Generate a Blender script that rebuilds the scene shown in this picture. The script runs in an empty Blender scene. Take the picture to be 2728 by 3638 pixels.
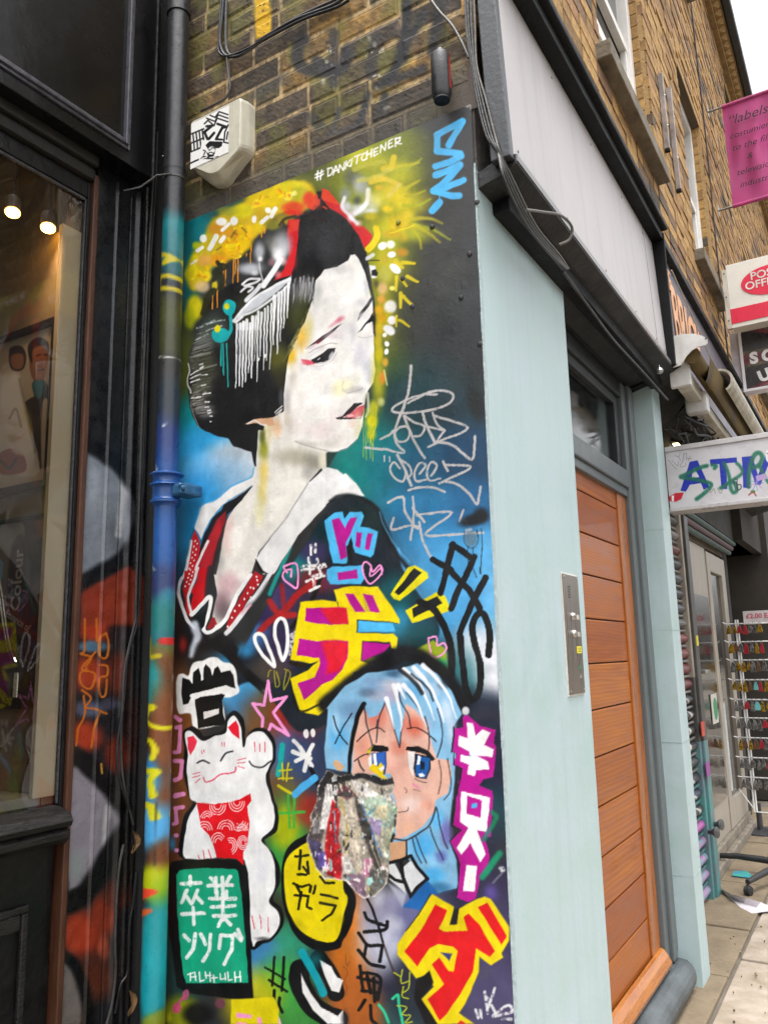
import bpy, bmesh, math, random
import numpy as np
from mathutils import Vector, Matrix

scene = bpy.context.scene
COL = scene.collection
random.seed(7)
rad = math.radians

# ------------------------------------------------------------------ camera (X along the street, Y into the buildings, Z up; the painted corner stands at X=0, Y=0)
CAM = np.array([-1.75, -0.764, 1.3315])
F_PX, CX, CY = 2835.5, 1364.0, 1819.0          # focal length and centre of the survey photograph (2728 x 3638)
def _axes():
    yaw, pitch, roll = np.radians([58.606, 10.340, -1.3436])
    f = np.array([math.sin(yaw) * math.cos(pitch), math.cos(yaw) * math.cos(pitch), math.sin(pitch)])
    r = np.array([math.cos(yaw), -math.sin(yaw), 0.]); u = np.cross(r, f)
    return math.cos(roll) * r + math.sin(roll) * u, -math.sin(roll) * r + math.cos(roll) * u, f
AR, AU, AF = _axes()
cam = bpy.data.cameras.new('camera'); cam_ob = bpy.data.objects.new('camera', cam); COL.objects.link(cam_ob)
cam.sensor_fit = 'VERTICAL'; cam.sensor_height = 36; cam.lens = 36 * F_PX / 3638
cam.clip_start = .02; cam.clip_end = 500
M = Matrix.Identity(4)
for i in range(3):
    M[i][0], M[i][1], M[i][2], M[i][3] = AR[i], AU[i], -AF[i], CAM[i]
cam_ob.matrix_world = M
scene.camera = cam_ob

def survey(P):
    v = np.asarray(P, np.float64) - CAM
    d = v @ AF
    return CX + F_PX * (v @ AR) / d, CY - F_PX * (v @ AU) / d
def unsurvey(px, axis, val):
    px = np.asarray(px, np.float64).reshape(-1, 2)
    d = AR * ((px[:, :1] - CX) / F_PX) - AU * ((px[:, 1:] - CY) / F_PX) + AF
    t = (val - CAM[axis]) / d[:, axis]
    return CAM + d * t[:, None]
def at(x, y, axis, val):
    return Vector(unsurvey([(x, y)], axis, val)[0])

# ------------------------------------------------------------------ world, sun, exposure: a bright overcast day
SUN_EL, SUN_AZ = 76, 238                       # azimuth measured from +Y towards +X
world = bpy.data.worlds.new('World'); scene.world = world; world.use_nodes = True
nt = world.node_tree; nt.nodes.clear()
sky = nt.nodes.new('ShaderNodeTexSky'); sky.sky_type = 'NISHITA'; sky.sun_disc = False
sky.sun_elevation = rad(SUN_EL); sky.sun_rotation = rad(SUN_AZ); sky.air_density = 1.0; sky.dust_density = 6.0; sky.ozone_density = 1.0
hs = nt.nodes.new('ShaderNodeHueSaturation'); hs.inputs['Saturation'].default_value = .12; hs.inputs['Value'].default_value = 1.0
bg = nt.nodes.new('ShaderNodeBackground'); bg.inputs['Strength'].default_value = .15
out = nt.nodes.new('ShaderNodeOutputWorld')
nt.links.new(sky.outputs[0], hs.inputs['Color']); nt.links.new(hs.outputs[0], bg.inputs['Color']); nt.links.new(bg.outputs[0], out.inputs['Surface'])
sun = bpy.data.lights.new('sun', 'SUN'); sun.energy = .5; sun.angle = rad(40); sun.color = (1, .97, .93)
sun_ob = bpy.data.objects.new('sun', sun); COL.objects.link(sun_ob)
_d = Vector((math.sin(rad(SUN_AZ)) * math.cos(rad(SUN_EL)), math.cos(rad(SUN_AZ)) * math.cos(rad(SUN_EL)), math.sin(rad(SUN_EL))))
sun_ob.rotation_euler = _d.to_track_quat('Z', 'Y').to_euler(); sun_ob.location = _d * 40
scene.view_settings.view_transform = 'Standard'; scene.view_settings.look = 'None'
scene.view_settings.exposure = 1.7; scene.view_settings.gamma = 1.0
scene.render.engine = 'CYCLES'
scene.cycles.max_bounces = 8; scene.cycles.use_denoising = True

# ------------------------------------------------------------------ materials
def srgb(h):
    return tuple(float(v) for v in ((int(h[i:i + 2], 16) / 255) for i in (0, 2, 4)))
def lin(h, k=1.0):
    return tuple((c / 12.92 if c <= .04045 else ((c + .055) / 1.055) ** 2.4) * k for c in srgb(h)) + (1,)
MATS = {}
def mat(name, col='808080', rough=.6, metal=0., var=.18, scale=8., bump=.15, bscale=60., col2=None, k=1.0, stretch=None, spec=.5, emit=None, attr=None, rvar=.12, bdist=.01, trans=0., ior=1.45, coat=0., streak=0., pits=0., grain=None):
    """Principled material with two octaves of noise in the colour, noise in the gloss and fine relief."""
    if name in MATS: return MATS[name]
    m = bpy.data.materials.new(name); m.use_nodes = True; t = m.node_tree; N, Lk = t.nodes, t.links
    b = N['Principled BSDF']; MATS[name] = m
    tc = N.new('ShaderNodeTexCoord'); vec = tc.outputs['Object']
    if stretch:
        mp = N.new('ShaderNodeMapping'); mp.inputs['Scale'].default_value = stretch; Lk.new(vec, mp.inputs[0]); vec = mp.outputs[0]
    n1 = N.new('ShaderNodeTexNoise'); n1.inputs['Scale'].default_value = scale; n1.inputs['Detail'].default_value = 6; n1.inputs['Roughness'].default_value = .62
    Lk.new(vec, n1.inputs['Vector'])
    if attr:
        a = N.new('ShaderNodeAttribute'); a.attribute_name = attr; base = a.outputs['Color']
        mx = N.new('ShaderNodeMix'); mx.data_type = 'RGBA'; mx.blend_type = 'MULTIPLY'; mx.inputs[0].default_value = 1
        r = N.new('ShaderNodeMapRange'); r.inputs[1].default_value = .3; r.inputs[2].default_value = .7; r.inputs[3].default_value = 1 - var; r.inputs[4].default_value = 1 + var * .4
        Lk.new(n1.outputs['Fac'], r.inputs[0]); Lk.new(base, mx.inputs[6]); Lk.new(r.outputs[0], mx.inputs[7]); Lk.new(mx.outputs[2], b.inputs['Base Color'])
    else:
        c1 = lin(col, k); c2 = lin(col2, k) if col2 else tuple(c * (1 - 2.2 * var) for c in c1[:3]) + (1,)
        r = N.new('ShaderNodeMapRange'); r.inputs[1].default_value = .32; r.inputs[2].default_value = .68
        Lk.new(n1.outputs['Fac'], r.inputs[0])
        mx = N.new('ShaderNodeMix'); mx.data_type = 'RGBA'; Lk.new(r.outputs[0], mx.inputs[0])
        mx.inputs[6].default_value = c2; mx.inputs[7].default_value = c1
        src = mx.outputs[2]
        if streak:                                                     # rain streaks and grime running down
            mp2 = N.new('ShaderNodeMapping'); mp2.inputs['Scale'].default_value = (14, 14, .9); Lk.new(tc.outputs['Object'], mp2.inputs[0])
            n3 = N.new('ShaderNodeTexNoise'); n3.inputs['Scale'].default_value = 1.5; n3.inputs['Detail'].default_value = 5; Lk.new(mp2.outputs[0], n3.inputs['Vector'])
            r3 = N.new('ShaderNodeMapRange'); r3.inputs[1].default_value = .5; r3.inputs[2].default_value = .8; r3.inputs[4].default_value = streak; Lk.new(n3.outputs['Fac'], r3.inputs[0])
            m3 = N.new('ShaderNodeMix'); m3.data_type = 'RGBA'; m3.blend_type = 'MULTIPLY'; Lk.new(r3.outputs[0], m3.inputs[0]); Lk.new(src, m3.inputs[6]); m3.inputs[7].default_value = (.45, .42, .38, 1)
            src = m3.outputs[2]
        Lk.new(src, b.inputs['Base Color'])
    if grain:                                                          # wavy timber figure: (axis stretch, rings, strength)
        lk = b.inputs['Base Color'].links[0].from_socket
        mp5 = N.new('ShaderNodeMapping'); mp5.inputs['Scale'].default_value = grain[0]; mp5.inputs['Location'].default_value = grain[3] if len(grain) > 3 else (0, 0, 0); Lk.new(tc.outputs['Object'], mp5.inputs[0])
        wv = N.new('ShaderNodeTexWave'); wv.wave_type = 'RINGS'; wv.rings_direction = 'Y'; wv.inputs['Scale'].default_value = grain[1]; wv.inputs['Distortion'].default_value = 5; wv.inputs['Detail'].default_value = 4; wv.inputs['Detail Scale'].default_value = 1.3; Lk.new(mp5.outputs[0], wv.inputs['Vector'])
        m5 = N.new('ShaderNodeMix'); m5.data_type = 'RGBA'; m5.blend_type = 'MULTIPLY'; m5.inputs[0].default_value = grain[2]; Lk.new(lk, m5.inputs[6]); Lk.new(wv.outputs['Color'], m5.inputs[7]); Lk.new(m5.outputs[2], b.inputs['Base Color'])
    if pits:                                                           # small dark burnt holes in the fired clay
        lk = b.inputs['Base Color'].links[0].from_socket
        n4 = N.new('ShaderNodeTexNoise'); n4.inputs['Scale'].default_value = 85; n4.inputs['Detail'].default_value = 2; Lk.new(tc.outputs['Object'], n4.inputs['Vector'])
        r4 = N.new('ShaderNodeMapRange'); r4.inputs[1].default_value = .66; r4.inputs[2].default_value = .70; r4.inputs[4].default_value = pits; Lk.new(n4.outputs['Fac'], r4.inputs[0])
        m4 = N.new('ShaderNodeMix'); m4.data_type = 'RGBA'; Lk.new(r4.outputs[0], m4.inputs[0]); Lk.new(lk, m4.inputs[6]); m4.inputs[7].default_value = (.008, .007, .006, 1); Lk.new(m4.outputs[2], b.inputs['Base Color'])
    n2 = N.new('ShaderNodeTexNoise'); n2.inputs['Scale'].default_value = bscale; n2.inputs['Detail'].default_value = 5
    Lk.new(vec, n2.inputs['Vector'])
    if bump:
        bp = N.new('ShaderNodeBump'); bp.inputs['Strength'].default_value = bump; bp.inputs['Distance'].default_value = bdist
        Lk.new(n2.outputs['Fac'], bp.inputs['Height']); Lk.new(bp.outputs[0], b.inputs['Normal'])
    rr = N.new('ShaderNodeMapRange'); rr.inputs[1].default_value = .3; rr.inputs[2].default_value = .7
    rr.inputs[3].default_value = max(.02, rough - rvar); rr.inputs[4].default_value = min(1, rough + rvar)
    Lk.new(n1.outputs['Fac'], rr.inputs[0]); Lk.new(rr.outputs[0], b.inputs['Roughness'])
    b.inputs['Metallic'].default_value = metal; b.inputs['Specular IOR Level'].default_value = spec
    if coat: b.inputs['Coat Weight'].default_value = coat
    if trans: b.inputs['Transmission Weight'].default_value = trans; b.inputs['IOR'].default_value = ior
    if emit:
        b.inputs['Emission Color'].default_value = lin(emit[0]); b.inputs['Emission Strength'].default_value = emit[1]
    return m

# ------------------------------------------------------------------ mesh helpers
class MB:
    """Collects shapes in one bmesh and links them as ONE mesh object."""
    def __init__(s): s.bm = bmesh.new()
    def box(s, x0, x1, y0, y1, z0, z1, bev=0., m=None):
        r = bmesh.ops.create_cube(s.bm, size=1)['verts']
        for v in r:
            v.co = Vector(((x0 + x1) / 2 + v.co.x * (x1 - x0), (y0 + y1) / 2 + v.co.y * (y1 - y0), (z0 + z1) / 2 + v.co.z * (z1 - z0)))
            if m is not None: v.co = m @ v.co
        if bev:
            es = list({e for v in r for e in v.link_edges})
            bmesh.ops.bevel(s.bm, geom=es, offset=bev, segments=2, affect='EDGES', profile=.6)
        return s
    def prism(s, pts, d, bev=0.):
        """closed outline (3D points) pushed along vector d"""
        a = [s.bm.verts.new(p) for p in pts]; d = Vector(d); b = [s.bm.verts.new(Vector(p) + d) for p in pts]
        n = len(a); f = [s.bm.faces.new(a), s.bm.faces.new(b[::-1])]
        for i in range(n): f.append(s.bm.faces.new((a[i], b[i], b[(i + 1) % n], a[(i + 1) % n])))
        bmesh.ops.recalc_face_normals(s.bm, faces=f)
        if bev:
            es = list({e for q in f for e in q.edges})
            bmesh.ops.bevel(s.bm, geom=es, offset=bev, segments=2, affect='EDGES', profile=.6)
        return s
    def tube(s, pts, r, seg=10, cap=True, r2=None):
        pts = [Vector(p) for p in pts]; rings = []; n = len(pts)
        up = None
        for i, p in enumerate(pts):
            t = (pts[min(i + 1, n - 1)] - pts[max(i - 1, 0)]).normalized()
            if up is None:
                up = Vector((0, 0, 1)) if abs(t.z) < .9 else Vector((1, 0, 0))
            a = t.cross(up).normalized(); up = a.cross(t).normalized()
            rr = r if r2 is None else r + (r2 - r) * i / max(1, n - 1)
            rings.append([s.bm.verts.new(p + (a * math.cos(2 * math.pi * k / seg) + up * math.sin(2 * math.pi * k / seg)) * rr) for k in range(seg)])
        for i in range(n - 1):
            for k in range(seg):
                s.bm.faces.new((rings[i][k], rings[i][(k + 1) % seg], rings[i + 1][(k + 1) % seg], rings[i + 1][k]))
        if cap:
            s.bm.faces.new(rings[0][::-1]); s.bm.faces.new(rings[-1])
        return s
    def lathe(s, o, axis, prof, seg=24):
        """profile [(radius, height)] turned about axis through o"""
        o = Vector(o); ax = Vector(axis).normalized(); u = ax.orthogonal().normalized(); w = ax.cross(u); rings = []
        for r, h in prof:
            rings.append([s.bm.verts.new(o + ax * h + (u * math.cos(2 * math.pi * k / seg) + w * math.sin(2 * math.pi * k / seg)) * max(r, 1e-4)) for k in range(seg)])
        for i in range(len(rings) - 1):
            for k in range(seg):
                s.bm.faces.new((rings[i][k], rings[i][(k + 1) % seg], rings[i + 1][(k + 1) % seg], rings[i + 1][k]))
        s.bm.faces.new(rings[0][::-1]); s.bm.faces.new(rings[-1])
        bmesh.ops.recalc_face_normals(s.bm, faces=s.bm.faces[:])
        return s
    def grid(s, rows):
        v = [[s.bm.verts.new(p) for p in r] for r in rows]
        for i in range(len(v) - 1):
            for j in range(len(v[0]) - 1): s.bm.faces.new((v[i][j], v[i][j + 1], v[i + 1][j + 1], v[i + 1][j]))
        return s
    def build(s, name, m, parent=None, smooth=False, **tags):
        me = bpy.data.meshes.new(name); s.bm.normal_update(); s.bm.to_mesh(me); s.bm.free()
        return obj(name, me, m, parent, smooth, **tags)

def obj(name, me, m, parent=None, smooth=False, **tags):
    o = bpy.data.objects.new(name, me); COL.objects.link(o)
    if m is not None and me is not None and not me.materials: me.materials.append(m)
    if smooth and me is not None:
        me.polygons.foreach_set('use_smooth', [True] * len(me.polygons)); me.set_sharp_from_angle(angle=rad(38))
    if parent is not None:
        o.parent = parent; o.matrix_parent_inverse = parent.matrix_world.inverted()
    tag(o, **tags); return o
def tag(o, label=None, cat=None, group=None, kind=None):
    if label: o['label'] = label
    if cat: o['category'] = cat
    if group: o['group'] = group
    if kind: o['kind'] = kind
    return o
def thing(name, loc, label, cat, group=None):
    o = bpy.data.objects.new(name, None); COL.objects.link(o); o.location = loc; o.empty_display_size = .1
    o.matrix_world = Matrix.Translation(Vector(loc)); tag(o, label, cat, group); return o
def smooth_path(pts, n=6):
    p = np.array([list(q) for q in pts], float)
    if len(p) < 3: return [Vector(q) for q in p]
    q = np.vstack([2 * p[:1] - p[1:2], p, 2 * p[-1:] - p[-2:-1]]); out = []
    for i in range(1, len(q) - 2):
        a, b, c, d = q[i - 1:i + 3]
        for t in np.arange(n) / n:
            out.append(.5 * ((2 * b) + (c - a) * t + (2 * a - 5 * b + 4 * c - d) * t * t + (3 * b - a - 3 * c + d) * t ** 3))
    out.append(p[-1]); return [Vector(v) for v in out]
def letters(name, txt, size, origin, right, up, depth, m, parent, font=None, align='LEFT', shear=0., bold=0., sx=1.):
    """built-in lettering turned into a thin raised mesh; right / up are world directions"""
    cu = bpy.data.curves.new(name, 'FONT'); cu.body = txt; cu.size = size; cu.align_x = align; cu.extrude = depth; cu.shear = shear; cu.offset = bold; cu.resolution_u = 4
    tmp = bpy.data.objects.new(name, cu); COL.objects.link(tmp)
    dg = bpy.context.evaluated_depsgraph_get(); me = bpy.data.meshes.new_from_object(tmp.evaluated_get(dg))
    bpy.data.objects.remove(tmp); bpy.data.curves.remove(cu)
    r = Vector(right).normalized(); u = Vector(up).normalized(); n = r.cross(u)
    T = Matrix((( r.x * sx, u.x, n.x, origin[0]), (r.y * sx, u.y, n.y, origin[1]), (r.z * sx, u.z, n.z, origin[2]), (0, 0, 0, 1)))
    me.transform(T); me.name = name; me.materials.clear()
    return obj(name, me, m, parent)
def painted(name, cv, mat_, parent=None, flip=False, height=None, hole=None, edge=None, alb=.8, **tags):
    """a canvas as a finely gridded wall surface that carries its paint as a colour attribute"""
    h, w = cv.h, cv.w; co = np.zeros((h, w, 3), np.float32)
    uu, vv = np.meshgrid(cv.u, cv.v); co[..., 1 - cv.axis] = uu; co[..., 2] = vv
    co[..., cv.axis] = cv.val - cv.hgt
    idx = np.arange(h * w).reshape(h, w)
    q = np.stack([idx[:-1, :-1], idx[:-1, 1:], idx[1:, 1:], idx[1:, :-1]], -1).reshape(-1, 4)
    if cv.axis == 0: q = q[:, ::-1]
    if flip: q = q[:, ::-1]
    if hole is not None: q = q[~hole[:-1, :-1].reshape(-1)]
    me = bpy.data.meshes.new(name); n = len(q)
    me.vertices.add(h * w); me.vertices.foreach_set('co', co.reshape(-1))
    me.loops.add(n * 4); me.loops.foreach_set('vertex_index', np.ascontiguousarray(q, np.int32).reshape(-1))
    me.polygons.add(n); me.polygons.foreach_set('loop_start', np.arange(n, dtype=np.int32) * 4)
    me.update(calc_edges=True); me.validate()
    a = me.color_attributes.new('paint', 'FLOAT_COLOR', 'POINT')
    lc = np.ones((h * w, 4), np.float32); lc[:, :3] = to_lin(cv.c.reshape(-1, 3)) * alb; a.data.foreach_set('color', lc.reshape(-1))
    me.polygons.foreach_set('use_smooth', np.ones(n, bool))
    return obj(name, me, mat_, parent, **tags)
# ------------------------------------------------------------------ paint: strokes laid on a wall in metres
# Strokes are noted in survey pixels; the survey's own lens turns them into points on the wall plane.
TILES = {'F': (0, 0, 1.0), 'A': (600, 420, .37372), 'B': (1160, 420, .37372), 'C': (600, 1220, .37372), 'E': (1160, 1220, .37372),
         'G': (580, 2020, .37372), 'H': (1180, 2020, .37372), 'I': (580, 2818, .37372), 'J': (1220, 2818, .37372),
         'K': (580, 1400, .73538), 'N': (580, 2400, .78360), 'Q': (0, 900, .58774), 'R': (0, 2200, .64995), 'S': (200, 2850, .35628),
         'T': (0, 1700, .63291), 'U': (2328, 1180, .30280), 'V': (640, 400, .36166)}

def hexc(h):
    return np.array([int(h[i:i + 2], 16) / 255 for i in (0, 2, 4)], np.float32)

def to_lin(c):
    c = np.asarray(c, np.float32)
    return np.where(c <= .04045, c / 12.92, ((c + .055) / 1.055) ** 2.4)

def vnoise(h, w, cells, seed):
    r = np.random.default_rng(seed)
    gh, gw = max(2, int(cells * h / max(h, w)) + 2), max(2, int(cells * w / max(h, w)) + 2)
    g = r.random((gh, gw)).astype(np.float32)
    y = np.linspace(0, gh - 1.001, h); x = np.linspace(0, gw - 1.001, w)
    yi, xi = y.astype(int), x.astype(int); fy, fx = (y - yi)[:, None], (x - xi)[None, :]
    fy = fy * fy * (3 - 2 * fy); fx = fx * fx * (3 - 2 * fx)
    a = g[yi][:, xi]; b = g[yi][:, xi + 1]; c = g[yi + 1][:, xi]; d = g[yi + 1][:, xi + 1]
    return (a * (1 - fx) + b * fx) * (1 - fy) + (c * (1 - fx) + d * fx) * fy

def sstep(a, b, x):
    t = np.clip((x - a) / (b - a), 0, 1)
    return t * t * (3 - 2 * t)

class Canvas:
    """A painted plane: axis 0 means the plane X=val (u = Y), axis 1 the plane Y=val (u = X); v is always Z."""
    def __init__(s, axis, val, u0, u1, v0, v1, res, base, seed=1, jit=1.6):
        s.axis, s.val = axis, val
        s.w, s.h = int(round((u1 - u0) / res)) + 1, int(round((v1 - v0) / res)) + 1
        s.u = np.linspace(u0, u1, s.w).astype(np.float32); s.v = np.linspace(v0, v1, s.h).astype(np.float32)
        uu, vv = np.meshgrid(s.u, s.v)
        P = np.zeros((s.h, s.w, 3), np.float64); P[..., axis] = val; P[..., 1 - axis] = uu; P[..., 2] = vv
        s.X, s.Y = survey(P)
        n = max(s.h, s.w)
        s.X = (s.X + jit * (vnoise(s.h, s.w, n / 9, seed) - .5) * 2 + 2 * jit * (vnoise(s.h, s.w, n / 40, seed + 1) - .5)).astype(np.float32)
        s.Y = (s.Y + jit * (vnoise(s.h, s.w, n / 9, seed + 2) - .5) * 2 + 2 * jit * (vnoise(s.h, s.w, n / 40, seed + 3) - .5)).astype(np.float32)
        s.grain = vnoise(s.h, s.w, n / 2.2, seed + 4)
        s.mott = ((vnoise(s.h, s.w, n / 26, seed + 5) - .5) * .9 + (vnoise(s.h, s.w, n / 7, seed + 6) - .5) * .5 + (vnoise(s.h, s.w * 5, n / 9, seed + 7)[:, ::5] - .5) * .5).astype(np.float32)
        s.mk = .0
        s.c = np.zeros((s.h, s.w, 3), np.float32) + hexc(base)
        s.hgt = np.zeros((s.h, s.w), np.float32)

    def pts(s, txt):
        t = 'F'; k = None; out = []; buf = []
        for w in txt.split():
            if w.isalpha(): t = w; k = k or TILES[w][2]; continue
            buf.append(float(w))
            if len(buf) == 2:
                ox, oy, q = TILES[t]; out.append((ox + q * buf[0], oy + q * buf[1])); buf = []
        return np.array(out, np.float64), k or 1.0

    def win(s, p, pad):
        x0, y0 = p.min(0) - pad; x1, y1 = p.max(0) + pad
        q = unsurvey([(x0, y0), (x1, y0), (x0, y1), (x1, y1)], s.axis, s.val)
        us, vs = q[:, 1 - s.axis], q[:, 2]
        du, dv = s.u[1] - s.u[0], s.v[1] - s.v[0]
        a, b = int((us.min() - s.u[0]) / du) - 1, int((us.max() - s.u[0]) / du) + 2
        c, d = int((vs.min() - s.v[0]) / dv) - 1, int((vs.max() - s.v[0]) / dv) + 2
        return slice(max(0, c), max(0, min(s.h, d))), slice(max(0, a), max(0, min(s.w, b)))

    @staticmethod
    def smooth(p, closed, n=5):
        if len(p) < 3: return p
        q = np.vstack([p[-1:], p, p[:2]]) if closed else np.vstack([2 * p[:1] - p[1:2], p, 2 * p[-1:] - p[-2:-1]])
        out = []
        for i in range(1, len(q) - 2):
            a, b, c, d = q[i - 1:i + 3]
            for t in np.arange(n) / n:
                out.append(.5 * ((2 * b) + (c - a) * t + (2 * a - 5 * b + 4 * c - d) * t * t + (3 * b - a - 3 * c + d) * t ** 3))
        if not closed: out.append(p[-1])
        return np.array(out)

    def seg(s, X, Y, p, closed):
        q = np.vstack([p, p[:1]]) if closed else p
        best = np.full(X.shape, 1e9, np.float32); par = np.zeros(X.shape, np.float32)
        n = max(1, len(q) - 1)
        for i in range(len(q) - 1):
            (ax, ay), (bx, by) = q[i], q[i + 1]; dx, dy = bx - ax, by - ay; L2 = dx * dx + dy * dy + 1e-9
            t = np.clip(((X - ax) * dx + (Y - ay) * dy) / L2, 0, 1)
            d = (X - ax - t * dx) ** 2 + (Y - ay - t * dy) ** 2
            m = d < best; best = np.where(m, d, best); par = np.where(m, (i + t) / n, par)
        return np.sqrt(best), par

    def lay(s, w, a, col):
        c = hexc(col) if isinstance(col, str) else col
        s.c[w] += (c * (1 + s.mk * s.mott[w])[..., None] - s.c[w]) * a[..., None]

    def polymask(s, txt, soft=3, sm=0):
        p, k = s.pts(txt); soft *= k
        if sm: p = s.smooth(p, True)
        w = s.win(p, soft + 2); X, Y = s.X[w], s.Y[w]
        if X.size == 0: return w, np.zeros(X.shape, np.float32)
        d, _ = s.seg(X, Y, p, True)
        ins = np.zeros(X.shape, bool); q = np.vstack([p, p[:1]])
        for i in range(len(p)):
            (ax, ay), (bx, by) = q[i], q[i + 1]
            if ay == by: continue
            ins ^= ((ay > Y) != (by > Y)) & (X < (bx - ax) * (Y - ay) / (by - ay) + ax)
        d = np.where(ins, d, -d); soft = max(soft, .9)
        return w, sstep(-soft, soft, d)

    def mask(s, txt, soft=3, sm=0):
        m = np.zeros((s.h, s.w), np.float32); w, a = s.polymask(txt, soft, sm); m[w] = a; return m

    def P(s, txt, col, soft=3, op=1., sm=0, clip=None, dry=0):
        w, a = s.polymask(txt, soft, sm)
        a = a * op
        if dry: a = a * sstep(dry - .25, dry + .25, s.grain[w])
        if clip is not None: a = a * clip[w]
        s.lay(w, a, col); return s

    def L(s, txt, wd, col, soft=2, op=1., cl=0, sm=1, clip=None, w2=None, dry=0):
        p, k = s.pts(txt); wd *= k; soft = max(soft * k, .8)
        if sm: p = s.smooth(p, cl)
        we = wd if w2 is None else w2 * k
        w = s.win(p, max(wd, we) + soft + 2); X, Y = s.X[w], s.Y[w]
        if X.size == 0: return s
        d, t = s.seg(X, Y, p, cl)
        r = (wd + (we - wd) * t) / 2
        a = (1 - sstep(-soft, soft, d - r)) * op
        if dry: a = a * sstep(dry - .25, dry + .25, s.grain[w])
        if clip is not None: a = a * clip[w]
        s.lay(w, a, col); return s

    def O(s, txt, rx, ry, col, op=1., ang=0, hard=0., clip=None, dry=0):
        p, k = s.pts(txt); rx *= k; ry *= k
        ca, sa = math.cos(math.radians(ang)), math.sin(math.radians(ang))
        for q in p:
            w = s.win(q[None], max(rx, ry) + 2); X, Y = s.X[w] - q[0], s.Y[w] - q[1]
            if X.size == 0: continue
            d = np.sqrt(((X * ca + Y * sa) / rx) ** 2 + ((-X * sa + Y * ca) / ry) ** 2)
            a = (1 - sstep(min(hard, .96), 1, d)) * op
            if dry: a = a * sstep(dry - .25, dry + .25, s.grain[w])
            if clip is not None: a = a * clip[w]
            s.lay(w, a, col)
        return s

    def sample(s, uu, vv):
        fu = np.clip((uu - s.u[0]) / (s.u[1] - s.u[0]), 0, s.w - 1.001); fv = np.clip((vv - s.v[0]) / (s.v[1] - s.v[0]), 0, s.h - 1.001)
        i, j = fu.astype(int), fv.astype(int); a, b = (fu - i)[..., None], (fv - j)[..., None]
        return (s.c[j, i] * (1 - a) + s.c[j, i + 1] * a) * (1 - b) + (s.c[j + 1, i] * (1 - a) + s.c[j + 1, i + 1] * a) * b
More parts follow.
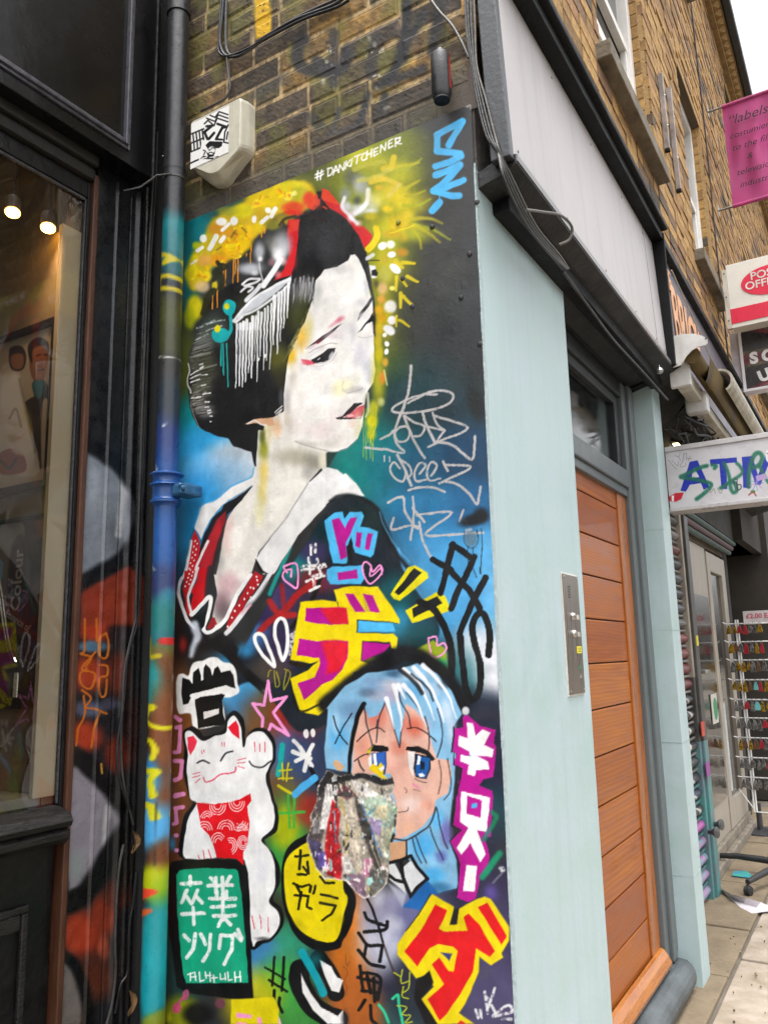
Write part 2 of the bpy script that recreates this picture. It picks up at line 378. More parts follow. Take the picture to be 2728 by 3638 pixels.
# ------------------------------------------------------------------ the mural: paint on a board over the return wall (plane X=0, facing -X)
MURAL_TOP = 2.774
cv = Canvas(0, 0.0, 0.004, 1.135, .26, MURAL_TOP, .0023, '2b2c2d', seed=11)
cv.mk = .07                                        # uneven coverage of every coat
P, L, O = cv.P, cv.L, cv.O
def paint_mural():
    BK, WH, MG, YE, LB, PK, RD, SI = '131315', 'e8e7e5', 'b0108a', 'e2cc00', '4db4e8', 'ee95cf', 'd21a22', 'b8b2b1'
    # --- clouds of sprayed ground colour
    for q in ("F 690 850 110 150 0d7f86 .95", "F 640 900 90 260 0e6f78 .9", "F 760 700 160 60 3f7f70 .5", "F 940 640 260 70 7a8018 .8", "F 1180 560 260 90 3c4020 .8",
              "F 1350 620 220 220 8f9a12 .9", "F 1470 760 170 170 a0a410 .9", "F 1420 900 170 150 a8a40c .9", "F 1400 1050 120 170 a09c0c .9", "F 1380 1230 100 160 8f9010 .9", "F 1500 640 120 150 2c2b2b .8", "F 1440 700 160 220 79820f .85", "F 1460 850 200 130 5d6a12 .8", "F 1380 1000 110 250 8f9510 .8",
              "F 1420 1180 130 240 56601a .8", "F 1620 900 190 420 2a292a .95", "F 1560 1150 190 240 2c2d2c .9", "F 1650 1250 170 180 232628 .9",
              "F 1480 1480 220 240 14363c .95", "F 1650 1500 160 160 142c34 .95", "F 1300 1640 160 190 0a7c76 .95", "F 1420 1700 150 170 0e6f80 .9", "F 1560 1680 190 160 15506e .95",
              "F 1680 1640 140 170 143a58 .95", "F 1560 1860 260 170 2574a4 .95", "F 1690 1820 120 130 1f5f8e .9", "F 1620 2020 230 160 4396cc .95", "F 1760 2020 90 180 59abdf .95",
              "F 1640 2180 220 130 4a9fd6 .95", "F 1770 2200 70 200 6ab4e4 .9", "F 1700 2330 110 130 d4d9e2 .95", "F 1760 2400 80 130 e2e3ea .95", "F 1600 2420 120 150 0e5a62 .7", "F 1720 2550 180 110 182236 .95",
              "F 1740 2750 130 230 1c2034 .95", "F 1740 2900 120 120 1c4a50 .6", "F 1720 3150 180 220 26243c .95", "F 1760 3350 150 260 3c3656 .95", "F 1740 3560 160 160 4a4468 .9",
              "F 660 1380 100 230 3a4030 .9", "F 640 1290 60 160 6c7810 .5", "F 690 1500 110 110 0d8080 .95", "F 660 1620 90 140 0f8fa8 .95", "F 760 1600 170 110 2d9bd6 .95", "F 850 1640 130 95 cfd8e0 .95",
              "F 760 1720 160 120 86b4d8 .9", "F 690 1800 130 160 2b90cc .95", "F 650 1950 90 160 1576a6 .95", "F 630 2080 70 120 12445e .95", "F 640 2220 90 150 1b1a1c .95",
              "F 640 2330 80 120 121214 .9", "F 640 2520 90 160 7a4a22 .95", "F 620 2750 80 420 6e3d1d .95", "F 640 3150 90 200 5a2f1a .9", "F 640 3450 110 180 1e3a38 .9", "F 640 3600 80 70 8a9010 .9",
              "F 860 2400 130 110 2e86b8 .95", "F 830 2440 90 90 58aee0 .7", "F 880 2520 80 80 3a78a8 .9", "F 960 2560 120 120 7a4a20 .85", "F 930 2370 120 60 2a2420 .6", "F 1000 2440 90 80 5a5230 .8",
              "F 1050 2560 90 140 9a1e1e .9", "F 1000 2750 120 180 5a4a60 .8", "F 1030 2700 90 110 3a6aa0 .75", "F 1000 2860 110 150 6a4a28 .9", "F 1060 2930 120 120 5a3020 .9", "F 1120 2700 110 130 2a3a60 .7",
              "F 1020 3000 90 200 3aa040 .85", "F 1010 2940 60 90 c8b800 .7", "F 1110 2880 80 70 a82a24 .7", "F 960 3300 110 130 3a3a22 .8", "F 950 3420 150 130 3a80b4 .9", "F 1050 3330 90 80 2a9068 .8", "F 1010 3500 110 130 3a9a3c .95",
              "F 900 3560 120 130 c8b810 .8", "F 1080 3620 120 90 3a8a3a .9", "F 1250 3400 110 260 b8641c .95", "F 1300 3280 90 130 e07a20 .9", "F 1280 3560 130 150 a85a22 .95", "F 1420 3460 110 170 2a2a40 .9",
              "F 1360 3330 100 150 b8bcd0 .95", "F 1420 3260 90 120 c8cade .9", "F 1330 3220 70 110 8a8aa0 .8", "F 1500 3260 120 140 5a5c88 .9", "F 1440 3620 90 110 2a5a58 .8", "F 1480 3520 120 160 1e2230 .8"):
        t = q.split(); O('F %s %s' % (t[1], t[2]), float(t[3]) * 1.25, float(t[4]) * 1.25, t[5], float(t[6]), hard=.35)
    for i in range(130):                                              # finer cloudiness of the spray
        r = random.random; x, y = 640 + 1150 * r(), 600 + 2950 * r()
        O('F %f %f' % (x, y), 30 + 60 * r(), 25 + 50 * r(), random.choice(('1a1a1c', '3a5a6a', '5a6a40', '2a4a5a', '6a4a3a')), .13)
    # --- kimono: dark teal and purple sleeve
    km = cv.mask("F 1180 1790 1260 1760 1330 1790 1375 1870 1410 1960 1450 2050 1540 2170 1560 2250 1520 2330 1440 2420 1300 2480 1180 2560 1060 2600 980 2500 900 2420 760 2480 840 2340 900 2240 1000 2060 1090 1930", 6, 1)
    P("F 1180 1790 1260 1760 1330 1790 1375 1870 1410 1960 1450 2050 1540 2170 1560 2250 1520 2330 1440 2420 1300 2480 1180 2560 1060 2600 980 2500 900 2420 760 2480 840 2340 900 2240 1000 2060 1090 1930", '18202a', 6, 1, 1)
    for q in ("F 1300 1850 120 90 0b2426 .9", "F 1120 1900 110 90 0b2a30 .9", "F 1040 2010 90 70 0f8a88 .85", "F 1110 1960 70 50 3a2a5a .8", "F 1120 2060 80 60 7a1a22 .85", "F 1000 2120 70 70 4a3a70 .8",
              "F 930 2200 60 90 3a2a60 .7", "F 900 2260 70 60 3a78b0 .85", "F 1090 2180 130 90 3a2a48 .7", "F 1180 2060 50 50 5a2a50 .7", "F 1400 2130 90 110 10585e .85", "F 1430 2220 120 70 2a90b8 .75", "F 1500 2190 60 80 1a3a4a .7",
              "F 1500 2270 100 70 12464a .85", "F 1480 2320 80 60 0c3034 .8", "F 1000 2300 90 110 3a2a55 .7", "F 960 2380 90 60 5a4a3a .6"):
        t = q.split(); O('F %s %s' % (t[1], t[2]), float(t[3]) * 1.2, float(t[4]) * 1.2, t[5], float(t[6]), hard=.3, clip=km)
    P("H 750 790 960 680 1080 760 1110 1000 1060 1060 960 930 860 850", '9aa81a', 12, .9); O("H 1050 900", 110, 70, '14a078', .9, 40); O("H 1130 950", 90, 160, '0c5a60', .7)
    L("G 920 590 1010 500 1150 400 1290 240 1480 100", 60, 'a81818', 14, .9); L("G 1010 310 1100 430 1240 440", 60, 'b21a1a', 14, .85); L("G 1130 160 1150 400", 45, '9a1a1e', 14, .8); L("G 1010 240 1100 40 C 1090 2080 1150 1930", 40, '12a09a', 12, .85)
    L("C 1000 2194 1230 1820 1500 1540 1659 1450", 10, '0e0e10', 6)
    # sleeve edge line down to the elbow
    L("F 1415 1950 1450 2050 1530 2160", 9, '5aaade', 6, .8); L("G 1500 60 1400 320 1220 560", 42, '121214', 4)
    # --- hair mass
    hair = ("B 130 830 300 1100 370 1270 400 1400 430 1640 450 1700 300 1420 100 1380 A 1480 1450 1400 1560 1370 1700 1290 1950 1180 2110 C 1130 200 1110 300 1100 400 1095 650 990 705 900 760 850 830 840 1000 830 1170 815 1165 790 1030 700 1000 620 980 560 905 "
            "480 885 350 840 270 780 230 700 195 600 190 480 180 350 190 200 200 60 A 260 2080 300 1950 400 1720 520 1620 620 1560 900 1500 1000 1520 1160 1480 1215 1180 1240 930 1350 900 1420 760")
    P(hair, '121214', 6, 1, 0); hm = cv.mask(hair, 6)
    for q in ("A 420 2000 190 200 3f4a42 .9", "A 330 2150 110 200 6a6e68 .8", "C 260 150 90 180 7c7e78 .85", "C 330 250 150 230 4a4a36 .9", "C 300 450 130 150 6a6a58 .85", "C 270 560 80 120 b5b0a6 .85", "C 340 640 110 90 8a8784 .8", "A 900 1850 330 300 4b4f22 .55",
              "A 1280 1650 130 160 8a8a88 .75", "A 1250 1900 150 260 3c401c .95", "C 1050 150 130 200 5a5a1e .9", "C 1060 320 90 140 2c2c16 .8", "A 1500 1200 260 260 1d1d20 .9", "A 1480 1120 90 240 2a2c30 .8", "C 700 500 300 250 0b0b0d .95", "C 1075 520 40 130 4a4a4e .8"):
        t = q.split(); O('%s %s %s' % tuple(t[:3]), float(t[3]) * 1.2, float(t[4]) * 1.2, t[5], float(t[6]), hard=.2, clip=hm)
    for i in range(34):                                               # combed strands at the back of the head
        y = 40 + i * 19; x = 215 + 30 * math.sin(i * 1.7); ln = 170 + 60 * math.sin(i * 2.3)
        L("C %f %f %f %f %f %f" % (x, y + 30, x + ln * .5, y + 14, x + ln, y - 10), 9, random.choice(('141414', '0f0f10', '8e8c86', '30302a')), 3, .75, clip=hm)
    for s in ("200 300 330 230", "205 335 300 290", "205 372 290 340", "300 235 330 215", "305 405 350 395", "310 300 365 295", "320 490 390 475", "330 470 350 468", "340 560 380 556", "345 605 380 603", "365 640 395 632", "370 665 400 655", "390 690 410 690", "395 742 405 742", "295 200 325 190", "210 525 300 510"):
        L('C ' + s, 10, 'efeeec', 2, .95, sm=0)
    L("C 185 190 195 260 178 320 180 400 205 440 210 470", 13, 'dedcd8', 3, .9); L("C 205 590 240 690 290 800", 10, '9a9894', 4, .7)
    for s in ("260 2000 440 1920", "300 2040 500 1970", "255 2110 370 2050", "340 1960 530 1915"): L('A ' + s, 14, 'b9c4c2', 5, .8, dry=.4)
    for s in ("1010 660 1080 600", "1020 675 1075 630", "1045 675 1070 640"): L('C ' + s, 9, 'e8e6e4', 2, .9, sm=0)
    # --- face
    face = ("B 230 1300 270 1295 310 1340 360 1440 390 1560 415 1680 440 1735 442 1900 450 2060 455 2194 E 456 100 464 250 447 370 395 448 372 500 368 560 362 650 345 780 300 900 200 990 100 1030 0 1030 C 1400 990 1200 935 1120 850 1095 700 1098 500 1112 300 1130 180 "
            "A 1180 2110 1290 1950 1340 1800 1370 1700 1400 1540 1480 1440 1600 1410 1700 1350")
    neck = ("C 850 830 900 775 1000 700 1095 650 1300 900 1500 1010 1505 1190 1450 1200 1330 1310 1150 1600 1000 1800 850 1990 780 2194 G 830 30 700 240 640 440 560 540 500 560 470 480 520 260 490 80 C 430 2194 500 1850 540 1700 640 1540 790 1360 800 1260 815 1170 832 1170 845 1000")
    P(neck, 'e0dcd4', 4); nm = cv.mask(neck, 4)
    P(face, 'e9e6e1', 4); fm = cv.mask(face, 4)
    for q in ("C 950 820 60 160 d8c890 .7", "C 1030 800 60 120 dca878 .7", "C 1200 1080 270 110 a9a492 .9", "C 1380 1130 140 120 7d7a6e .8", "C 1330 1240 90 90 8e8c88 .6", "C 1470 1100 60 120 e6dfc6 .8", "C 900 1010 60 130 8a8c1c .85", "C 890 880 40 110 4a5210 .85", "C 905 1250 60 180 d9b93e .85", "C 890 1420 60 160 dcc456 .75",
              "C 860 1600 70 170 e2dca8 .7", "C 560 1800 80 260 d8a8a0 .6", "C 640 1850 110 130 efece6 .8", "G 620 150 150 160 c99aa4 .7", "G 560 330 120 150 7a5a62 .75", "G 600 430 130 130 54474c .7", "G 760 60 70 110 e8e0dc .8", "C 1000 1350 150 220 e6e2da .7", "C 960 1980 120 150 cfcac6 .5", "C 480 2050 60 200 8a8a86 .5"):
        t = q.split(); O('%s %s %s' % tuple(t[:3]), float(t[3]) * 1.2, float(t[4]) * 1.2, t[5], float(t[6]), hard=.15, clip=nm)
    for q in ("A 1500 1440 240 60 9a9896 .6", "A 1400 1700 60 200 cfd0cc .6", "B 40 1480 150 90 f1efec .8", "A 1260 2080 90 170 e2b23a .9", "C 1160 120 80 130 e0b01a .9", "A 1330 1980 60 160 c4b45a .6", "C 1190 230 70 70 e4dccc .8", "C 1300 400 170 200 ece8e2 .8", "C 1620 430 90 100 e9e2b4 .8", "E 180 400 120 90 e8e2b8 .7",
              "C 1450 830 160 110 e2cfd0 .7", "E 60 700 90 120 e6d6d4 .6", "E 420 300 90 170 c9cad0 .6", "E 300 440 100 50 a9a8aa .6", "E 320 850 60 130 e5dca4 .8", "E 260 760 70 60 d8b8ac .6", "C 1130 550 45 150 a9a6a4 .6", "C 1100 720 50 120 d8c2a8 .6", "E 250 20 70 80 c8c6cc .5", "B 200 2050 120 110 d6d2d6 .6", "B 390 2120 60 90 d0ccd2 .6", "E 330 60 70 100 d4d2da .6", "C 1480 880 230 60 dcd2ce .5"):
        t = q.split(); O('%s %s %s' % tuple(t[:3]), float(t[3]) * 1.2, float(t[4]) * 1.2, t[5], float(t[6]), hard=.1, clip=fm)
    L("C 1200 930 1350 980 1500 1015 E 0 1025 110 1030 210 990 300 905", 9, '8a8886', 7, .8); L("C 1500 1010 1508 1100 1505 1190", 6, 'efe6d0', 3)
    P("E 0 1040 110 1032 60 1110 20 1185 5 1190", '20302c', 10, .9)
    # ear
    P("C 720 770 800 730 870 715 990 705 1010 780 920 790 860 760 790 760", 'd8a884', 4); L("C 750 760 820 735 880 770 930 785", 12, 'e9e6e2', 4); P("C 780 768 850 765 910 790 900 830 850 820 800 800", '121214', 4)
    # brows, eyes, lips, nose
    P("A 1290 2198 1450 2070 1600 1975 1645 1955 1505 2075 1345 2190", '2c2226', 4); O("A 1400 2140", 120, 22, '9a2438', .75, -38); O("B 120 1920", 90, 36, 'd8607a', .85, -32); O("B 50 1965", 70, 26, 'd87a90', .6, -35)
    P("C 1260 150 1350 165 1400 190 1380 205 1320 215 1275 200", 'd84a60', 6, .95); O("C 1270 190", 60, 40, 'e8b8c0', .5)
    P("C 1350 160 1430 110 1520 50 1585 42 1580 90 1540 130 1510 160 1470 180 1380 190", '222024', 3); O("C 1440 150", 55, 38, '101012', .95, -30, .5); O("C 1545 115", 24, 60, 'b8b8bc', .9, 35, .4); L("C 1380 195 1470 190 1530 150", 7, '8a8a90', 4, .7); L("C 1415 150 1435 142", 8, 'e8e8ea', 2); L("C 1300 60 1400 10", 26, 'f3f1ee', 8, .8)
    O("C 1390 90", 100, 22, 'c4c0c2', .5, -33)
    P("B 290 1930 310 1850 380 1760 430 1690 440 1720 400 1790 340 1860 310 1910", '2a2a2e', 4); P("B 290 2040 330 2000 400 1910 435 1850 450 1900 455 2060 435 2030 425 1940 380 1960 340 2010", '161618', 3); P("B 345 2000 400 1945 400 1985 370 2015", 'e8e7e8', 3); L("B 430 1940 440 2040", 10, 'cfcfd2', 3)
    L("E 165 360 150 400 160 440 190 468", 9, 'b9b2a6', 6, .7); L("E 200 475 290 450 340 430", 10, '8a8682', 7, .65)
    P("E 88 708 150 690 210 630 260 570 330 562 350 575 300 600 240 660 190 690 100 722", '26181c', 3); P("E 180 700 245 655 300 605 365 585 350 670 330 700 240 712", 'c8545e', 4); P("E 190 690 250 670 270 690 210 705", 'f0b0b4', 4); P("E 95 705 190 705 320 712 330 720 190 722 100 722", '301a20', 3); L("E 372 540 358 640 330 720", 8, '4a3038', 4, .8)
    P("E 345 540 372 460 378 480 360 580", 'cfc9c0', 3)
    # right contour of the face and stray hair below the ear pin
    L("B 370 1270 400 1420 420 1600 445 1720 455 1850 462 2060", 22, '1a1a1c', 4, .95); L("B 395 1420 430 1640 440 1740", 30, '56565a', 10, .5)
    # brushed grey strands at the temple and round the back of the head
    for i in range(26):
        x = 1175 + i * 8.5; y = 1560 + 40 * math.sin(i * 1.3) - i * 1.5
        L("A %f %f %f %f %f %f" % (x, y, x - 6 + 10 * math.sin(i), y + 90, x - 14, y + 150 + 60 * random.random()), 15, random.choice(('b4b4b6', '8e8e90', '5c5c5e', 'cfcfd0', '3a3a3a')), 6, .75, w2=3)
    for i in range(30):
        t = i / 29; x = 1150 + 200 * (1 - t) + 25 * random.random(); y = 1720 + 480 * t
        L("A %f %f %f %f" % (x, y, x - 70, y + 120), 13, random.choice(('4a4c22', '2a2c18', '6a6c3a', '8a8850', '17170f')), 6, .7, w2=3)
    for i in range(40):
        y = 1990 + i * 20; x = 205 + 60 * abs(math.sin(i * 1.1)); 
        L("A %f %f %f %f" % (x, y + 30, x + 150 + 40 * math.sin(i * 2.7), y - 20), 8, random.choice(('a8a69e', '77766c', '4a4a40', '1a1a18', '5a5c46')), 4, .6, clip=hm, w2=2)
    # airbrushed greys of the face
    for q in ("B 330 1750 120 60 c9c7cc .75", "B 330 1880 100 70 d6d3d8 .7", "B 250 2000 60 120 c4c1c8 .65", "E 330 150 120 160 c6c5cf .7", "E 400 250 60 150 b9b9c6 .6", "E 290 330 90 90 dcd8cc .7", "C 1560 -60 150 40 cfc9cc .7", "C 1420 40 150 40 d8d0d4 .7", "C 1400 240 190 36 d0cbd0 .6", "C 1180 330 60 150 d4c8b8 .6", "C 1130 640 40 170 b4b0ac .7", "C 1240 800 150 120 e4d8d4 .7", "E 120 900 160 60 dcd6ce .7", "C 1560 930 150 50 d2cdc8 .7", "B 150 1700 200 130 f3f1ef .6", "C 1450 560 200 120 f0edea .6", "E 150 560 110 60 dcd6d2 .6", "A 1450 1900 130 130 ded9d4 .5", "A 1560 2050 120 60 d9c8cc .6", "C 1300 960 260 50 b8b2aa .75", "C 1150 760 70 180 c8bcae .7", "E 60 960 200 60 cdc7c0 .7", "E 300 760 60 170 d8d2b8 .7", "E 420 330 70 110 b4b4c0 .7", "E 230 450 130 40 b9b4ae .6", "B 380 1600 50 150 bfbec4 .7", "A 1420 1640 60 120 b9b9b8 .7"):
        t = q.split(); O('%s %s %s' % tuple(t[:3]), float(t[3]), float(t[4]), t[5], float(t[6]), hard=.05, clip=fm)
    L("C 1330 95 1420 40 1530 0 1600 5", 7, '8a8086', 4, .8); L("C 1290 205 1380 220 1480 205 1560 150 1600 90", 8, 'a8a2a8', 6, .6); L("B 300 2075 370 2090 440 2070", 7, '9a949a', 5, .6); L("E 120 690 170 670 230 610", 6, 'a07a7a', 5, .5)
    # --- gold and white hair flowers
    fl = ("A 640 830 1000 640 1290 600 1390 700 1400 800 1250 900 1040 920 850 1080 780 1200 700 1290 560 1360 420 1420 390 1540 240 1640 160 1500 220 1290 330 1130 430 950")
    P(fl, 'd8b40a', 30, .9, 1)
    for q in ("A 900 760 200 110 e0c200 .95", "A 1150 650 200 70 d8c808 .95", "A 1230 720 140 80 a8a818 .8", "A 1130 740 60 50 e6e6a0 .8", "A 1190 715 34 34 f0e87a .95", "A 700 880 130 90 d8cc10 .9", "A 560 880 120 60 9aa030 .7", "A 470 1050 130 80 d08a20 .8", "A 640 1120 170 110 e09a10 .9", "A 760 1080 120 80 e8be00 .9",
              "A 860 1040 80 70 e8c800 .9", "A 600 1250 140 90 eab400 .95", "A 470 1350 110 80 e89a10 .9", "A 700 1200 90 80 e6c000 .9", "A 340 1350 90 70 e0a050 .8", "A 260 1210 45 45 b8c414 .95", "A 250 1330 44 50 dcd010 .95", "A 240 1450 50 90 e0cc08 .95", "A 360 1500 50 60 e2cc10 .95", "A 260 1560 60 60 dcc020 .95",
              "A 320 1600 90 70 d8b890 .8", "A 200 1480 60 70 c8bc10 .9", "A 440 1590 34 60 d8c010 .95", "A 250 1800 100 150 cfc20a .95", "A 200 1900 70 130 a8b010 .9", "A 1180 850 140 70 d8401e .9", "A 1330 770 80 90 d83a1a .95", "A 1180 900 110 40 d82c1c .9", "A 1100 960 120 60 b8a018 .7", "A 980 1010 110 60 9a941a .7"):
        t = q.split(); O('%s %s %s' % tuple(t[:3]), float(t[3]) * 1.1, float(t[4]) * 1.1, t[5], float(t[6]), hard=.4)
    for i in range(70):                                               # petals
        a = random.random; x, y = random.choice(((860, 780), (620, 1180), (700, 1080), (480, 1330), (640, 1270), (300, 1480), (1080, 700)))
        O("A %f %f" % (x + 150 * (a() - .5), y + 130 * (a() - .5)), 26 + 14 * a(), 13 + 6 * a(), random.choice(('eed200', 'e8b800', 'f0c410', 'd0a008', 'f2dc20', 'd88a10')), .85, 180 * a(), .6)
    for s in ("620 1090 650 1100", "590 1130 640 1060", "460 1250 500 1220", "700 1040 740 1080"): L('A ' + s, 16, '5a4a20', 6, .6)
    for x0, y0, y1 in ((780, 1200, 1380), (660, 1330, 1560), (618, 1330, 1570), (636, 1340, 1480), (545, 1380, 1590), (525, 1400, 1600), (465, 1640, 1800), (420, 1680, 1810), (888, 1050, 1130), (915, 1020, 1090), (740, 1290, 1310)):
        L("A %d %d %d %d" % (x0, y0, x0 - 4, y1), 10, 'e0901e', 2, .95)
    for q in ("A 500 980 65 48", "A 620 975 48 55", "A 810 960 30 45", "A 940 875 36 34", "A 330 1145 42 48"): t = q.split(); O('%s %s %s' % tuple(t[:3]), float(t[3]), float(t[4]), 'f0efec', .97, 0, .6)
    for s, w in (("970 930 1005 860", 44), ("880 990 930 940", 40), ("390 1240 450 1120", 50), ("495 1170 525 1130", 40), ("510 1060 570 1000", 34), ("270 1260 320 1230", 34)): L('A ' + s, w, 'f0efeb', 6, .97, sm=0)
    L("A 220 1385 265 1350", 20, 'e4e2dc', 5, .9)
    # dark leaf sprays
    for s, w in (("460 1370 490 1420 430 1470 480 1500 430 1540", 40), ("480 1390 560 1410 520 1440", 34), ("500 1480 520 1560 490 1620", 44), ("430 1640 370 1700 330 1850", 60)): L('A ' + s, w, '26260f', 8, .92)
    L("A 1050 1010 1110 950 1200 930", 26, '3a2c18', 6, .9); L("A 1085 990 1100 1060 1055 1150", 22, '3a2a20', 6, .85); L("A 1300 900 1380 940 1500 990", 30, '2a1a12', 12, .7)
    # red bands of the hair ribbon
    P("A 1130 960 1245 955 1225 1160 1205 1330 1165 1490 1000 1545 1090 1440 1140 1300 1120 1100", 'c8161e', 6); P("A 1150 965 1240 960 1230 1060 1130 1080", 'd8402e', 10, .8); O("A 1180 1350", 60, 150, 'd0101c', .8)
    P("A 1450 670 1520 690 B 130 830 60 870 A 1560 900 1450 760", 'd83a14', 5); P("B -20 790 130 830 290 1010 360 1030 440 1120 400 1190 365 1240 300 1110 200 970 60 880", 'c4161a', 5); L("B 0 860 160 960 290 1120", 30, '121214', 10, .9)
    P("A 1350 780 1420 700 1440 740 1440 830 1380 880 1310 850", 'd83c1e', 8, .9); P("A 1400 700 1450 690 1445 780 1420 770", '121214', 4); O("A 1450 850", 90, 40, '5a1a10', .8); L("A 1470 845 1500 865", 9, 'e84a30', 3)
    # white mist and star flower by the ribbon
    for q in ("A 1080 1180 130 170 b4b4bc .8", "A 1060 1240 130 150 cfcfd6 .9", "A 1040 1300 90 110 f2f2f4 .95", "A 980 1180 110 120 8a8a80 .5", "A 800 1420 190 90 9a9ea6 .6", "A 1080 1360 60 60 e4b4be .8", "A 980 1370 50 60 c08890 .6", "A 860 1270 80 140 b4b8be .9", "A 870 1340 40 40 e9e9ea .9", "A 770 1430 160 75 bcc0c8 .9", "A 820 1470 60 40 d8d8da .85", "A 1040 1490 50 50 e07a80 .8"):
        t = q.split(); O('%s %s %s' % tuple(t[:3]), float(t[3]), float(t[4]), t[5], float(t[6]), hard=.2)
    L("A 1060 1340 1000 1450 900 1590", 52, 'efeef0', 8); L("A 860 1380 880 1480 900 1560", 14, 'd8d8da', 4, .8)
    L("A 700 1580 760 1530 870 1530 800 1570 720 1590", 22, 'dcdcde', 5); L("A 690 1650 740 1600 800 1610 760 1650", 20, 'd6d6d8', 5)
    for q in ("B 240 560 120 150 4a4c52 .7", "B 180 720 90 110 8a90a0 .7", "B 330 640 120 160 a9abb4 .85", "B 300 860 110 90 dfe0e8 .85", "B 190 840 80 80 c9c9d6 .9", "B 440 800 130 130 cfd0cc .85", "B 420 880 100 50 e4e4ea .8", "B 230 930 60 90 e6d6da .8", "B 300 1000 60 50 e0c0b4 .7"):
        t = q.split(); O('%s %s %s' % tuple(t[:3]), float(t[3]), float(t[4]), t[5], float(t[6]), hard=.15)
    L("B 400 680 390 780 330 860 270 900", 44, 'ecebf0', 12, .9); L("B 170 760 150 850 220 930 290 1000", 34, 'e4dfe6', 10, .9); O("B 290 780", 60, 70, '3c4048', .85, 30)
    for q in ("F 1290 560 110 60 c8c010 .8", "F 1400 620 130 80 c2bc0e .85", "F 1440 720 130 80 cfc20a .85", "F 1400 800 130 70 d4c408 .85", "F 1480 830 110 50 a8ac10 .8", "F 1350 700 60 60 d8cc40 .7", "F 1380 930 70 130 c8b80c .8", "F 1370 1120 50 130 c4b00e .8", "F 1345 1360 40 160 c0b814 .8"):
        t = q.split(); O('F %s %s' % (t[1], t[2]), float(t[3]), float(t[4]), t[5], float(t[6]), hard=.05)
    # yellow chrysanthemum on the right
    for q in ("B 470 440 220 110 a4a018 .8", "B 520 520 180 80 8f9410 .8", "B 640 700 150 130 e2c604 .9", "B 720 780 130 110 d8c204 .9", "B 580 860 80 50 e4c400 .9", "B 760 920 110 80 d0b808 .9", "B 680 1000 170 110 d4b608 .95", "B 620 1100 140 60 c8a010 .8", "B 420 930 90 60 c2b008 .9", "B 540 1010 60 70 b4b008 .9", "B 500 570 110 50 e0b81a .9", "B 500 660 60 40 dcae20 .8", "B 730 1130 70 70 c0a010 .7", "B 720 1270 80 60 c48a08 .9", "B 540 1340 70 60 b8a40a .8"):
        t = q.split(); O('%s %s %s' % tuple(t[:3]), float(t[3]), float(t[4]), t[5], float(t[6]), hard=.25)
    for s, w in (("700 700 800 640 880 590", 44), ("760 740 850 720 930 690", 40), ("730 830 880 820 980 770", 40), ("780 960 960 950 1100 1000", 44), ("820 1010 1010 1060 1180 1150", 40), ("830 1020 960 1080 1080 1180", 40), ("810 1040 880 1130 900 1240", 36), ("720 1060 740 1140", 40), ("700 500 840 430 900 380", 40), ("620 470 760 440 880 420", 40), ("560 480 570 440 540 400", 36)):
        L('B ' + s, w, random.choice(('c2b40a', 'a8ac10', 'b4ac0c')), 12, .75, w2=16)
    L("B 540 480 610 470 640 370", 56, 'd8be18', 10, .9); L("B 270 490 400 440 540 410", 44, 'b8b438', 12, .75); L("B 310 600 470 560 600 480", 40, 'c8c050', 12, .7); L("B 420 610 540 580 690 630", 44, 'd8bc30', 8, .9); L("B 690 630 640 680 590 740", 40, 'd0c060', 12, .8)
    L("B 470 1050 480 1120 440 1200 400 1240", 62, 'dcc208', 6); L("B 600 1090 830 1020", 10, 'e8d000', 4)
    # beads of white and yellow falling beside the face
    O("B 530 1210", 55, 45, 'f2f1ee', .97, -30, .6); O("B 610 1200", 56, 50, 'f0efe8', .95, 0, .5); O("B 620 1295", 48, 34, 'f2f2f0', .98, 0, .75); O("B 650 1430", 75, 44, 'f2f2f2', .98, 40, .7); O("B 625 1620", 38, 28, 'e8e070', .95, 0, .6)
    for q in ("B 550 1480 90 130 b8b458 .7", "B 530 1620 70 90 d8b07a .85", "B 520 1720 55 60 d89a3a .9", "B 500 1820 60 70 d8a010 .95", "B 520 1900 60 60 d29a10 .9", "B 500 2000 60 120 c8ac10 .9", "B 490 2120 50 100 c0a818 .9", "E 500 100 60 130 c4b414 .85", "E 560 180 40 60 d8a030 .85", "E 530 330 50 90 d88a28 .9", "E 440 740 80 110 d8cc08 .95", "E 450 620 70 110 c8c428 .85", "E 430 860 60 90 c8bc10 .85", "E 520 560 50 60 d0cc80 .7"):
        t = q.split(); O('%s %s %s' % tuple(t[:3]), float(t[3]), float(t[4]), t[5], float(t[6]), hard=.3)
    O("B 605 1790", 76, 76, 'e2e0da', .95, 0, .55); O("B 620 1920", 54, 52, 'e6e6ea', .96, 0, .6); O("B 595 2015", 76, 52, 'e4e4ea', .97, 35, .65); O("B 550 2065", 26, 26, 'f2f2f2', .97, 0, .6); O("B 575 2150", 28, 34, 'f2f2f0', .97, -30, .6); O("E 570 80", 26, 34, 'f4f4f2', .97, 0, .6); O("E 575 15", 24, 20, 'f2f2f0', .95, 0, .6)
    for s, w in (("660 1360 720 1420", 50), ("720 1370 840 1380", 40), ("665 1510 660 1640", 38), ("715 1540 760 1600", 34), ("770 1510 870 1560", 36), ("705 1670 700 1800", 40), ("730 1700 820 1780", 40), ("690 1920 790 1980", 28), ("660 1880 665 1980", 26)): L('B ' + s, w, 'd2bc06', 6, .95, w2=w * .6)
    L("B 390 1330 440 1300", 40, 'dfe0e4', 8, .9); L("B 400 1350 500 1350", 10, '1a1a1c', 3); P("B 405 1390 470 1400 480 1510 430 1520", 'e4e4e8', 6); P("B 430 1440 470 1430 490 1470 480 1500 430 1490", '1a1a1c', 4); O("B 470 1570", 40, 60, '3a3a3c', .7)
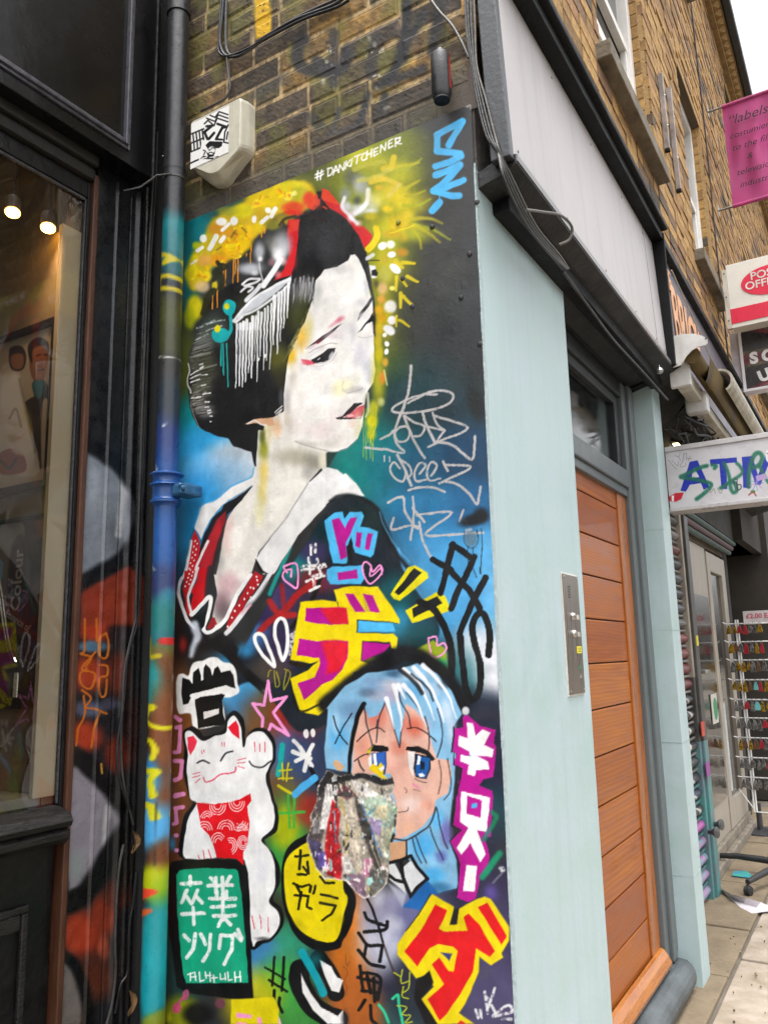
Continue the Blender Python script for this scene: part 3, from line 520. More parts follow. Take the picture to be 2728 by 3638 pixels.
    L("E 550 260 575 400", 12, 'd8d8a0', 4, .8); L("E 390 480 400 640 380 700", 26, 'd8d6b0', 8, .75); L("E 480 600 470 800 420 900 440 980", 8, 'd4d020', 3, .9)
    for x in (355, 380, 400, 420, 445): L("E %d 620 %d %d" % (x, x - 3, 850 + (x * 37) % 300), 7, 'c8c81a', 3, .7)
    # teal drops with yellow hearts
    for q in ("A 575 1800 68 85", "A 490 2060 92 76"): t = q.split(); O('%s %s %s' % tuple(t[:3]), float(t[3]), float(t[4]), '10a6aa', 1, 0, .85)
    L("A 585 1860 585 2010 540 2100", 34, '10a6aa', 5); O("A 552 1788", 30, 36, 'd8cc08', 1, 0, .7); O("A 462 2000", 32, 42, 'd8cc08', 1, 15, .7)
    for s in ("C 495 0 495 210", "C 515 0 518 295", "C 548 0 562 410"): L(s, 13, '14a09c', 2, .97)
    # comb: white swoop and dripping fringe
    P("A 615 1930 680 1840 800 1720 1000 1600 1150 1510 1165 1490 1160 1530 1040 1640 860 1790 700 1880", 'ccd0d6', 8); L("A 625 1920 680 1850 800 1720 960 1620 1150 1520", 24, 'e9e9ec', 5); L("A 640 1900 800 1840 1000 1700 1130 1590", 22, 'dcdee2', 5); L("A 615 1925 650 1930 700 1890", 30, 'e6e6ea', 6); L("A 740 1730 830 1640 870 1590", 40, 'd4d6da', 6)
    for i, (x, y0, y1, w) in enumerate(((650, 1960, 2560, 22), (685, 1960, 2540, 26), (715, 1940, 2550, 24), (745, 1920, 2500, 26), (775, 1950, 2420, 20), (800, 1890, 2470, 24), (828, 1880, 2300, 16), (850, 1840, 2500, 20), (880, 1850, 2260, 20), (912, 1810, 2390, 16), (940, 1790, 2300, 18), (975, 1760, 2390, 16), (1005, 1690, 2150, 30), (1045, 1660, 2240, 26), (1075, 1650, 2120, 18), (1105, 1610, 2000, 22), (1138, 1560, 1900, 22), (1155, 1530, 1700, 14))):
        L("A %d %d %d %d %d %d" % (x, y0, x - 6, (y0 + y1) / 2, x - 14, y1), w * 1.2, random.choice(('f4f4f6', 'e8eaee', 'eef0f2')), 3, .97, w2=w * .4)
    for i in range(12): L("A %d 2020 %d 2240" % (655 + i * 33, 649 + i * 33), 7, random.choice(('141416', '5a5c2a', '2a2c24')), 4, .5)
    O("C 850 148", 14, 24, 'eceae6', .95, 15, .6); O("C 914 115", 16, 26, 'eceae6', .95, 10, .6)
    # --- white collar and red lining
    P("C 1450 1200 1510 1180 1600 1200 1659 1250 E 180 1240 280 1330 360 1450 200 1440 60 1490 0 1530 C 1500 1540 1230 1820 1000 2194 900 2194 850 2090 830 2040 1000 1800 1150 1600 1330 1310", 'dfdedd', 6); L("C 1450 1200 1340 1310", 26, '1c1c1e', 4, .9, w2=8); L("C 1320 1330 1150 1600 1000 1800 850 1990", 12, '8e8c8c', 9, .7)
    for q in ("E 150 1330 150 110 eeeeee .8", "C 1400 1450 120 130 d0cfce .6", "C 1150 1750 90 130 e9e8e6 .7", "C 1330 1520 60 90 c4c2c0 .5"):
        t = q.split(); O('%s %s %s' % tuple(t[:3]), float(t[3]), float(t[4]), t[5], float(t[6]), hard=.1)
    L("E 40 1500 140 1450 260 1450 400 1510 490 1590 560 1800 640 1960 780 2140", 34, '0e1214', 16, .85); L("E 500 1600 540 1720 640 1900 790 2080", 12, '5aaee0', 9, .7)
    P("C 290 1560 330 1530 460 1480 600 1360 720 1310 800 1270 800 1340 620 1460 520 1530 400 1660 350 1760 315 1860 285 1810 245 1760", 'e0dedc', 5); L("C 240 1740 300 1560 330 1530 460 1480 600 1350 780 1270 805 1180", 12, '3a9ed8', 8, .75)
    P("C 800 1350 640 1470 530 1530 510 1580 420 1650 350 1790 300 1950 250 2080 290 2100 420 1900 480 1790 560 1630 700 1490", '17171a', 4); P("C 550 1590 450 1680 400 1800 300 2000 260 2194 400 2194 440 2000 500 1850 540 1680", '8a1a20', 6); P("C 480 1660 420 1780 350 1950 300 2100 290 2194 380 2194 420 2000 500 1780", 'b01e26', 12, .9)
    P("C 245 1770 300 1880 300 1960 250 2194 170 2194 200 1950 230 1830", 'c41c24', 4); L("C 375 1880 320 2000 270 2110 250 2194", 24, 'e6dad8', 5); P("C 450 2194 480 2080 500 1900 560 1640 500 1780 430 2000 400 2194", '2a2426', 8, .9)
    L("C 215 1880 180 2060 150 2194 G 170 100 150 180 160 280 200 400 240 500 300 560", 32, 'e4e2e4', 5); L("C 235 1770 190 1950 140 2150 G 110 130 100 260", 14, '14485e', 10, .7)
    for i in range(14): O("C %f %f" % (255 - i * 6 + 26 * (i % 2), 1880 + i * 26), 8, 12, 'f0ecea', .97, 20, .6)
    P("G 200 20 340 20 300 120 240 220 260 330 270 470 230 420 190 200", 'b81c22', 5); P("G 340 0 440 0 420 200 400 300 330 400 280 440 270 350 290 240 260 220 320 120", 'c4141c', 6); L("G 330 0 290 120 250 220 240 290 280 430", 26, 'dcd6d6', 5); L("G 450 0 430 150 430 300", 60, '2a282a', 14, .85)
    for i in range(9): O("G %f %f" % (265 - i * 6 + (24 if i % 2 else -6), 10 + i * 20), 9, 10, 'f0eeec', .97, 0, .6)
    L("G 275 435 370 340 440 270 460 300 445 400 390 570 460 600 600 480 700 260 830 60", 38, 'f0efed', 4, sm=1); P("G 280 480 420 390 400 540 350 600 270 520", '151517', 4); P("G 470 460 500 470 520 530 450 580 420 560", '9a1e26', 6)
    P("G 870 20 950 70 900 170 800 310 700 480 620 580 600 560 640 440 760 220", 'aa1a22', 6); L("G 880 110 860 150 800 240 760 300 720 360 680 410 650 480 610 560", 1, 'ffffff', 1, 0)
    for x, y in ((885, 75), (890, 110), (830, 185), (900, 150), (805, 240), (835, 280), (770, 295), (722, 352), (685, 405), (657, 470), (618, 552), (860, 190)): O("G %d %d" % (x, y), 10, 14, 'efeceb', .97, -20, .6)
    L("G 1050 0 920 200 820 330 700 500 600 620", 40, 'dcdadc', 6); L("G 990 130 880 290 780 370", 22, '8a8c94', 8, .7); L("G 830 350 740 420", 24, 'e6a8b8', 10, .7)
    P("C 820 2040 860 2090 900 2160 950 2190 930 2194 860 2170", '161618', 4)
    L("G 300 540 330 640 290 760 270 830", 90, 'c9d0dc', 26, .9, w2=40); P("G 360 590 460 660 560 600 720 760 700 900 900 1060 960 1200 800 1060 600 850 420 720", '131315', 14); O("G 190 720", 70, 130, 'a82420', .85); O("G 430 740", 150, 100, '121214', .9); O("G 640 700", 110, 90, '161618', .9); O("G 790 780", 120, 110, '2f8ac0', .85); L("G 660 830 800 980 950 1120", 60, '121214', 14, .9)
    # --- crown-like black letter with a white halo
    halo = "G 130 1040 180 1000 240 1020 290 900 380 880 440 850 510 850 570 890 640 900 690 960 710 1080 720 1180 640 1220 560 1240 590 1380 560 1480 310 1520 260 1380 160 1380 130 1290"
    P(halo, 'e9e8e6', 8, 1, 1); P("G 180 1040 250 1060 275 1100 290 990 340 950 360 1020 360 1070 385 1060 385 950 410 910 450 960 470 1020 490 950 520 930 550 990 640 970 670 1010 690 1140 600 1110 480 1140 350 1170 280 1190 240 1290 190 1300 175 1200", '0e0f10', 4); P("G 300 1250 350 1220 560 1190 590 1200 560 1250 580 1400 600 1480 330 1520 320 1400", '0e0f10', 4); P("G 380 1365 530 1330 535 1380 385 1430", 'd8d4d0', 3); L("G 270 1210 560 1140", 34, 'e6e5e3', 3, sm=0)
    # pair of white loops, tag strokes, hearts, star
    for s in ("1100 475 1150 490 1175 600 1175 760 1140 870 1100 760 1065 640 1065 540", "890 620 950 640 1010 780 1060 930 960 840 890 730 870 660"): L('G ' + s, 34, 'efeeec', 4, cl=1)
    P("G 1200 620 1290 560 1240 760 1190 860", 'c9c6c4', 8, .9, dry=.35)
    L("G 1210 0 1150 30 1140 110 1200 160 1270 185 C 1220 2040 1200 2090 1170 2110", 1, 'ee95cf', 1, 0); L("C 1120 2180 1090 2130 1150 2100 1190 2090 1215 2110 G 1280 30 1275 185 1200 150 1140 90 1150 30 1210 10 1215 80", 18, PK, 3)
    for s in ("C 1350 1920 1355 2010", "C 1395 1910 1395 1985", "C 1270 2120 1480 2100", "C 1330 2040 1340 2190", "C 1410 2050 1440 2194", "G 1320 15 1540 -20", "G 1410 70 1560 40", "G 1420 100 1440 190", "G 1390 210 1480 170", "G 1360 120 1550 60"): L(s, 26, 'eeecea', 4, .95, sm=0, dry=.25)
    L("G 1000 1070 1030 1260 1180 1220 1050 1370 1190 1590 1030 1480 1010 1530", 28, PK, 3, sm=0); L("G 1000 1080 960 1300 850 1290 950 1420 945 1500", 28, PK, 3, sm=0)
    for s in ("1060 970 1070 1120 1110 1100 1080 980", "1170 960 1150 1150 1210 1000 1150 950", "1000 1030 1010 980 1030 970"): L('G ' + s, 9, 'b8b020', 3, .8)
    # --- two-character pieces in blue / magenta and yellow / magenta
    P("E -20 1690 80 1610 150 1600 170 1670 220 1605 330 1600 350 1640 320 1740 400 1750 490 1790 450 2010 420 2040 270 1990 240 1900 190 1930 200 2060 190 2090 60 2090", LB, 6); P("E 50 1680 120 1660 175 1760 225 1660 290 1650 210 1850 185 1900 195 2030 135 2060 90 1850", MG, 4); P("E 285 1790 340 1800 320 1950 270 1930", MG, 4); P("E 390 1800 440 1810 405 1975 365 1960", MG, 4); P("E 235 1840 250 1900 240 2080 215 2060 205 1930", '101214', 4)
    P("H -55 10 0 -20 300 -30 290 50 300 100 270 150 -20 150 -50 100", LB, 6); P("H 45 40 235 5 240 90 55 115", MG, 4)
    yb = "G 1300 320 1500 300 1659 320 H 60 380 10 200 170 170 430 170 600 420 640 480 640 520 230 480 230 610 580 620 620 660 610 770 560 760 550 700 280 690 270 880 400 920 300 960 200 990 180 1100 60 1230 -130 1390 G 1300 1360 1210 1040 1380 960 1470 880 1400 900 1210 860"
    P(yb, YE, 7); O("H 380 880", 110, 80, 'b8ac10', .6)
    P("G 1350 375 1659 370 H 130 380 150 530 0 530 G 1600 540 1345 500", MG, 4); P("G 1480 380 1659 370 H 130 380 150 530 -20 525", 'd81a28', 14, .9)
    P("G 1290 660 1450 690 H 0 680 150 690 140 850 100 960 0 1060 -100 1100 G 1340 1250 1280 1090 1440 1030 1490 900 1480 850 1270 820", MG, 4); P("G 1500 700 H 0 680 145 700 130 860 60 980 -60 1000 G 1560 900", 'd8182a', 24, .95)
    P("H 115 240 200 240 310 410 210 410", MG, 4); P("H 285 240 380 250 450 415 360 410", MG, 4); P("H 285 700 560 720 480 800 280 880", MG, 4); P("H 290 250 330 340 360 410 310 410", 'b8a040', 5, .8)
    P("H 240 490 570 520 600 600 240 605", LB, 8, .95); L("G 1210 890 1350 920", 34, '241c10', 5); L("H 235 490 480 500 620 520", 8, '1a2a2a', 4, .8)
    L("G 1210 1070 1290 1350 1500 1280 H 60 1250 200 1110", 20, '18140e', 6, .85)
    for s in ("H 550 250 720 -10 790 -30 900 40 910 90 640 310 580 290", "H 695 400 1000 220 1080 260 1120 400 760 520"): P(s, 'dcd006', 6)
    P("H 590 230 780 -5 850 40 630 260", '17191a', 4); P("H 760 380 1000 260 1050 330 770 470", '17191a', 4)
    for s in ("E 350 2194 340 2130 370 2080 420 2110 440 2170 500 2110 530 2140 520 2194", "H 290 10 300 70 350 140 420 100 470 30 460 -10"): L(s, 16, PK, 3)
    L("H 370 -20 360 70 400 50 450 0", 14, PK, 3); L("H 920 660 990 650 1000 730 1060 710 1085 760 1040 820 960 840 930 760 910 660", 16, PK, 3)
    # --- silver marker tags
    for s, w in (("800 215 795 350 760 530 700 700 640 850", 26), ("1050 485 900 490 760 540 660 590 630 640 720 665 900 650 1080 610 1190 550 1200 480 1110 450 980 465 780 570", 22), ("510 910 600 870 640 830 660 940 740 1040 560 1010 370 995", 22), ("700 800 650 850 680 930 760 920 790 850 760 790 700 800", 20), ("740 690 790 830 850 960 930 1090", 24), ("750 690 830 750 930 790 900 870 820 890", 20), ("915 660 960 800 1030 950", 26), ("1010 660 1060 780 1130 830 960 790", 20), ("1040 690 1340 800 1080 930 970 985", 22), ("1130 830 1040 940", 20), ("1050 940 1180 960 1290 1040 1380 1105 1400 990 1410 885", 24),
                 ("690 1190 640 1130 600 1190 640 1280 720 1310 750 1220", 20), ("670 1060 740 1200 800 1350", 26), ("690 1100 780 1160 800 1240 760 1280", 20), ("880 1240 940 1160 880 1140 830 1230 850 1310 940 1290", 20), ("990 1250 1050 1160 990 1130 950 1230 980 1300 1080 1280", 20), ("1110 1120 1150 1210", 24), ("1130 1150 1370 1175 1130 1300 1070 1330", 22), ("1130 1310 1250 1340 1350 1420 1430 1530 1450 1450 1465 1365", 24), ("775 1395 900 1365 1020 1370 1120 1410", 22), ("550 1070 550 1120", 12), ("600 1080 600 1120", 14),
                 ("580 1510 720 1460 750 1600 830 1730 870 1760", 24), ("640 1660 620 1770 780 1730 870 1740", 22), ("820 1460 830 1640 795 1870", 22), ("820 1560 930 1700", 22), ("860 1630 1190 1610 940 1820 1290 1810 1490 1805", 22), ("880 1700 910 1850 980 2020 1030 2050", 24), ("1300 1590 1260 1690", 20)):
        L('E ' + s, w, SI, 2, .95, dry=.02)
    # --- black patch with drips, dark smear, black slanted tag
    O("E 1420 560", 110, 260, '141414', .8, -12, .3); O("E 1390 1680", 190, 80, '0f1012', .95, -14, .3); O("E 1470 1640", 110, 110, '0f1012', .9, 0, .3); O("E 1370 1860", 75, 100, '5a6a74', .7, 0, .5); L("E 1310 1780 1310 1900 1390 1950 1440 1880 1430 1780", 8, '2a2a2c', 3, .8)
    for s in ("E 1470 1760 1480 1900 1465 2194", "E 1395 1940 1395 2090", "E 1345 1930 1345 2140", "E 1420 1780 1440 1850", "H 1405 -10 1405 45", "H 1340 0 1370 80"): L(s, 9, '1c2226', 2, .9)
    L("E 1330 1780 1370 1770", 30, 'c9b8b8', 6, .6)
    BLK = '0f1013'
    for s in ("E 1200 1910 1130 2194 H 1080 50 1030 230", "E 1190 1920 1290 1970 1380 2040", "E 1010 2060 1180 2150 H 1130 30 1300 200 1400 380", "E 1410 2030 1330 2194 H 1280 60 1200 200 1130 380", "H 1460 90 1370 250 1280 440 1210 620"): L(s, 62, BLK, 3, sm=0)
    L("H 830 320 960 380 1060 540 1130 760 1130 1000 1100 1150", 68, BLK, 3); L("H 1215 650 1240 900 1270 1150 1330 1250 1400 1140 1400 900 1350 700 1330 560 1370 450 1440 440 1490 600 1480 820", 64, BLK, 3); O("H 830 330", 50, 24, BLK, .95, 15, .5)
    # --- blue tag at the top right
    for s in ("B 1290 30 1140 110 1050 160 1050 300", "B 1290 40 1160 260", "B 1050 310 1270 340 1280 360 1160 420 1030 460", "B 1270 440 1130 510 1030 540", "B 1270 450 1150 580 1010 690", "B 1300 590 1180 640 1040 680", "B 1020 690 1180 740 1260 740", "B 1070 800 1000 880"): L(s, 64, '44b0e8', 7, sm=0)
    L("B 1065 740 1072 790", 10, '44b0e8', 3)
    # white signature along the top
    sig = [((0, 0, 6, -58), (22, 2, 30, -56), (-12, -18, 42, -26), (-10, -38, 44, -44)), ((0, 0, 6, -52), (0, -50, 30, -44, 36, -24, 22, -6, 0, 0)), ((0, 0, 16, -50, 34, -2), (6, -18, 30, -20)), ((0, 0, 4, -48, 32, -4, 36, -52),), ((0, 0, 4, -50), (30, -50, 4, -22, 34, -4)), ((0, 0, 6, -50),), ((14, 0, 18, -48), (-2, -46, 38, -52)),
           ((34, -44, 10, -46, 0, -22, 12, -2, 32, -8),), ((0, 0, 5, -50), (28, -2, 33, -52), (2, -24, 32, -28)), ((30, -50, 4, -46, 0, 0, 30, -6), (2, -24, 24, -26)), ((0, 0, 4, -50, 30, -4, 36, -54),), ((30, -50, 4, -46, 0, 0, 30, -6), (2, -24, 24, -26)), ((0, 0, 5, -50), (0, -48, 34, -46, 30, -26, 4, -22, 40, -2))]
    xs = ((1410, 590), (1510, 555), (1562, 540), (1615, 520), (1680, 485), (1735, 460), (1770, 440), (1830, 415), (1880, 390), (1945, 365), (2010, 330), (2085, 290), (2150, 268))
    for (x, y), g in zip(xs, sig):
        for st in g:
            q = ' '.join('%f %f' % (x + st[i] * 1.45, y + (st[i + 1] - st[i] * .36) * 1.45) for i in range(0, len(st), 2))
            L('A ' + q, 13, 'efeeec', 2.5, .97, sm=0)
    # --- girl with blue hair (a plain big-eyed comic face)
    L("H -70 1290 150 1120 350 970 560 850 700 810 850 850 1060 1010 1240 1290", 150, '101015', 34, .97)
    P("H -60 1330 120 1120 330 1000 620 960 800 900 1000 1000 1130 1160 1230 1380 1150 1500 1180 1800 1150 2194 J 1040 0 1000 400 1080 640 1090 900 900 950 600 600 450 700 400 600 500 400 N 900 500 860 440 740 420 730 330 745 150", '7fb2d4', 8, 1)
    for q in ("H 450 1100 250 130 7a9cc0 .8", "H 560 1200 130 120 b4a0b8 .8", "H 200 1350 200 130 6a92b8 .9", "H 800 1150 200 150 5c9ecc .8", "H 1000 1300 120 200 8ab8dc .9", "H 60 1600 130 200 58aade .95", "H 1130 1500 70 250 b8cce0 .8", "J 760 500 180 200 4aa4dc .95", "J 900 250 90 160 5ab0e4 .95", "J 980 380 90 200 6a62a8 .85", "J 930 600 90 90 5a62b0 .85", "J 860 780 170 130 4aa8e0 .95", "J 900 900 200 80 2a6a9a .8", "H 620 1000 200 60 2a4a68 .8", "H 880 1500 90 130 b0b0cc .8", "H 560 1110 170 90 c9c4d0 .75", "H 420 1210 150 90 a8a8bc .7", "H 760 1020 190 70 c2d2e2 .7", "H 950 1150 130 110 a9c4dc .75", "H 1080 1350 80 170 c9d6e4 .75", "H 330 1180 130 70 44546c .6", "H 1060 1100 90 70 20303e .6", "J 820 640 120 90 86c2e8 .7", "H 40 1480 60 160 a9c6dc .6"):
        t = q.split(); O('%s %s %s' % tuple(t[:3]), float(t[3]), float(t[4]), t[5], float(t[6]), hard=.2)
    fac = "H 300 1280 340 1420 430 1400 500 1270 580 1480 640 1700 680 1450 700 1280 800 1350 900 1480 960 1700 1000 1800 1120 1820 1140 1950 1100 2130 J 880 60 860 180 760 310 600 410 470 440 500 400 500 300 510 150 480 0 H 580 2194 560 1950 380 1960 190 1960 195 1800 210 1500"
    P(fac, 'd9ab9a', 5); gm = cv.mask(fac, 5)
    for q in ("H 420 1400 170 200 cc6a58 .8", "H 640 1450 120 200 cc6a5c .85", "H 780 1500 130 160 cf6450 .9", "H 300 1700 120 200 d89078 .8", "H 640 1700 130 130 cf7a66 .8", "H 620 1900 130 120 dca494 .9", "H 900 2060 150 110 dcb0a0 .9", "H 1050 1950 70 130 d6a896 .8", "J 640 100 160 130 e2c8c0 .95", "J 800 120 90 90 dc9a86 .8", "J 620 330 150 90 d8aa8e .9", "J 760 200 100 100 dcb0a0 .8"):
        t = q.split(); O('%s %s %s' % tuple(t[:3]), float(t[3]), float(t[4]), t[5], float(t[6]), hard=.15, clip=gm)
    P("J 430 470 590 450 590 640 440 640", 'c79a76', 4); L("J 600 450 600 620", 18, '1c1c20', 4)
    L("J 470 430 600 440 730 370 830 290 880 130", 16, '1e1c20', 6, .9); L("H 1020 1820 1040 2000 1010 2140", 10, '2a2426', 4, .8); L("H 1100 1800 1130 2000 1120 2120 1060 2194", 12, '2a2a30', 4, .8)
    L("H 300 1290 240 1420 200 1600 170 1780 165 1950", 48, '0e0f12', 5, w2=30)
    for s in ("H 305 1290 320 1450 350 1560 380 1680", "H 500 1270 440 1440 420 1650", "H 430 1440 420 1500", "H 500 1280 550 1400 600 1560 640 1700", "H 640 1700 660 1550 670 1430", "H 630 1180 660 1280 720 1380 750 1500", "H 700 1180 800 1300 870 1420 910 1510", "H 1000 1330 1040 1500 1040 1650 1000 1790", "H 880 1400 920 1560 920 1720", "J 830 320 850 400 900 520 950 630", "J 890 140 910 260 950 420 990 520", "J 690 410 730 520 790 660", "J 660 430 690 560 740 660"): L(s, 14, '2a2a36', 4, .85)
    for s in ("H 860 920 1000 1050 1100 1200 1180 1420", "H 680 960 820 1090 900 1250 970 1440", "H 580 1110 620 1260 660 1440 655 1540", "H 510 1240 550 1370 590 1520", "H 670 1110 780 1230 850 1380 900 1500", "H 770 940 900 1080 1000 1260 1060 1460", "H 620 1110 690 1240"): L(s, 46, 'eeeef2', 8, .95, w2=8)
    L("H 640 960 780 1080 850 1180", 40, '0e1014', 10, .8); L("H 750 1000 900 1130 960 1250", 22, '14202a', 8, .8)
    L("H 10 1400 60 1550 150 1670", 14, '15181c', 3); L("H 190 1380 110 1500 30 1660", 14, '15181c', 3)
    L("H 240 1640 330 1550 430 1510 500 1550", 12, '2a1c20', 3); L("H 720 1520 800 1510 900 1560 990 1640", 14, '2a1c20', 3)
    # eyes
    P("H 340 1720 390 1670 480 1680 535 1700 530 1740 400 1740", '0f1014', 3); P("H 370 1750 510 1740 520 1850 500 1960 400 1940 370 1850", '1f3f7a', 4); P("H 420 1760 500 1740 510 1880 440 1900", '2f62b8', 4); P("H 385 1760 415 1750 425 1870 395 1870", 'e8ecf4', 4); P("H 340 1800 375 1760 375 1860 350 1890", 'e4e0e0', 4); L("H 210 1830 300 1770 350 1760", 12, '1c1a1e', 3); L("H 250 1820 270 1880 300 1920", 14, '1c1a1e', 4)
    P("H 695 1730 710 1690 830 1685 920 1730 985 1810 950 1830 880 1760 770 1740", '0f1014', 3); P("H 720 1740 790 1740 770 1900 780 1990 730 1900", 'e2dcdc', 4); P("H 790 1760 870 1770 940 1800 940 1900 900 2000 800 1990 775 1900", '15202e', 3); P("H 810 1780 930 1800 920 1910 890 1990 800 1970 795 1880", '1258a0', 4); P("H 845 1830 885 1840 880 1910 840 1910", '0a1830', 4); P("H 820 1775 850 1790 830 1870 805 1860", 'eef2f6', 3); P("H 820 1950 860 1945 890 1970 840 1985", 'e8eef4', 3)
    L("H 790 2000 830 2020 900 2030", 9, '2a2226', 3, .8); L("H 770 2050 820 2080", 22, 'd878a8', 8, .7); L("H 770 2100 840 2110", 8, '5a3a3a', 3, .7); L("H 690 2080 710 2110 700 2130", 8, '5a4a48', 4, .8); L("J 520 180 570 175 610 160 620 130", 8, '2a2024', 3)
    P("H 345 1900 380 1850 430 1880 460 1840 490 1880 480 1960 540 2010 530 2040 470 2010 420 1960", 'e0c408', 4); P("H 440 1900 490 1870 495 1900 460 1930", 'e4e4e4', 4); P("H 320 1740 380 1690 400 1660 350 1760", 'c8c020', 4, .9); P("H 0 1850 40 1810 120 1880 100 1920 40 1910", 'c8a07a', 4)
    # collar, uniform
    P("J 430 680 480 660 560 800 600 960 440 820", 'd9dadc', 4); P("J 570 700 640 640 800 810 640 990 600 860", 'd6d8dc', 4)
    for s in ("J 540 640 570 800 640 980", "J 640 590 700 700 800 815", "J 800 815 700 900 640 990", "J 430 780 500 830 580 850", "J 440 660 540 640 640 590"): L(s, 34, '101216', 4, sm=0)
    P("J 640 1000 800 830 900 960 840 960 740 1110 560 1080", '1560a8', 10, .95); P("J 430 860 600 960 560 1080", 'b8bccc', 16, .8); O("J 420 1050", 160, 120, '8a86a8', .7); O("J 330 1000", 90, 130, 'c0c2ce', .8); O("J 480 1250", 160, 140, 'c2c4d4', .85)
    # --- magenta vertical lettering
    mg = "H 1240 1400 1280 1390 1400 1500 1550 1530 1530 1660 1555 1700 1530 1980 1440 2000 1400 2060 1520 2110 J 1420 40 1400 410 1340 420 1390 600 1380 670 1300 800 1260 1010 1180 1040 1080 990 1110 660 1070 560 1020 450 1110 360 1050 300 1080 0 H 1200 2194 1200 2020 1230 1980 1240 1900 1150 1850 1190 1760 1150 1740 1150 1520 1240 1510"
    P(mg, MG, 4)
    L("H 1155 1510 1140 1740", 16, '14141a', 4); L("H 1160 1740 1160 1860 1240 1900 1220 2000 J 1060 60 1030 310 1120 350 1010 450 1070 600 1110 680 1080 970", 12, '14141a', 4, .85, sm=0)
    for s in ("H 1270 1460 1330 1470 1360 1590 1420 1530 1500 1560 1440 1680 1530 1720 1520 1790 1380 1780 1480 1840 1490 1910 1370 1910 1360 1970 1290 1950 1300 1860 1220 1830 1225 1770 1310 1780 1300 1730 1200 1680 1200 1580 1290 1610",
              "J 1120 -15 1395 40 1360 370 1270 350 1350 580 1300 660 1210 470 1120 580 1080 520 1190 330 1110 270", "J 1170 680 1270 690 1250 940 1140 930"): P(s, 'eeedec', 4)
    P("J 1180 20 1315 70 1305 240 1170 200", MG, 4); P("J 1220 100 1270 95 1270 140 1220 150", '4aa8e0', 4); P("J 1200 480 1240 590 1180 620", MG, 4); O("H 1310 1770", 22, 24, '8aa0c8', .8)
    O("H 1265 1350", 44, 50, 'c9ccd0', .95, 0, .6); L("J 1410 180 1450 240 1330 440", 44, '12925e', 16, .7); L("J 1480 570 1400 680 1320 800", 60, '14a06c', 16, .8); O("J 1400 950", 110, 130, '5a4a9a', .9); O("J 1500 720", 50, 40, 'dfe6e6', .8, 0, .4, dry=.5); L("J 1500 760 1420 850", 20, '8a8a9a', 8, .6)
    # --- lucky cat
    cat = "G 200 1540 270 1500 350 1540 400 1600 580 1530 600 1420 680 1350 770 1440 780 1640 820 1560 900 1510 1000 1540 1060 1640 1070 1800 1010 1960 1050 2194 I 1085 150 1080 350 960 450 1050 580 1110 700 1110 850 1040 1010 1120 1090 1140 1250 1050 1380 950 1430 800 1430 700 600 200 620 160 450 200 220 290 90 230 0 G 240 2150 190 1950 200 1700 190 1600"
    P(cat, '0e0f11', 6, 1, 1)
    P("G 215 1560 270 1550 380 1640 500 1590 600 1560 620 1450 680 1400 740 1520 750 1680 770 1690 800 1600 880 1550 960 1560 1030 1660 1040 1800 1000 1900 970 1990 1020 2194 I 1050 150 1040 320 930 440 1000 530 1060 680 1060 900 1000 1030 1090 1130 1100 1260 1020 1370 900 1400 840 1400 780 640 500 610 220 620 205 440 250 230 320 100 270 60 G 250 2150 225 1950 240 1750 215 1650", 'e4e4e4', 5, 1, 1)
    for q in ("G 800 1950 120 220 eeeeee .8", "I 900 250 120 220 efefef .8", "I 930 750 90 200 d0d0da .7", "I 330 430 90 160 d8d8da .6", "G 450 1800 150 150 ecebea .7", "I 950 1380 120 30 4a4a4a .8", "I 900 560 90 60 d2d2d8 .5"):
        t = q.split(); O('%s %s %s' % tuple(t[:3]), float(t[3]), float(t[4]), t[5], float(t[6]), hard=.1)
    P("G 230 1610 290 1590 325 1640 300 1720 265 1770 240 1710", 'e0304a', 4); P("G 620 1510 690 1440 720 1500 725 1620 660 1570", 'd2142c', 4)
    for s in ("G 330 1850 380 1825 440 1850", "G 545 1830 590 1760 660 1735", "G 815 1830 850 1870 930 1890 1025 1830"): L(s, 16, '26242a', 4)
    L("G 380 1990 400 2030 470 2010 540 1960 620 1950 680 1930 685 1890", 13, 'd83a5a', 3)
    for s in ("700 1820 780 1800", "700 1850 775 1840", "705 1880 770 1895", "280 1955 350 1940", "275 1990 350 1970", "305 2040 350 2000", "870 1650 870 1735", "915 1660 918 1740", "970 1650 972 1740", "555 1655 560 1690", "580 1650 582 1690", "370 1730 375 1760", "390 1720 395 1745"): L('G ' + s, 9, 'd83a5a', 2, .95, sm=0)
    for s in ("845 1165 870 1290", "920 1160 935 1285", "1000 1180 1000 1310", "330 585 345 615", "380 545 395 615", "430 535 455 615"): L('I ' + s, 10, 'd83050', 2, .95, sm=0)
    bib = "G 730 2194 830 2140 I 840 70 800 130 820 280 800 480 760 560 770 690 700 620 510 610 480 500 440 400 370 320 320 90 500 100 650 80"
    P(bib, 'd8101c', 3); bm_ = cv.mask(bib, 3)
    for cxx, cyy, r0, a0, a1 in ((520, 110, 60, 0, 180), (700, 80, 60, 0, 180), (420, 250, 50, 200, 330), (530, 470, 60, 180, 320), (600, 350, 60, 190, 360), (750, 360, 40, 180, 350), (760, 470, 40, 0, 340), (720, 250, 70, 20, 120), (400, 360, 60, 220, 350), (640, 500, 50, 250, 430)):
        for r in (r0 * .55, r0 * .9, r0 * 1.25):
            L('I ' + ' '.join('%f %f' % (cxx + r * math.cos(rad(a)), cyy + r * 1.25 * math.sin(rad(a))) for a in np.linspace(a0, a1, 7)), 8, 'f2d8da', 2, .92, clip=bm_)
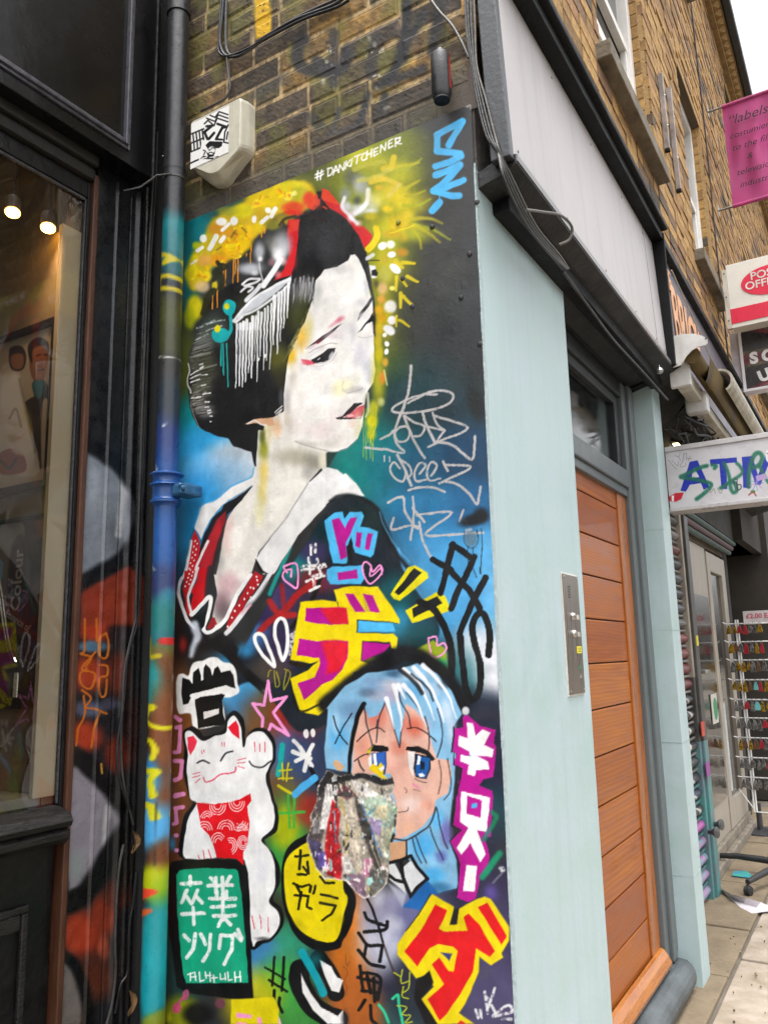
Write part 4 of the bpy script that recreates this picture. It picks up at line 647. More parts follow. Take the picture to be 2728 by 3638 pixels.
    # --- green signboard
    P("I 40 740 90 650 220 620 700 630 790 700 830 1450 860 1950 760 1970 220 1900 130 1830 60 1300", '0e0f11', 8, 1); P("I 130 770 160 730 400 705 690 720 715 740 760 1100 810 1800 220 1810 190 1720 150 1300 130 950", '149a74', 4, 1)
    W = 'ecebea'
    for s in ("180 855 360 850", "262 790 265 870", "230 920 180 1040", "225 980 270 1050", "330 920 285 1040", "325 980 370 1040", "185 1150 395 1140", "290 1085 300 1250",
              "430 875 660 870", "500 800 500 940", "560 800 570 940", "455 800 490 850", "640 790 600 850", "510 930 510 1000", "600 930 600 1000", "445 1000 685 1000", "460 1080 680 1070", "565 960 570 1200", "480 1165 690 1165", "560 1180 520 1260", "580 1180 640 1250",
              "205 1350 255 1400", "310 1340 290 1480 230 1560", "360 1340 400 1430", "450 1340 440 1490 380 1590", "545 1350 535 1470", "545 1350 660 1355 650 1480 580 1620", "680 1340 740 1400", "710 1300 745 1380"): L('I ' + s, 36, W, 4, .93, sm=0, dry=.08)
    for s in ("235 1725 300 1705", "260 1710 258 1785", "305 1705 310 1785", "270 1750 315 1745", "345 1700 350 1790 385 1780", "400 1700 405 1760", "395 1735 450 1730", "440 1705 445 1790", "475 1730 480 1795", "460 1755 510 1750", "540 1710 545 1770 590 1760", "590 1710 592 1775", "615 1700 620 1780 660 1770", "680 1700 690 1790", "725 1695 735 1790", "685 1750 735 1740"): L('I ' + s, 13, W, 2, .95, sm=0)
    # --- yellow oval
    P("I 1370 390 1500 350 1659 400 J 60 850 120 1000 80 1250 0 1400 I 1659 1480 1450 1500 1250 1350 1150 1100 1120 850 1150 600 1230 470", '0e0f11', 6, 1, 1); P("I 1360 470 1500 440 J -40 500 0 900 45 1000 0 1180 I 1659 1380 1560 1420 1430 1390 1280 1280 1180 1080 1150 850 1180 620", 'dcc806', 5, 1, 1)
    O("I 1300 1250", 120, 60, 'b0a010', .6, 40); O("J -20 1200", 50, 90, 'b4a410', .5)
    for s in ("1260 600 1380 590", "1305 540 1295 720", "1370 650 1380 760 1330 700", "1280 770 1360 770", "1240 860 1310 890 1390 870", "1270 880 1300 950", "1250 970 1380 980", "1310 940 1285 1100", "1375 980 1370 1080 1410 1100", "1405 880 1395 940", "1445 880 1430 950", "1500 960 1659 1000", "1490 1040 1640 1070 1600 1150 1510 1210", "1490 790 1540 850 1620 850"): L('I ' + s, 26, '17160c', 3, .95, sm=0)
    # --- hash marks, small tags
    for s, w, c in (("G 1130 1680 1120 1800 1090 1960", 50, '10a49c'), ("G 1130 1850 1140 2010", 16, 'c8c010'), ("G 1190 1850 1170 2020", 16, 'c8c010'), ("G 1100 1920 1220 1910", 16, 'c8c010'), ("G 1090 2000 1230 1990", 16, 'c8c010'), ("G 1090 2070 1210 2140", 26, 'c8c010'), ("I 1180 20 1200 330", 22, '3aa83c'), ("I 1240 20 1240 330", 22, '3aa83c'), ("I 1100 190 1340 180", 26, '3aa83c'), ("G 1240 1640 1300 1700", 40, WH), ("G 1300 1700 1410 1870", 44, WH), ("G 1420 1670 1380 1760 1340 1920", 40, WH), ("G 1230 1740 1400 1800", 40, WH), ("G 1260 1830 1390 1760", 40, WH), ("G 1400 1900 1480 2060", 40, '0e0f11'),
                    ("G 1250 2150 1330 2070 1440 1990", 70, '48a8e0'), ("I 1060 1560 1040 1830", 24, '0e0f11'), ("I 1150 1560 1130 1880", 26, '0e0f11'), ("I 970 1660 1160 1770", 22, '0e0f11'), ("I 1010 1780 1180 1890", 24, '0e0f11'), ("I 1060 1880 1050 1950 1000 2000", 34, '0e0f11'), ("I 1110 1950 1100 2010 1130 2080", 34, '0e0f11'), ("I 1060 2060 1070 2140", 36, '0e0f11'), ("I 1090 2140 1110 2194", 30, 'd8b0c0')): L(s, w, c, 4, .95)
    O("G 1355 1570", 28, 46, WH, .97, 0, .75); O("G 1420 1560", 26, 44, WH, .97, 0, .75)
    # pink column of marks at the far left
    for s in ("120 1410 160 1440", "120 1510 165 1500 150 1740 105 1750", "110 1830 180 1830 160 1990 105 2010", "110 2150 190 2140"): L('G ' + s, 40, 'e58abf', 4, .95, sm=0)
    for s in ("110 30 190 10", "110 140 190 130 ", "115 140 130 280 100 290", "120 400 130 400", "125 540 135 540"): L('I ' + s, 38, 'e58abf', 4, .95, sm=0)
    O("I 90 480", 60, 110, '3a94d4', .9)
    # --- bottom row
    P("I 650 1960 1050 1940 1100 2050 1090 2194 640 2194", 'd4c40c', 8); P("I 700 2080 840 2110 840 2140 700 2130", 'e890c0', 4); P("I 890 2130 920 2130 940 2194 900 2194", 'e890c0', 4); P("I 700 2170 800 2180 790 2194 700 2194", 'e890c0', 4)
    O("I 130 2040", 50, 60, 'c84a72', .95, 20, .7); O("I 215 1920", 40, 60, 'a05070', .95, 10, .7); L("I 140 2000 210 1930", 26, 'b45070', 4); O("I 540 2000", 55, 60, '6a3a48', .95, 20, .7); O("I 330 2100", 200, 150, '0f0f11', .95, 0, .4); O("I 60 2130", 40, 80, 'b8b810', .9)
    L("I 1300 1680 1300 1800 1400 2000 1560 2120 1659 2150", 200, '0e0f11', 6); L("I 1480 1580 1600 1750 1640 1900", 170, '0e0f11', 6); P("I 1310 1720 1400 1900 1500 2040 1659 2120 J 0 2060 10 2194 I 1560 2194 1420 2060 1330 1900", 'e6e5e4', 5); P("I 1490 1590 1600 1650 1659 1750 J 0 1780 -40 1900 I 1600 1880 1540 1740", 'e6e5e4', 5); L("I 1320 1520 1430 1700 1520 1900", 76, '0e9aa8', 8); O("J 20 2150", 60, 130, '26242a', .9)
    O("N 690 1290", 60, 60, '0f9aa4', .5)
    for s in ("J 200 1140 240 1210 390 1260", "J 420 1220 390 1300 200 1320", "J 150 1330 230 1440 380 1450", "J 140 1490 260 1620 390 1650", "J 220 1440 200 1560", "J 370 1470 350 1600", "J 160 1640 190 1880", "J 170 1700 350 1750 330 1960", "J 230 1740 260 1900", "J 290 1760 300 1980", "J 140 1750 340 1800", "J 180 1880 340 1900", "J 210 1970 150 2060", "J 260 2020 270 2150 320 2194"): L(s, 34, '0e0f11', 4, .96)
    L("J 230 1010 300 1180 380 1420", 24, '121216', 4); L("J 380 1420 460 1640 560 1900", 20, '2a1c14', 8, .7)
    for s in ("J 20 1530 30 1640 60 1600", "J 0 1650 40 1700 10 1800 40 1850 20 1930"): L(s, 8, '6a3a1a', 3, .7)
    L("J 340 2010 390 2080 430 2180", 26, '2ab88a', 5); L("J 470 1950 520 1920 530 2020 570 2194", 26, '2ab88a', 5)
    for s in ("J 480 1700 540 1740", "J 560 1670 550 1800 630 1780", "J 630 1700 620 1850 560 1900", "J 570 1840 560 1930 620 1950", "J 510 2020 600 2030 560 2100 640 2110 590 2180 660 2170"): L(s, 11, 'b8c020', 3, .9)
    # --- red / yellow angular letter
    ly = "J 840 960 1050 1080 1040 1240 1080 1240 1090 1100 1340 980 1400 1010 1570 1270 1570 1400 1500 1520 1520 1560 1400 1640 1290 1560 1290 1700 1160 2000 1100 2090 1240 2194 900 2194 740 1960 860 1840 800 1720 690 1760 510 1530 510 1440 600 1310 740 1110"
    P(ly, 'dfc906', 8, 1); P("J 690 1790 820 1690 860 1800 740 1950 900 2194 780 2194 670 1950", '0f0f11', 8)
    P("J 875 1055 990 1110 910 1280 960 1310 1180 1310 1140 1180 1190 1145 1290 1250 1440 1500 1390 1560 1260 1480 1230 1700 1120 1900 980 2100 920 2160 800 1960 960 1820 840 1630 910 1560 1000 1690 1050 1700 1090 1500 1050 1460 900 1430 820 1470 700 1650 580 1500 740 1300", 'd4121a', 5)
    P("J 1275 1090 1365 1040 1550 1360 1500 1440", 'd4121a', 4); P("J 920 1510 1040 1525 1010 1600", '3a3c70', 4); P("J 1085 2194 1120 2160 1170 2194", 'd4121a', 4); P("J 1010 1250 1050 1110 1100 1090 1080 1250", '1e1c20', 5)
    L("J 830 960 740 1110 600 1310", 10, '14141a', 4, .8)
    for s in ("J 1340 1890 1370 2090", "J 1440 1860 1370 2040", "J 1370 1950 1440 2090", "J 1420 2110 1560 2020 1600 2080 1480 2110 1420 2120", "J 1500 2140 1590 2150", "J 1255 2060 1280 2140", "J 1300 2060 1310 2140"): L(s, 26, 'dedde0', 4, .9, dry=.2)
    # --- chips of undercoat along the right edge
    for i in range(60):
        y = 500 + 3100 * random.random(); x = 1676 + (y - 400) * .046 + random.random() * 9
        O("F %f %f" % (x, y), 2 + 3 * random.random(), 3 + 8 * random.random(), 'b8c4c0', .8)
    P("F 1640 372 1690 360 1700 460 1712 600 1704 700 1700 520 1680 392", 'b8b0ac', 3, .9, dry=.3)
paint_mural()
# torn posters in the middle: layers pulled off down to old paper
torn = "N 745 430 800 455 870 445 905 440 940 450 1000 470 1040 460 1050 500 1030 540 1060 600 1055 680 1030 740 1020 800 1025 860 1015 940 960 1000 910 1010 870 980 830 930 790 925 730 920 690 870 665 800 650 750 670 690 665 640 700 560 700 500"
tm = cv.mask(torn, 2)
def paint_torn():
    cv.P(torn, 'a79e90', 2)
    n1, n2, n3 = vnoise(cv.h, cv.w, 45, 91), vnoise(cv.h, cv.w, 150, 92), vnoise(cv.h, cv.w, 420, 93)
    T = lambda *a, **k: cv.P(*a, clip=tm, **k)
    T("N 700 430 1060 430 1050 490 990 500 900 465 820 480 760 500 720 560 690 560", '262428', 5, .95); T("N 690 560 750 490 745 640 715 760 700 900 640 800 650 700", '4a4244', 8, .9)
    T("N 740 490 795 500 775 600 735 700 700 700 720 600", 'dedad6', 4, .97); T("N 690 620 720 640 700 720 675 720", '8a8684', 6, .8)
    T("N 765 560 800 620 790 740 815 860 800 925 740 905 728 780 745 660", 'b41c24', 5, .97); T("N 800 480 870 540 830 570 785 540", '6a3c40', 6, .9); T("N 850 470 910 495 985 545 940 565 870 520", 'e2dcd6', 4, .97)
    T("N 805 620 850 580 900 680 890 800 900 890 830 905 810 800 815 700", 'c4b8a6', 8, .95); T("N 860 540 885 560 950 720 985 860 990 930 960 880 920 770 885 660", '3c3835', 7, .9); T("N 900 560 1000 540 1055 600 1050 680 1000 700 930 640", 'a4b8a6', 8, .9); T("N 960 590 1020 590 1010 660 960 640", 'c8bc98', 5, .9)
    T("N 930 640 990 660 980 730 945 710", '9a88b0', 6, .9); T("N 990 700 1050 690 1030 760 1020 860 990 800", 'b4b49c', 6, .9); T("N 650 740 715 760 735 880 700 880", '464060', 6, .9); T("N 690 800 730 800 745 870 705 870", '6656a8', 6, .85); T("N 830 900 910 900 920 1010 860 990", '7e6478', 6, .9); T("N 925 880 1010 880 1000 960 935 1000", '5e5e5a', 6, .9); T("N 800 820 850 830 860 890 810 900", 'dcd8d4', 6, .8); T("N 905 830 950 830 930 920 905 900", 'd884ac', 6, .8)
    for s, w, c in (("N 890 560 940 700 990 820", 9, '3a70a8'), ("N 1050 600 1060 660 1030 740 1015 830", 8, '58a868'), ("N 800 560 830 700 820 800", 8, 'c8b040'), ("N 770 600 780 760", 6, '40a0b8'), ("N 860 640 900 760", 10, 'c2b8a8'), ("N 940 760 990 900", 8, 'a8a090'), ("N 960 600 900 660", 8, '4890b0')): cv.L(s, w, c, 4, .9, clip=tm, dry=.35)
    st = vnoise(cv.h, cv.w * 6, 330, 77)[:, ::6]
    for col, th, sd, cells in (('2a2828', .70, 60, 130), ('e4dfd8', .68, 61, 150), ('6aa0a4', .78, 62, 150), ('c06a9a', .82, 63, 170), ('c8b848', .82, 64, 160), ('e2e0de', .76, 66, 230)):
        m = sstep(th, th + .05, vnoise(cv.h, cv.w, cells, sd) * .6 + n3 * .15 + st * .25) * tm; cv.c += (hexc(col) - cv.c) * m[..., None] * .75
    cv.c *= (1 + tm * (.3 * (n2 - .5) + .35 * (n3 - .5)))[..., None]
    step = (np.floor(n1 * 4) / 4 - .5) * .0022 + (n2 - .5) * .0014 + (n3 - .5) * .0008
    cv.hgt += tm * (step - .0016)
    k = np.abs(tm - .5) < .4; cv.hgt += np.where(k, .0011, 0)        # curled paper rim
    cv.L(torn, 5, 'c9c2b8', 2, .7, cl=1, sm=0, dry=.5)
    cv.P("N 925 920 945 915 950 935 935 955 920 945", 'a8dcd4', 2)
paint_torn()
cv.c *= (1 + .04 * (vnoise(cv.h, cv.w, 480, 201) - .5) + .08 * (vnoise(cv.h, cv.w, 110, 202) - .5) + .06 * (vnoise(cv.h, cv.w, 24, 203) - .5))[..., None]
cv.hgt += (vnoise(cv.h, cv.w, 40, 5) - .5) * .0008 + (vnoise(cv.h, cv.w, 260, 6) ** 8) * .0004 + (vnoise(cv.h, cv.w, 9, 7) - .5) * .003
# ------------------------------------------------------------------ ground
def paving():
    g = MB().box(-30, 60, -40, 1.05, -.4, -.012).build('pavement', mat('pavement_base', '6f675c', .9, var=.2, scale=3, bump=.5, bscale=40), kind='structure')
    st = mat('york_stone', 'a3978a', .85, var=.22, scale=7, bump=.45, bscale=55, col2='7a6d5a', bdist=.006)
    st2 = mat('york_stone_worn', '7d6f5a', .88, var=.25, scale=9, bump=.6, bscale=45, col2='665946', bdist=.008)
    xs = [-2.6, -1.9, -1.15, -.5, .35, .9, 1.55, 2.28, 2.75, 3.4, 4.2, 4.9, 5.7, 6.6]
    random.seed(3)
    for r, (y0, y1) in enumerate(((-.62, -.075), (-1.25, -.63), (-1.95, -1.26))):
        off = (0, .31, .12)[r]
        for a, b in zip(xs, xs[1:]):
            d = random.uniform(-.003, .003)
            MB().box(a + off + .006, b + off - .006, y0 + .005, y1 - .005, -.06, -.002 + d, .005).build('paving_slab', st, g)
    # worn strip of stone along the foot of the shopfronts
    for i, (a, b) in enumerate(((.70, 1.35), (1.36, 2.02), (2.03, 2.66), (2.67, 3.5), (3.51, 4.6), (4.61, 6.0))):
        MB().box(a + .004, b - .004, -.066, .62, -.06, .004 + .003 * (i % 2), .006).build('paving_slab', st2, g)
paving()

# ------------------------------------------------------------------ brick building: side wall above the mural, long front wall, windows, eaves
EAVE = 7.5
def brick_paint():
    """soot, moss, sprayed marks and flecks on the bricks of the side wall"""
    b = Canvas(0, 0.0, -.01, 1.27, 2.765, 3.80, .0032, 'a08962', seed=31, jit=1.0)
    return b
bw = brick_paint()
WIN = [(1.41, 2.47, 3.93, 5.45), (3.55, 4.45, 3.93, 5.42), (3.55, 4.45, 6.62, 7.40), (6.65, 7.5, 6.62, 7.40), (6.65, 7.5, 3.93, 5.42)]
def building():
    B = thing('brick_building', (0, 0, 2.6), 'long yellow brick building above the shop fronts, receding up the street', 'building')
    # ---- side wall
    rnd = random.Random(5)
    tones = ['6e5636', '7a5f3a', '5c4830', '80643a', '544638', '66583a', '5f5234', '4e4030', '8a6a36', '62503e']
    courses = [(2.843 + .0783 * k) for k in range(-1, 12)]
    bricks = []
    for k, z in enumerate(courses):
        y = -.005 - (0 if k % 2 else .115); lens = []
        while y < 1.26:
            ln = .222 if rnd.random() < .72 else .108
            a, c = max(y + .005, .006), min(y + ln - .005, 1.262)
            if c - a > .03: bricks.append((a, c, z + .005, z + .0783 - .006))
            y += ln
    for a, c, z0, z1 in bricks:
        iu = (bw.u > a) & (bw.u < c); iv = (bw.v > z0) & (bw.v < z1)
        t = hexc(rnd.choice(tones)) * rnd.uniform(.70, .94)
        bw.c[np.ix_(iv, iu)] = t
    n1, n2, n3 = vnoise(bw.h, bw.w, 14, 71), vnoise(bw.h, bw.w, 60, 72), vnoise(bw.h, bw.w, 160, 73)
    bw.c *= (.75 + .5 * n2)[..., None]; bw.c *= (.8 + .4 * n3)[..., None]
    moss = sstep(.52, .72, n1 * .7 + n2 * .3); bw.c += (hexc('5a5a22') - bw.c) * (moss * .55)[..., None]
    # sprayed marks (photo survey positions)
    for s, w, c, o in (("1440 0 1430 120 1400 230 1360 280", 34, '26262a', .8), ("1500 40 1450 130 1425 200", 30, '26262a', .8), ("1560 0 1545 90 1530 180", 36, '2a2a2c', .75), ("1560 40 1570 140", 26, '2c2a2a', .5), ("1070 130 1050 190 1080 240 1200 240 1230 180", 46, '2c2c30', .7), ("1180 110 1180 290", 34, '303034', .6), ("1330 130 1310 260", 40, '303034', .6), ("1120 210 1160 230", 40, '2c2c30', .7), ("1330 300 1500 240", 34, '26262a', .7), ("1010 270 900 330", 40, '3a3a3c', .4), ("1200 380 1180 450 1170 470 1260 440 1290 370", 18, '3c3c40', .7), ("1300 330 1270 440", 24, '2c2c30', .7), ("1360 330 1350 400", 26, '2c2c30', .7), ("1100 410 1130 440", 40, '303034', .5)):
        bw.L('F ' + s, w, c, 9, min(.95, o * 1.25))
    bw.P("F 898 -10 955 -10 958 112 902 132", 'd8a810', 3, .95)
    for x, y in ((1310, 140), (1330, 150), (1345, 180), (1320, 170), (1145, 210), (1150, 230), (1330, 260), (1335, 300), (1265, 240), (1160, 170), (1390, 360), (1375, 380), (1140, 290), (1290, 185), (1225, 200), (1160, 225)):
        for q in range(3): bw.O("F %f %f" % (x + rnd.uniform(-12, 12), y + rnd.uniform(-14, 14)), rnd.uniform(2, 6), rnd.uniform(3, 9), 'c9c4b8', .9, rnd.uniform(0, 180), .5)
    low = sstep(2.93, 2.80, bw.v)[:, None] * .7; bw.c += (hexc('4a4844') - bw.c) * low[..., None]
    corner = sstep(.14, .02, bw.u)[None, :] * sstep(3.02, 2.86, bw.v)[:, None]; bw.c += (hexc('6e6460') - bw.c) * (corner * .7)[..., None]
    for i in range(900):
        y, z = rnd.uniform(0, 1.26), rnd.uniform(2.78, 3.79); X, Y = survey([(0, y, z)]); bw.O("F %f %f" % (X[0], Y[0]), rnd.uniform(1.2, 3.4), rnd.uniform(1.2, 4), '1a1612', .9, 0, .4)
    m_mort = mat('side_mortar', attr='paint', rough=.95, var=.15, scale=60, bump=.3, bscale=220, bdist=.003)
    m_br = mat('side_brick', attr='paint', rough=.92, var=.18, scale=45, bump=.4, bscale=150, bdist=.003, pits=.95)
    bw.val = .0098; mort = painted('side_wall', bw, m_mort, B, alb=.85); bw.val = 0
    core = MB().box(.02, .5, .02, 1.27, 2.775, EAVE).build('wall_core', mat('core', '6a5a44', .9), B)
    for a, c, z0, z1 in bricks:
        nx, nz = max(3, int((c - a) / .009)), 8
        ys = np.linspace(a, c, nx); zs = np.linspace(z0, z1, nz)
        j = [rnd.uniform(-.0022, .0022) for _ in range(4)]; rows = []
        for zi, z in enumerate(zs):
            row = []
            for yi, y in enumerate(ys):
                e = min(yi, nx - 1 - yi, zi, nz - 1 - zi)
                row.append((.008 + rnd.uniform(-.0005, .0005) + j[0] + (.004 if e == 0 else 0), y + (rnd.uniform(-.0012, .0012) if e == 0 else 0), z + (rnd.uniform(-.0014, .0014) if e == 0 else 0)))
            rows.append(row)
        pass
        mb = MB(); mb.grid([[(.04,) + tuple(p[1:]) for p in rows[0]]] + rows + [[(.04,) + tuple(p[1:]) for p in rows[-1]]])
        for col in (0, -1):
            v = [mb.bm.verts.new(r[col]) for r in rows]; w = [mb.bm.verts.new((.04,) + tuple(r[col][1:])) for r in rows]
            for i in range(len(v) - 1): mb.bm.faces.new((v[i], v[i + 1], w[i + 1], w[i]))
        bmesh.ops.recalc_face_normals(mb.bm, faces=mb.bm.faces[:])
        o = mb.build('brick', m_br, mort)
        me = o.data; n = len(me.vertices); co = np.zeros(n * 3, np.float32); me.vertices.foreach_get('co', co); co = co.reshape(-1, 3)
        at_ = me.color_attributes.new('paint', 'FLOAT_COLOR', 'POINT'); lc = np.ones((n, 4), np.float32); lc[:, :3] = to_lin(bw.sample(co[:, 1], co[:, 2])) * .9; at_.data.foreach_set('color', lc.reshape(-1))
    # ---- front wall
    m_core = mat('front_mortar', 'a2875e', .95, var=.2, scale=14, bump=.6, bscale=90, col2='9a7c50')
    z0f, x1f = 3.05, 24.0
    mb = MB(); xs = sorted({.045, x1f} | {w[0] for w in WIN} | {w[1] for w in WIN}); zs = sorted({z0f, EAVE} | {w[2] for w in WIN} | {w[3] for w in WIN})
    for a, b in zip(xs, xs[1:]):
        for c, d in zip(zs, zs[1:]):
            if any(w[0] - 1e-6 <= a and b <= w[1] + 1e-6 and w[2] - 1e-6 <= c and d <= w[3] + 1e-6 for w in WIN): continue
            mb.box(a, b, .0075, .30, c, d)
    front = mb.build('front_wall', m_core, B)
    # bricks: a material that takes its tone from each brick
    def brickmat(name, src):
        m = bpy.data.materials.new(name); m.use_nodes = True; N, Lk = m.node_tree.nodes, m.node_tree.links; b = N['Principled BSDF']
        if src == 'obj': q = N.new('ShaderNodeObjectInfo').outputs['Random']
        else: a = N.new('ShaderNodeAttribute'); a.attribute_name = 'tone'; q = a.outputs['Fac']
        r = N.new('ShaderNodeValToRGB'); Lk.new(q, r.inputs[0]); e = r.color_ramp.elements
        for i, (p, h) in enumerate(((0, '785c36'), (.18, '927042'), (.4, 'a6824c'), (.6, 'ae8a54'), (.78, '98724a'), (.9, '7c5e46'), (1, '50483c'))):
            x = e[0] if i == 0 else (e[1] if i == 1 else e.new(p)); x.position = p; x.color = lin(h)
        tc = N.new('ShaderNodeTexCoord'); n = N.new('ShaderNodeTexNoise'); n.inputs['Scale'].default_value = 26; n.inputs['Detail'].default_value = 7; Lk.new(tc.outputs['Object'], n.inputs['Vector'])
        mr = N.new('ShaderNodeMapRange'); mr.inputs[1].default_value = .3; mr.inputs[2].default_value = .7; mr.inputs[3].default_value = .62; mr.inputs[4].default_value = 1.15; Lk.new(n.outputs['Fac'], mr.inputs[0])
        mx = N.new('ShaderNodeMix'); mx.data_type = 'RGBA'; mx.blend_type = 'MULTIPLY'; mx.inputs[0].default_value = 1; Lk.new(r.outputs[0], mx.inputs[6]); Lk.new(mr.outputs[0], mx.inputs[7]); Lk.new(mx.outputs[2], b.inputs['Base Color'])
        bp = N.new('ShaderNodeBump'); bp.inputs['Strength'].default_value = .7; bp.inputs['Distance'].default_value = .006; n2 = N.new('ShaderNodeTexNoise'); n2.inputs['Scale'].default_value = 90; Lk.new(tc.outputs['Object'], n2.inputs['Vector']); Lk.new(n2.outputs['Fac'], bp.inputs['Height']); Lk.new(bp.outputs[0], b.inputs['Normal'])
        b.inputs['Roughness'].default_value = .92; return m
    m_one, m_all = brickmat('stock_brick', 'obj'), brickmat('stock_brick_run', 'attr')
    cand = []; z = z0f; k = 0
    while z < EAVE - .02:
        x = -.11 if k % 2 else 0.; 
        while x < x1f:
            ln = .223 if (k % 2 == 0 or rnd.random() < .5) else .111
            segs = [(max(x, 0.) + .004, x + ln - .004)]
            for w in WIN:
                if z + .0783 > w[2] + .02 and z < w[3] - .02:
                    segs = [s for a, b in segs for s in ((a, min(b, w[0])), (max(a, w[1]), b)) if s[1] - s[0] > .02]
            cand += [(a, b, z + .004, min(z + .0733, EAVE)) for a, b in segs if b - a > .02]; x += ln
        z += .0783; k += 1
    cand.sort(key=lambda c: (c[0] + 1.75) ** 2 + (c[2] - 1.33) ** 2)
    near = [c for c in cand if survey([(c[1], 0, c[2])])[0][0] > 1800 and survey([(c[0], 0, c[3])])[1][0] > -120][:300]; ns = set(near)
    def brick_mesh(w, h):
        b = MB().box(0, w, -.004, .03, 0, h, .0035); me = bpy.data.meshes.new('brick'); b.bm.to_mesh(me); b.bm.free(); me.materials.append(m_one); return me
    cache = {}
    for a, b, c, d in near:
        q = (round(b - a, 2), round(d - c, 2))
        if q not in cache: cache[q] = brick_mesh(b - a, d - c)
        o = obj('brick', cache[q], None, front); o.location = (a, rnd.uniform(-.003, .004), c); o.rotation_euler = (rnd.uniform(-.02, .02), 0, rnd.uniform(-.012, .012))
    rest = [c for c in cand if c not in ns and survey([(c[1], 0, c[2])])[1][0] > -2500]
    V, Fc, T = [], [], []
    for a, b, c, d in rest:
        y = rnd.uniform(-.004, .005); e = .004; s = len(V); t = rnd.random()
        V += [(a, .02, c), (b, .02, c), (b, .02, d), (a, .02, d), (a + e, y, c + e), (b - e, y, c + e), (b - e, y, d - e), (a + e, y, d - e)]
        Fc += [(s + 4, s + 5, s + 6, s + 7), (s, s + 1, s + 5, s + 4), (s + 1, s + 2, s + 6, s + 5), (s + 2, s + 3, s + 7, s + 6), (s + 3, s, s + 4, s + 7)]; T += [t] * 8
    me = bpy.data.meshes.new('distant_bricks'); me.from_pydata(V, [], Fc); a = me.attributes.new('tone', 'FLOAT', 'POINT'); a.data.foreach_set('value', T)
    obj('distant_bricks', me, m_all, front, kind='stuff')
    # reveals beside the windows: brick ends turning into the opening
    for wi, (x0, x1, z0, z1) in enumerate(WIN[:4]):
        zz = z0; k = 0
        while zz < z1 - .03:
            dpt = .105 if k % 2 else .095
            MB().box(x1 - .005, x1 + .012, .0315, .105, zz + .004, min(zz + .0735, z1 - .004), .003).build('brick', m_one, front); zz += .0783; k += 1
    # ---- windows: sash frames, glass, stone sills
    wht = mat('window_paint', 'd8d5d0', .45, var=.08, scale=6, bump=.1, streak=.25); gl = mat('window_glass', '2a3034', .06, var=.05, bump=0, spec=.8)
    sill_m = mat('sill_stone', '7d7464', .85, var=.25, scale=6, bump=.5, bscale=45, col2='4e4436', streak=.6); soff = mat('sill_under', '5a4b38', .9, var=.2, scale=10, bump=.5)
    cur = mat('net_curtain', '9a9a98', .9, var=.2, scale=3, stretch=(20, 1, 1), bump=.2)
    for i, (x0, x1, z0, z1) in enumerate(WIN):
        W = MB().box(x0, x0 + .06, .07, .15, z0, z1, .004).box(x1 - .06, x1, .07, .15, z0, z1, .004).box(x0 + .06, x1 - .06, .07, .15, z1 - .07, z1, .004).box(x0 + .06, x1 - .06, .07, .15, z0, z0 + .09, .004).build('window', wht, B)
        MB().box(x0 + .061, x1 - .061, .085, .125, z0 + .09, z0 + .15, .003).box(x0 + .061, x1 - .061, .085, .125, (z0 + z1) / 2 - .025, (z0 + z1) / 2 + .025, .003).box(x0 + .061, x0 + .1, .088, .122, z0 + .15, (z0 + z1) / 2 - .025, .003).box(x1 - .1, x1 - .061, .088, .122, z0 + .15, (z0 + z1) / 2 - .025, .003).build('sash', wht, W)
        MB().box(x0 + .062, x1 - .062, .128, .134, z0 + .1, z1 - .072).build('pane', gl, W)
        MB().box(x0 - .065, x1 + .0, -.066, .068, z0 - .085, z0 - .003, .006).build('sill', sill_m, W)
        if i < 4: MB().box(x0 + .001, x1 - .001, .012, .069, z1 - .003, z1 + .09).build('head_lintel', soff, W)
    MB().box(1.475, 2.405, .045, .083, 4.20, 4.27, .005).build('sash_rail', wht, B)
    # ---- eaves with dentils and gutter
    cor = MB().box(0, x1f, -.05, .3, EAVE, EAVE + .05).box(0, x1f, -.115, .3, EAVE + .135, EAVE + .19).build('cornice', mat('cornice_brick', '9a7a4a', .9, var=.25, scale=12, bump=.6), B)
    dm = MB().prism([(0, -.05, EAVE + .052), (.055, -.108, EAVE + .052), (.11, -.05, EAVE + .052)], (0, 0, .08)); me = bpy.data.meshes.new('dentil'); dm.bm.to_mesh(me); dm.bm.free(); me.materials.append(MATS['cornice_brick'])
    for i in range(95):
        o = obj('dentil', me, None, cor); o.location = (2.2 + i * .125, 0, 0)
    MB().box(0, x1f, -.20, -.116, EAVE + .16, EAVE + .25, .02).build('gutter', mat('gutter_black', '1e2022', .5, var=.1), B)
building()

# ------------------------------------------------------------------ the mural board itself, with its screws
m_paint = mat('mural_paint', attr='paint', rough=.4, var=.05, scale=14, bump=.12, bscale=110, bdist=.003)
board = painted('mural_board', cv, m_paint, None, alb=.88, label='large street mural of a dark-haired woman in a kimono above cartoon pieces', cat='mural')
MB().box(.0035, .0075, .012, 1.20, .0, MURAL_TOP - .002).build('backing_board', mat('board_edge', '4a4644', .8, var=.3, scale=20, bump=.4), board)
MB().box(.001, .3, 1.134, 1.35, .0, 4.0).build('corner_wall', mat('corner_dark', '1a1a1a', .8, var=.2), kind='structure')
sm = mat('painted_screw', '2b2a2a', .5, var=.2)
for x, y in ((1532, 803), (1412, 787), (1692, 716), (1665, 899), (1635, 1055), (1463, 1087), (1702, 1220), (1428, 988)):
    p = at(x, y, 0, -.004); MB().lathe((p.x + .004, p.y, p.z), (-1, 0, 0), [(.001, -.002), (.0075, 0), (.0065, .003), (.002, .004)], 12).build('screw', mat('yellow_screw', '8a8a20', .5) if (x, y) == (1412, 787) else sm, board)
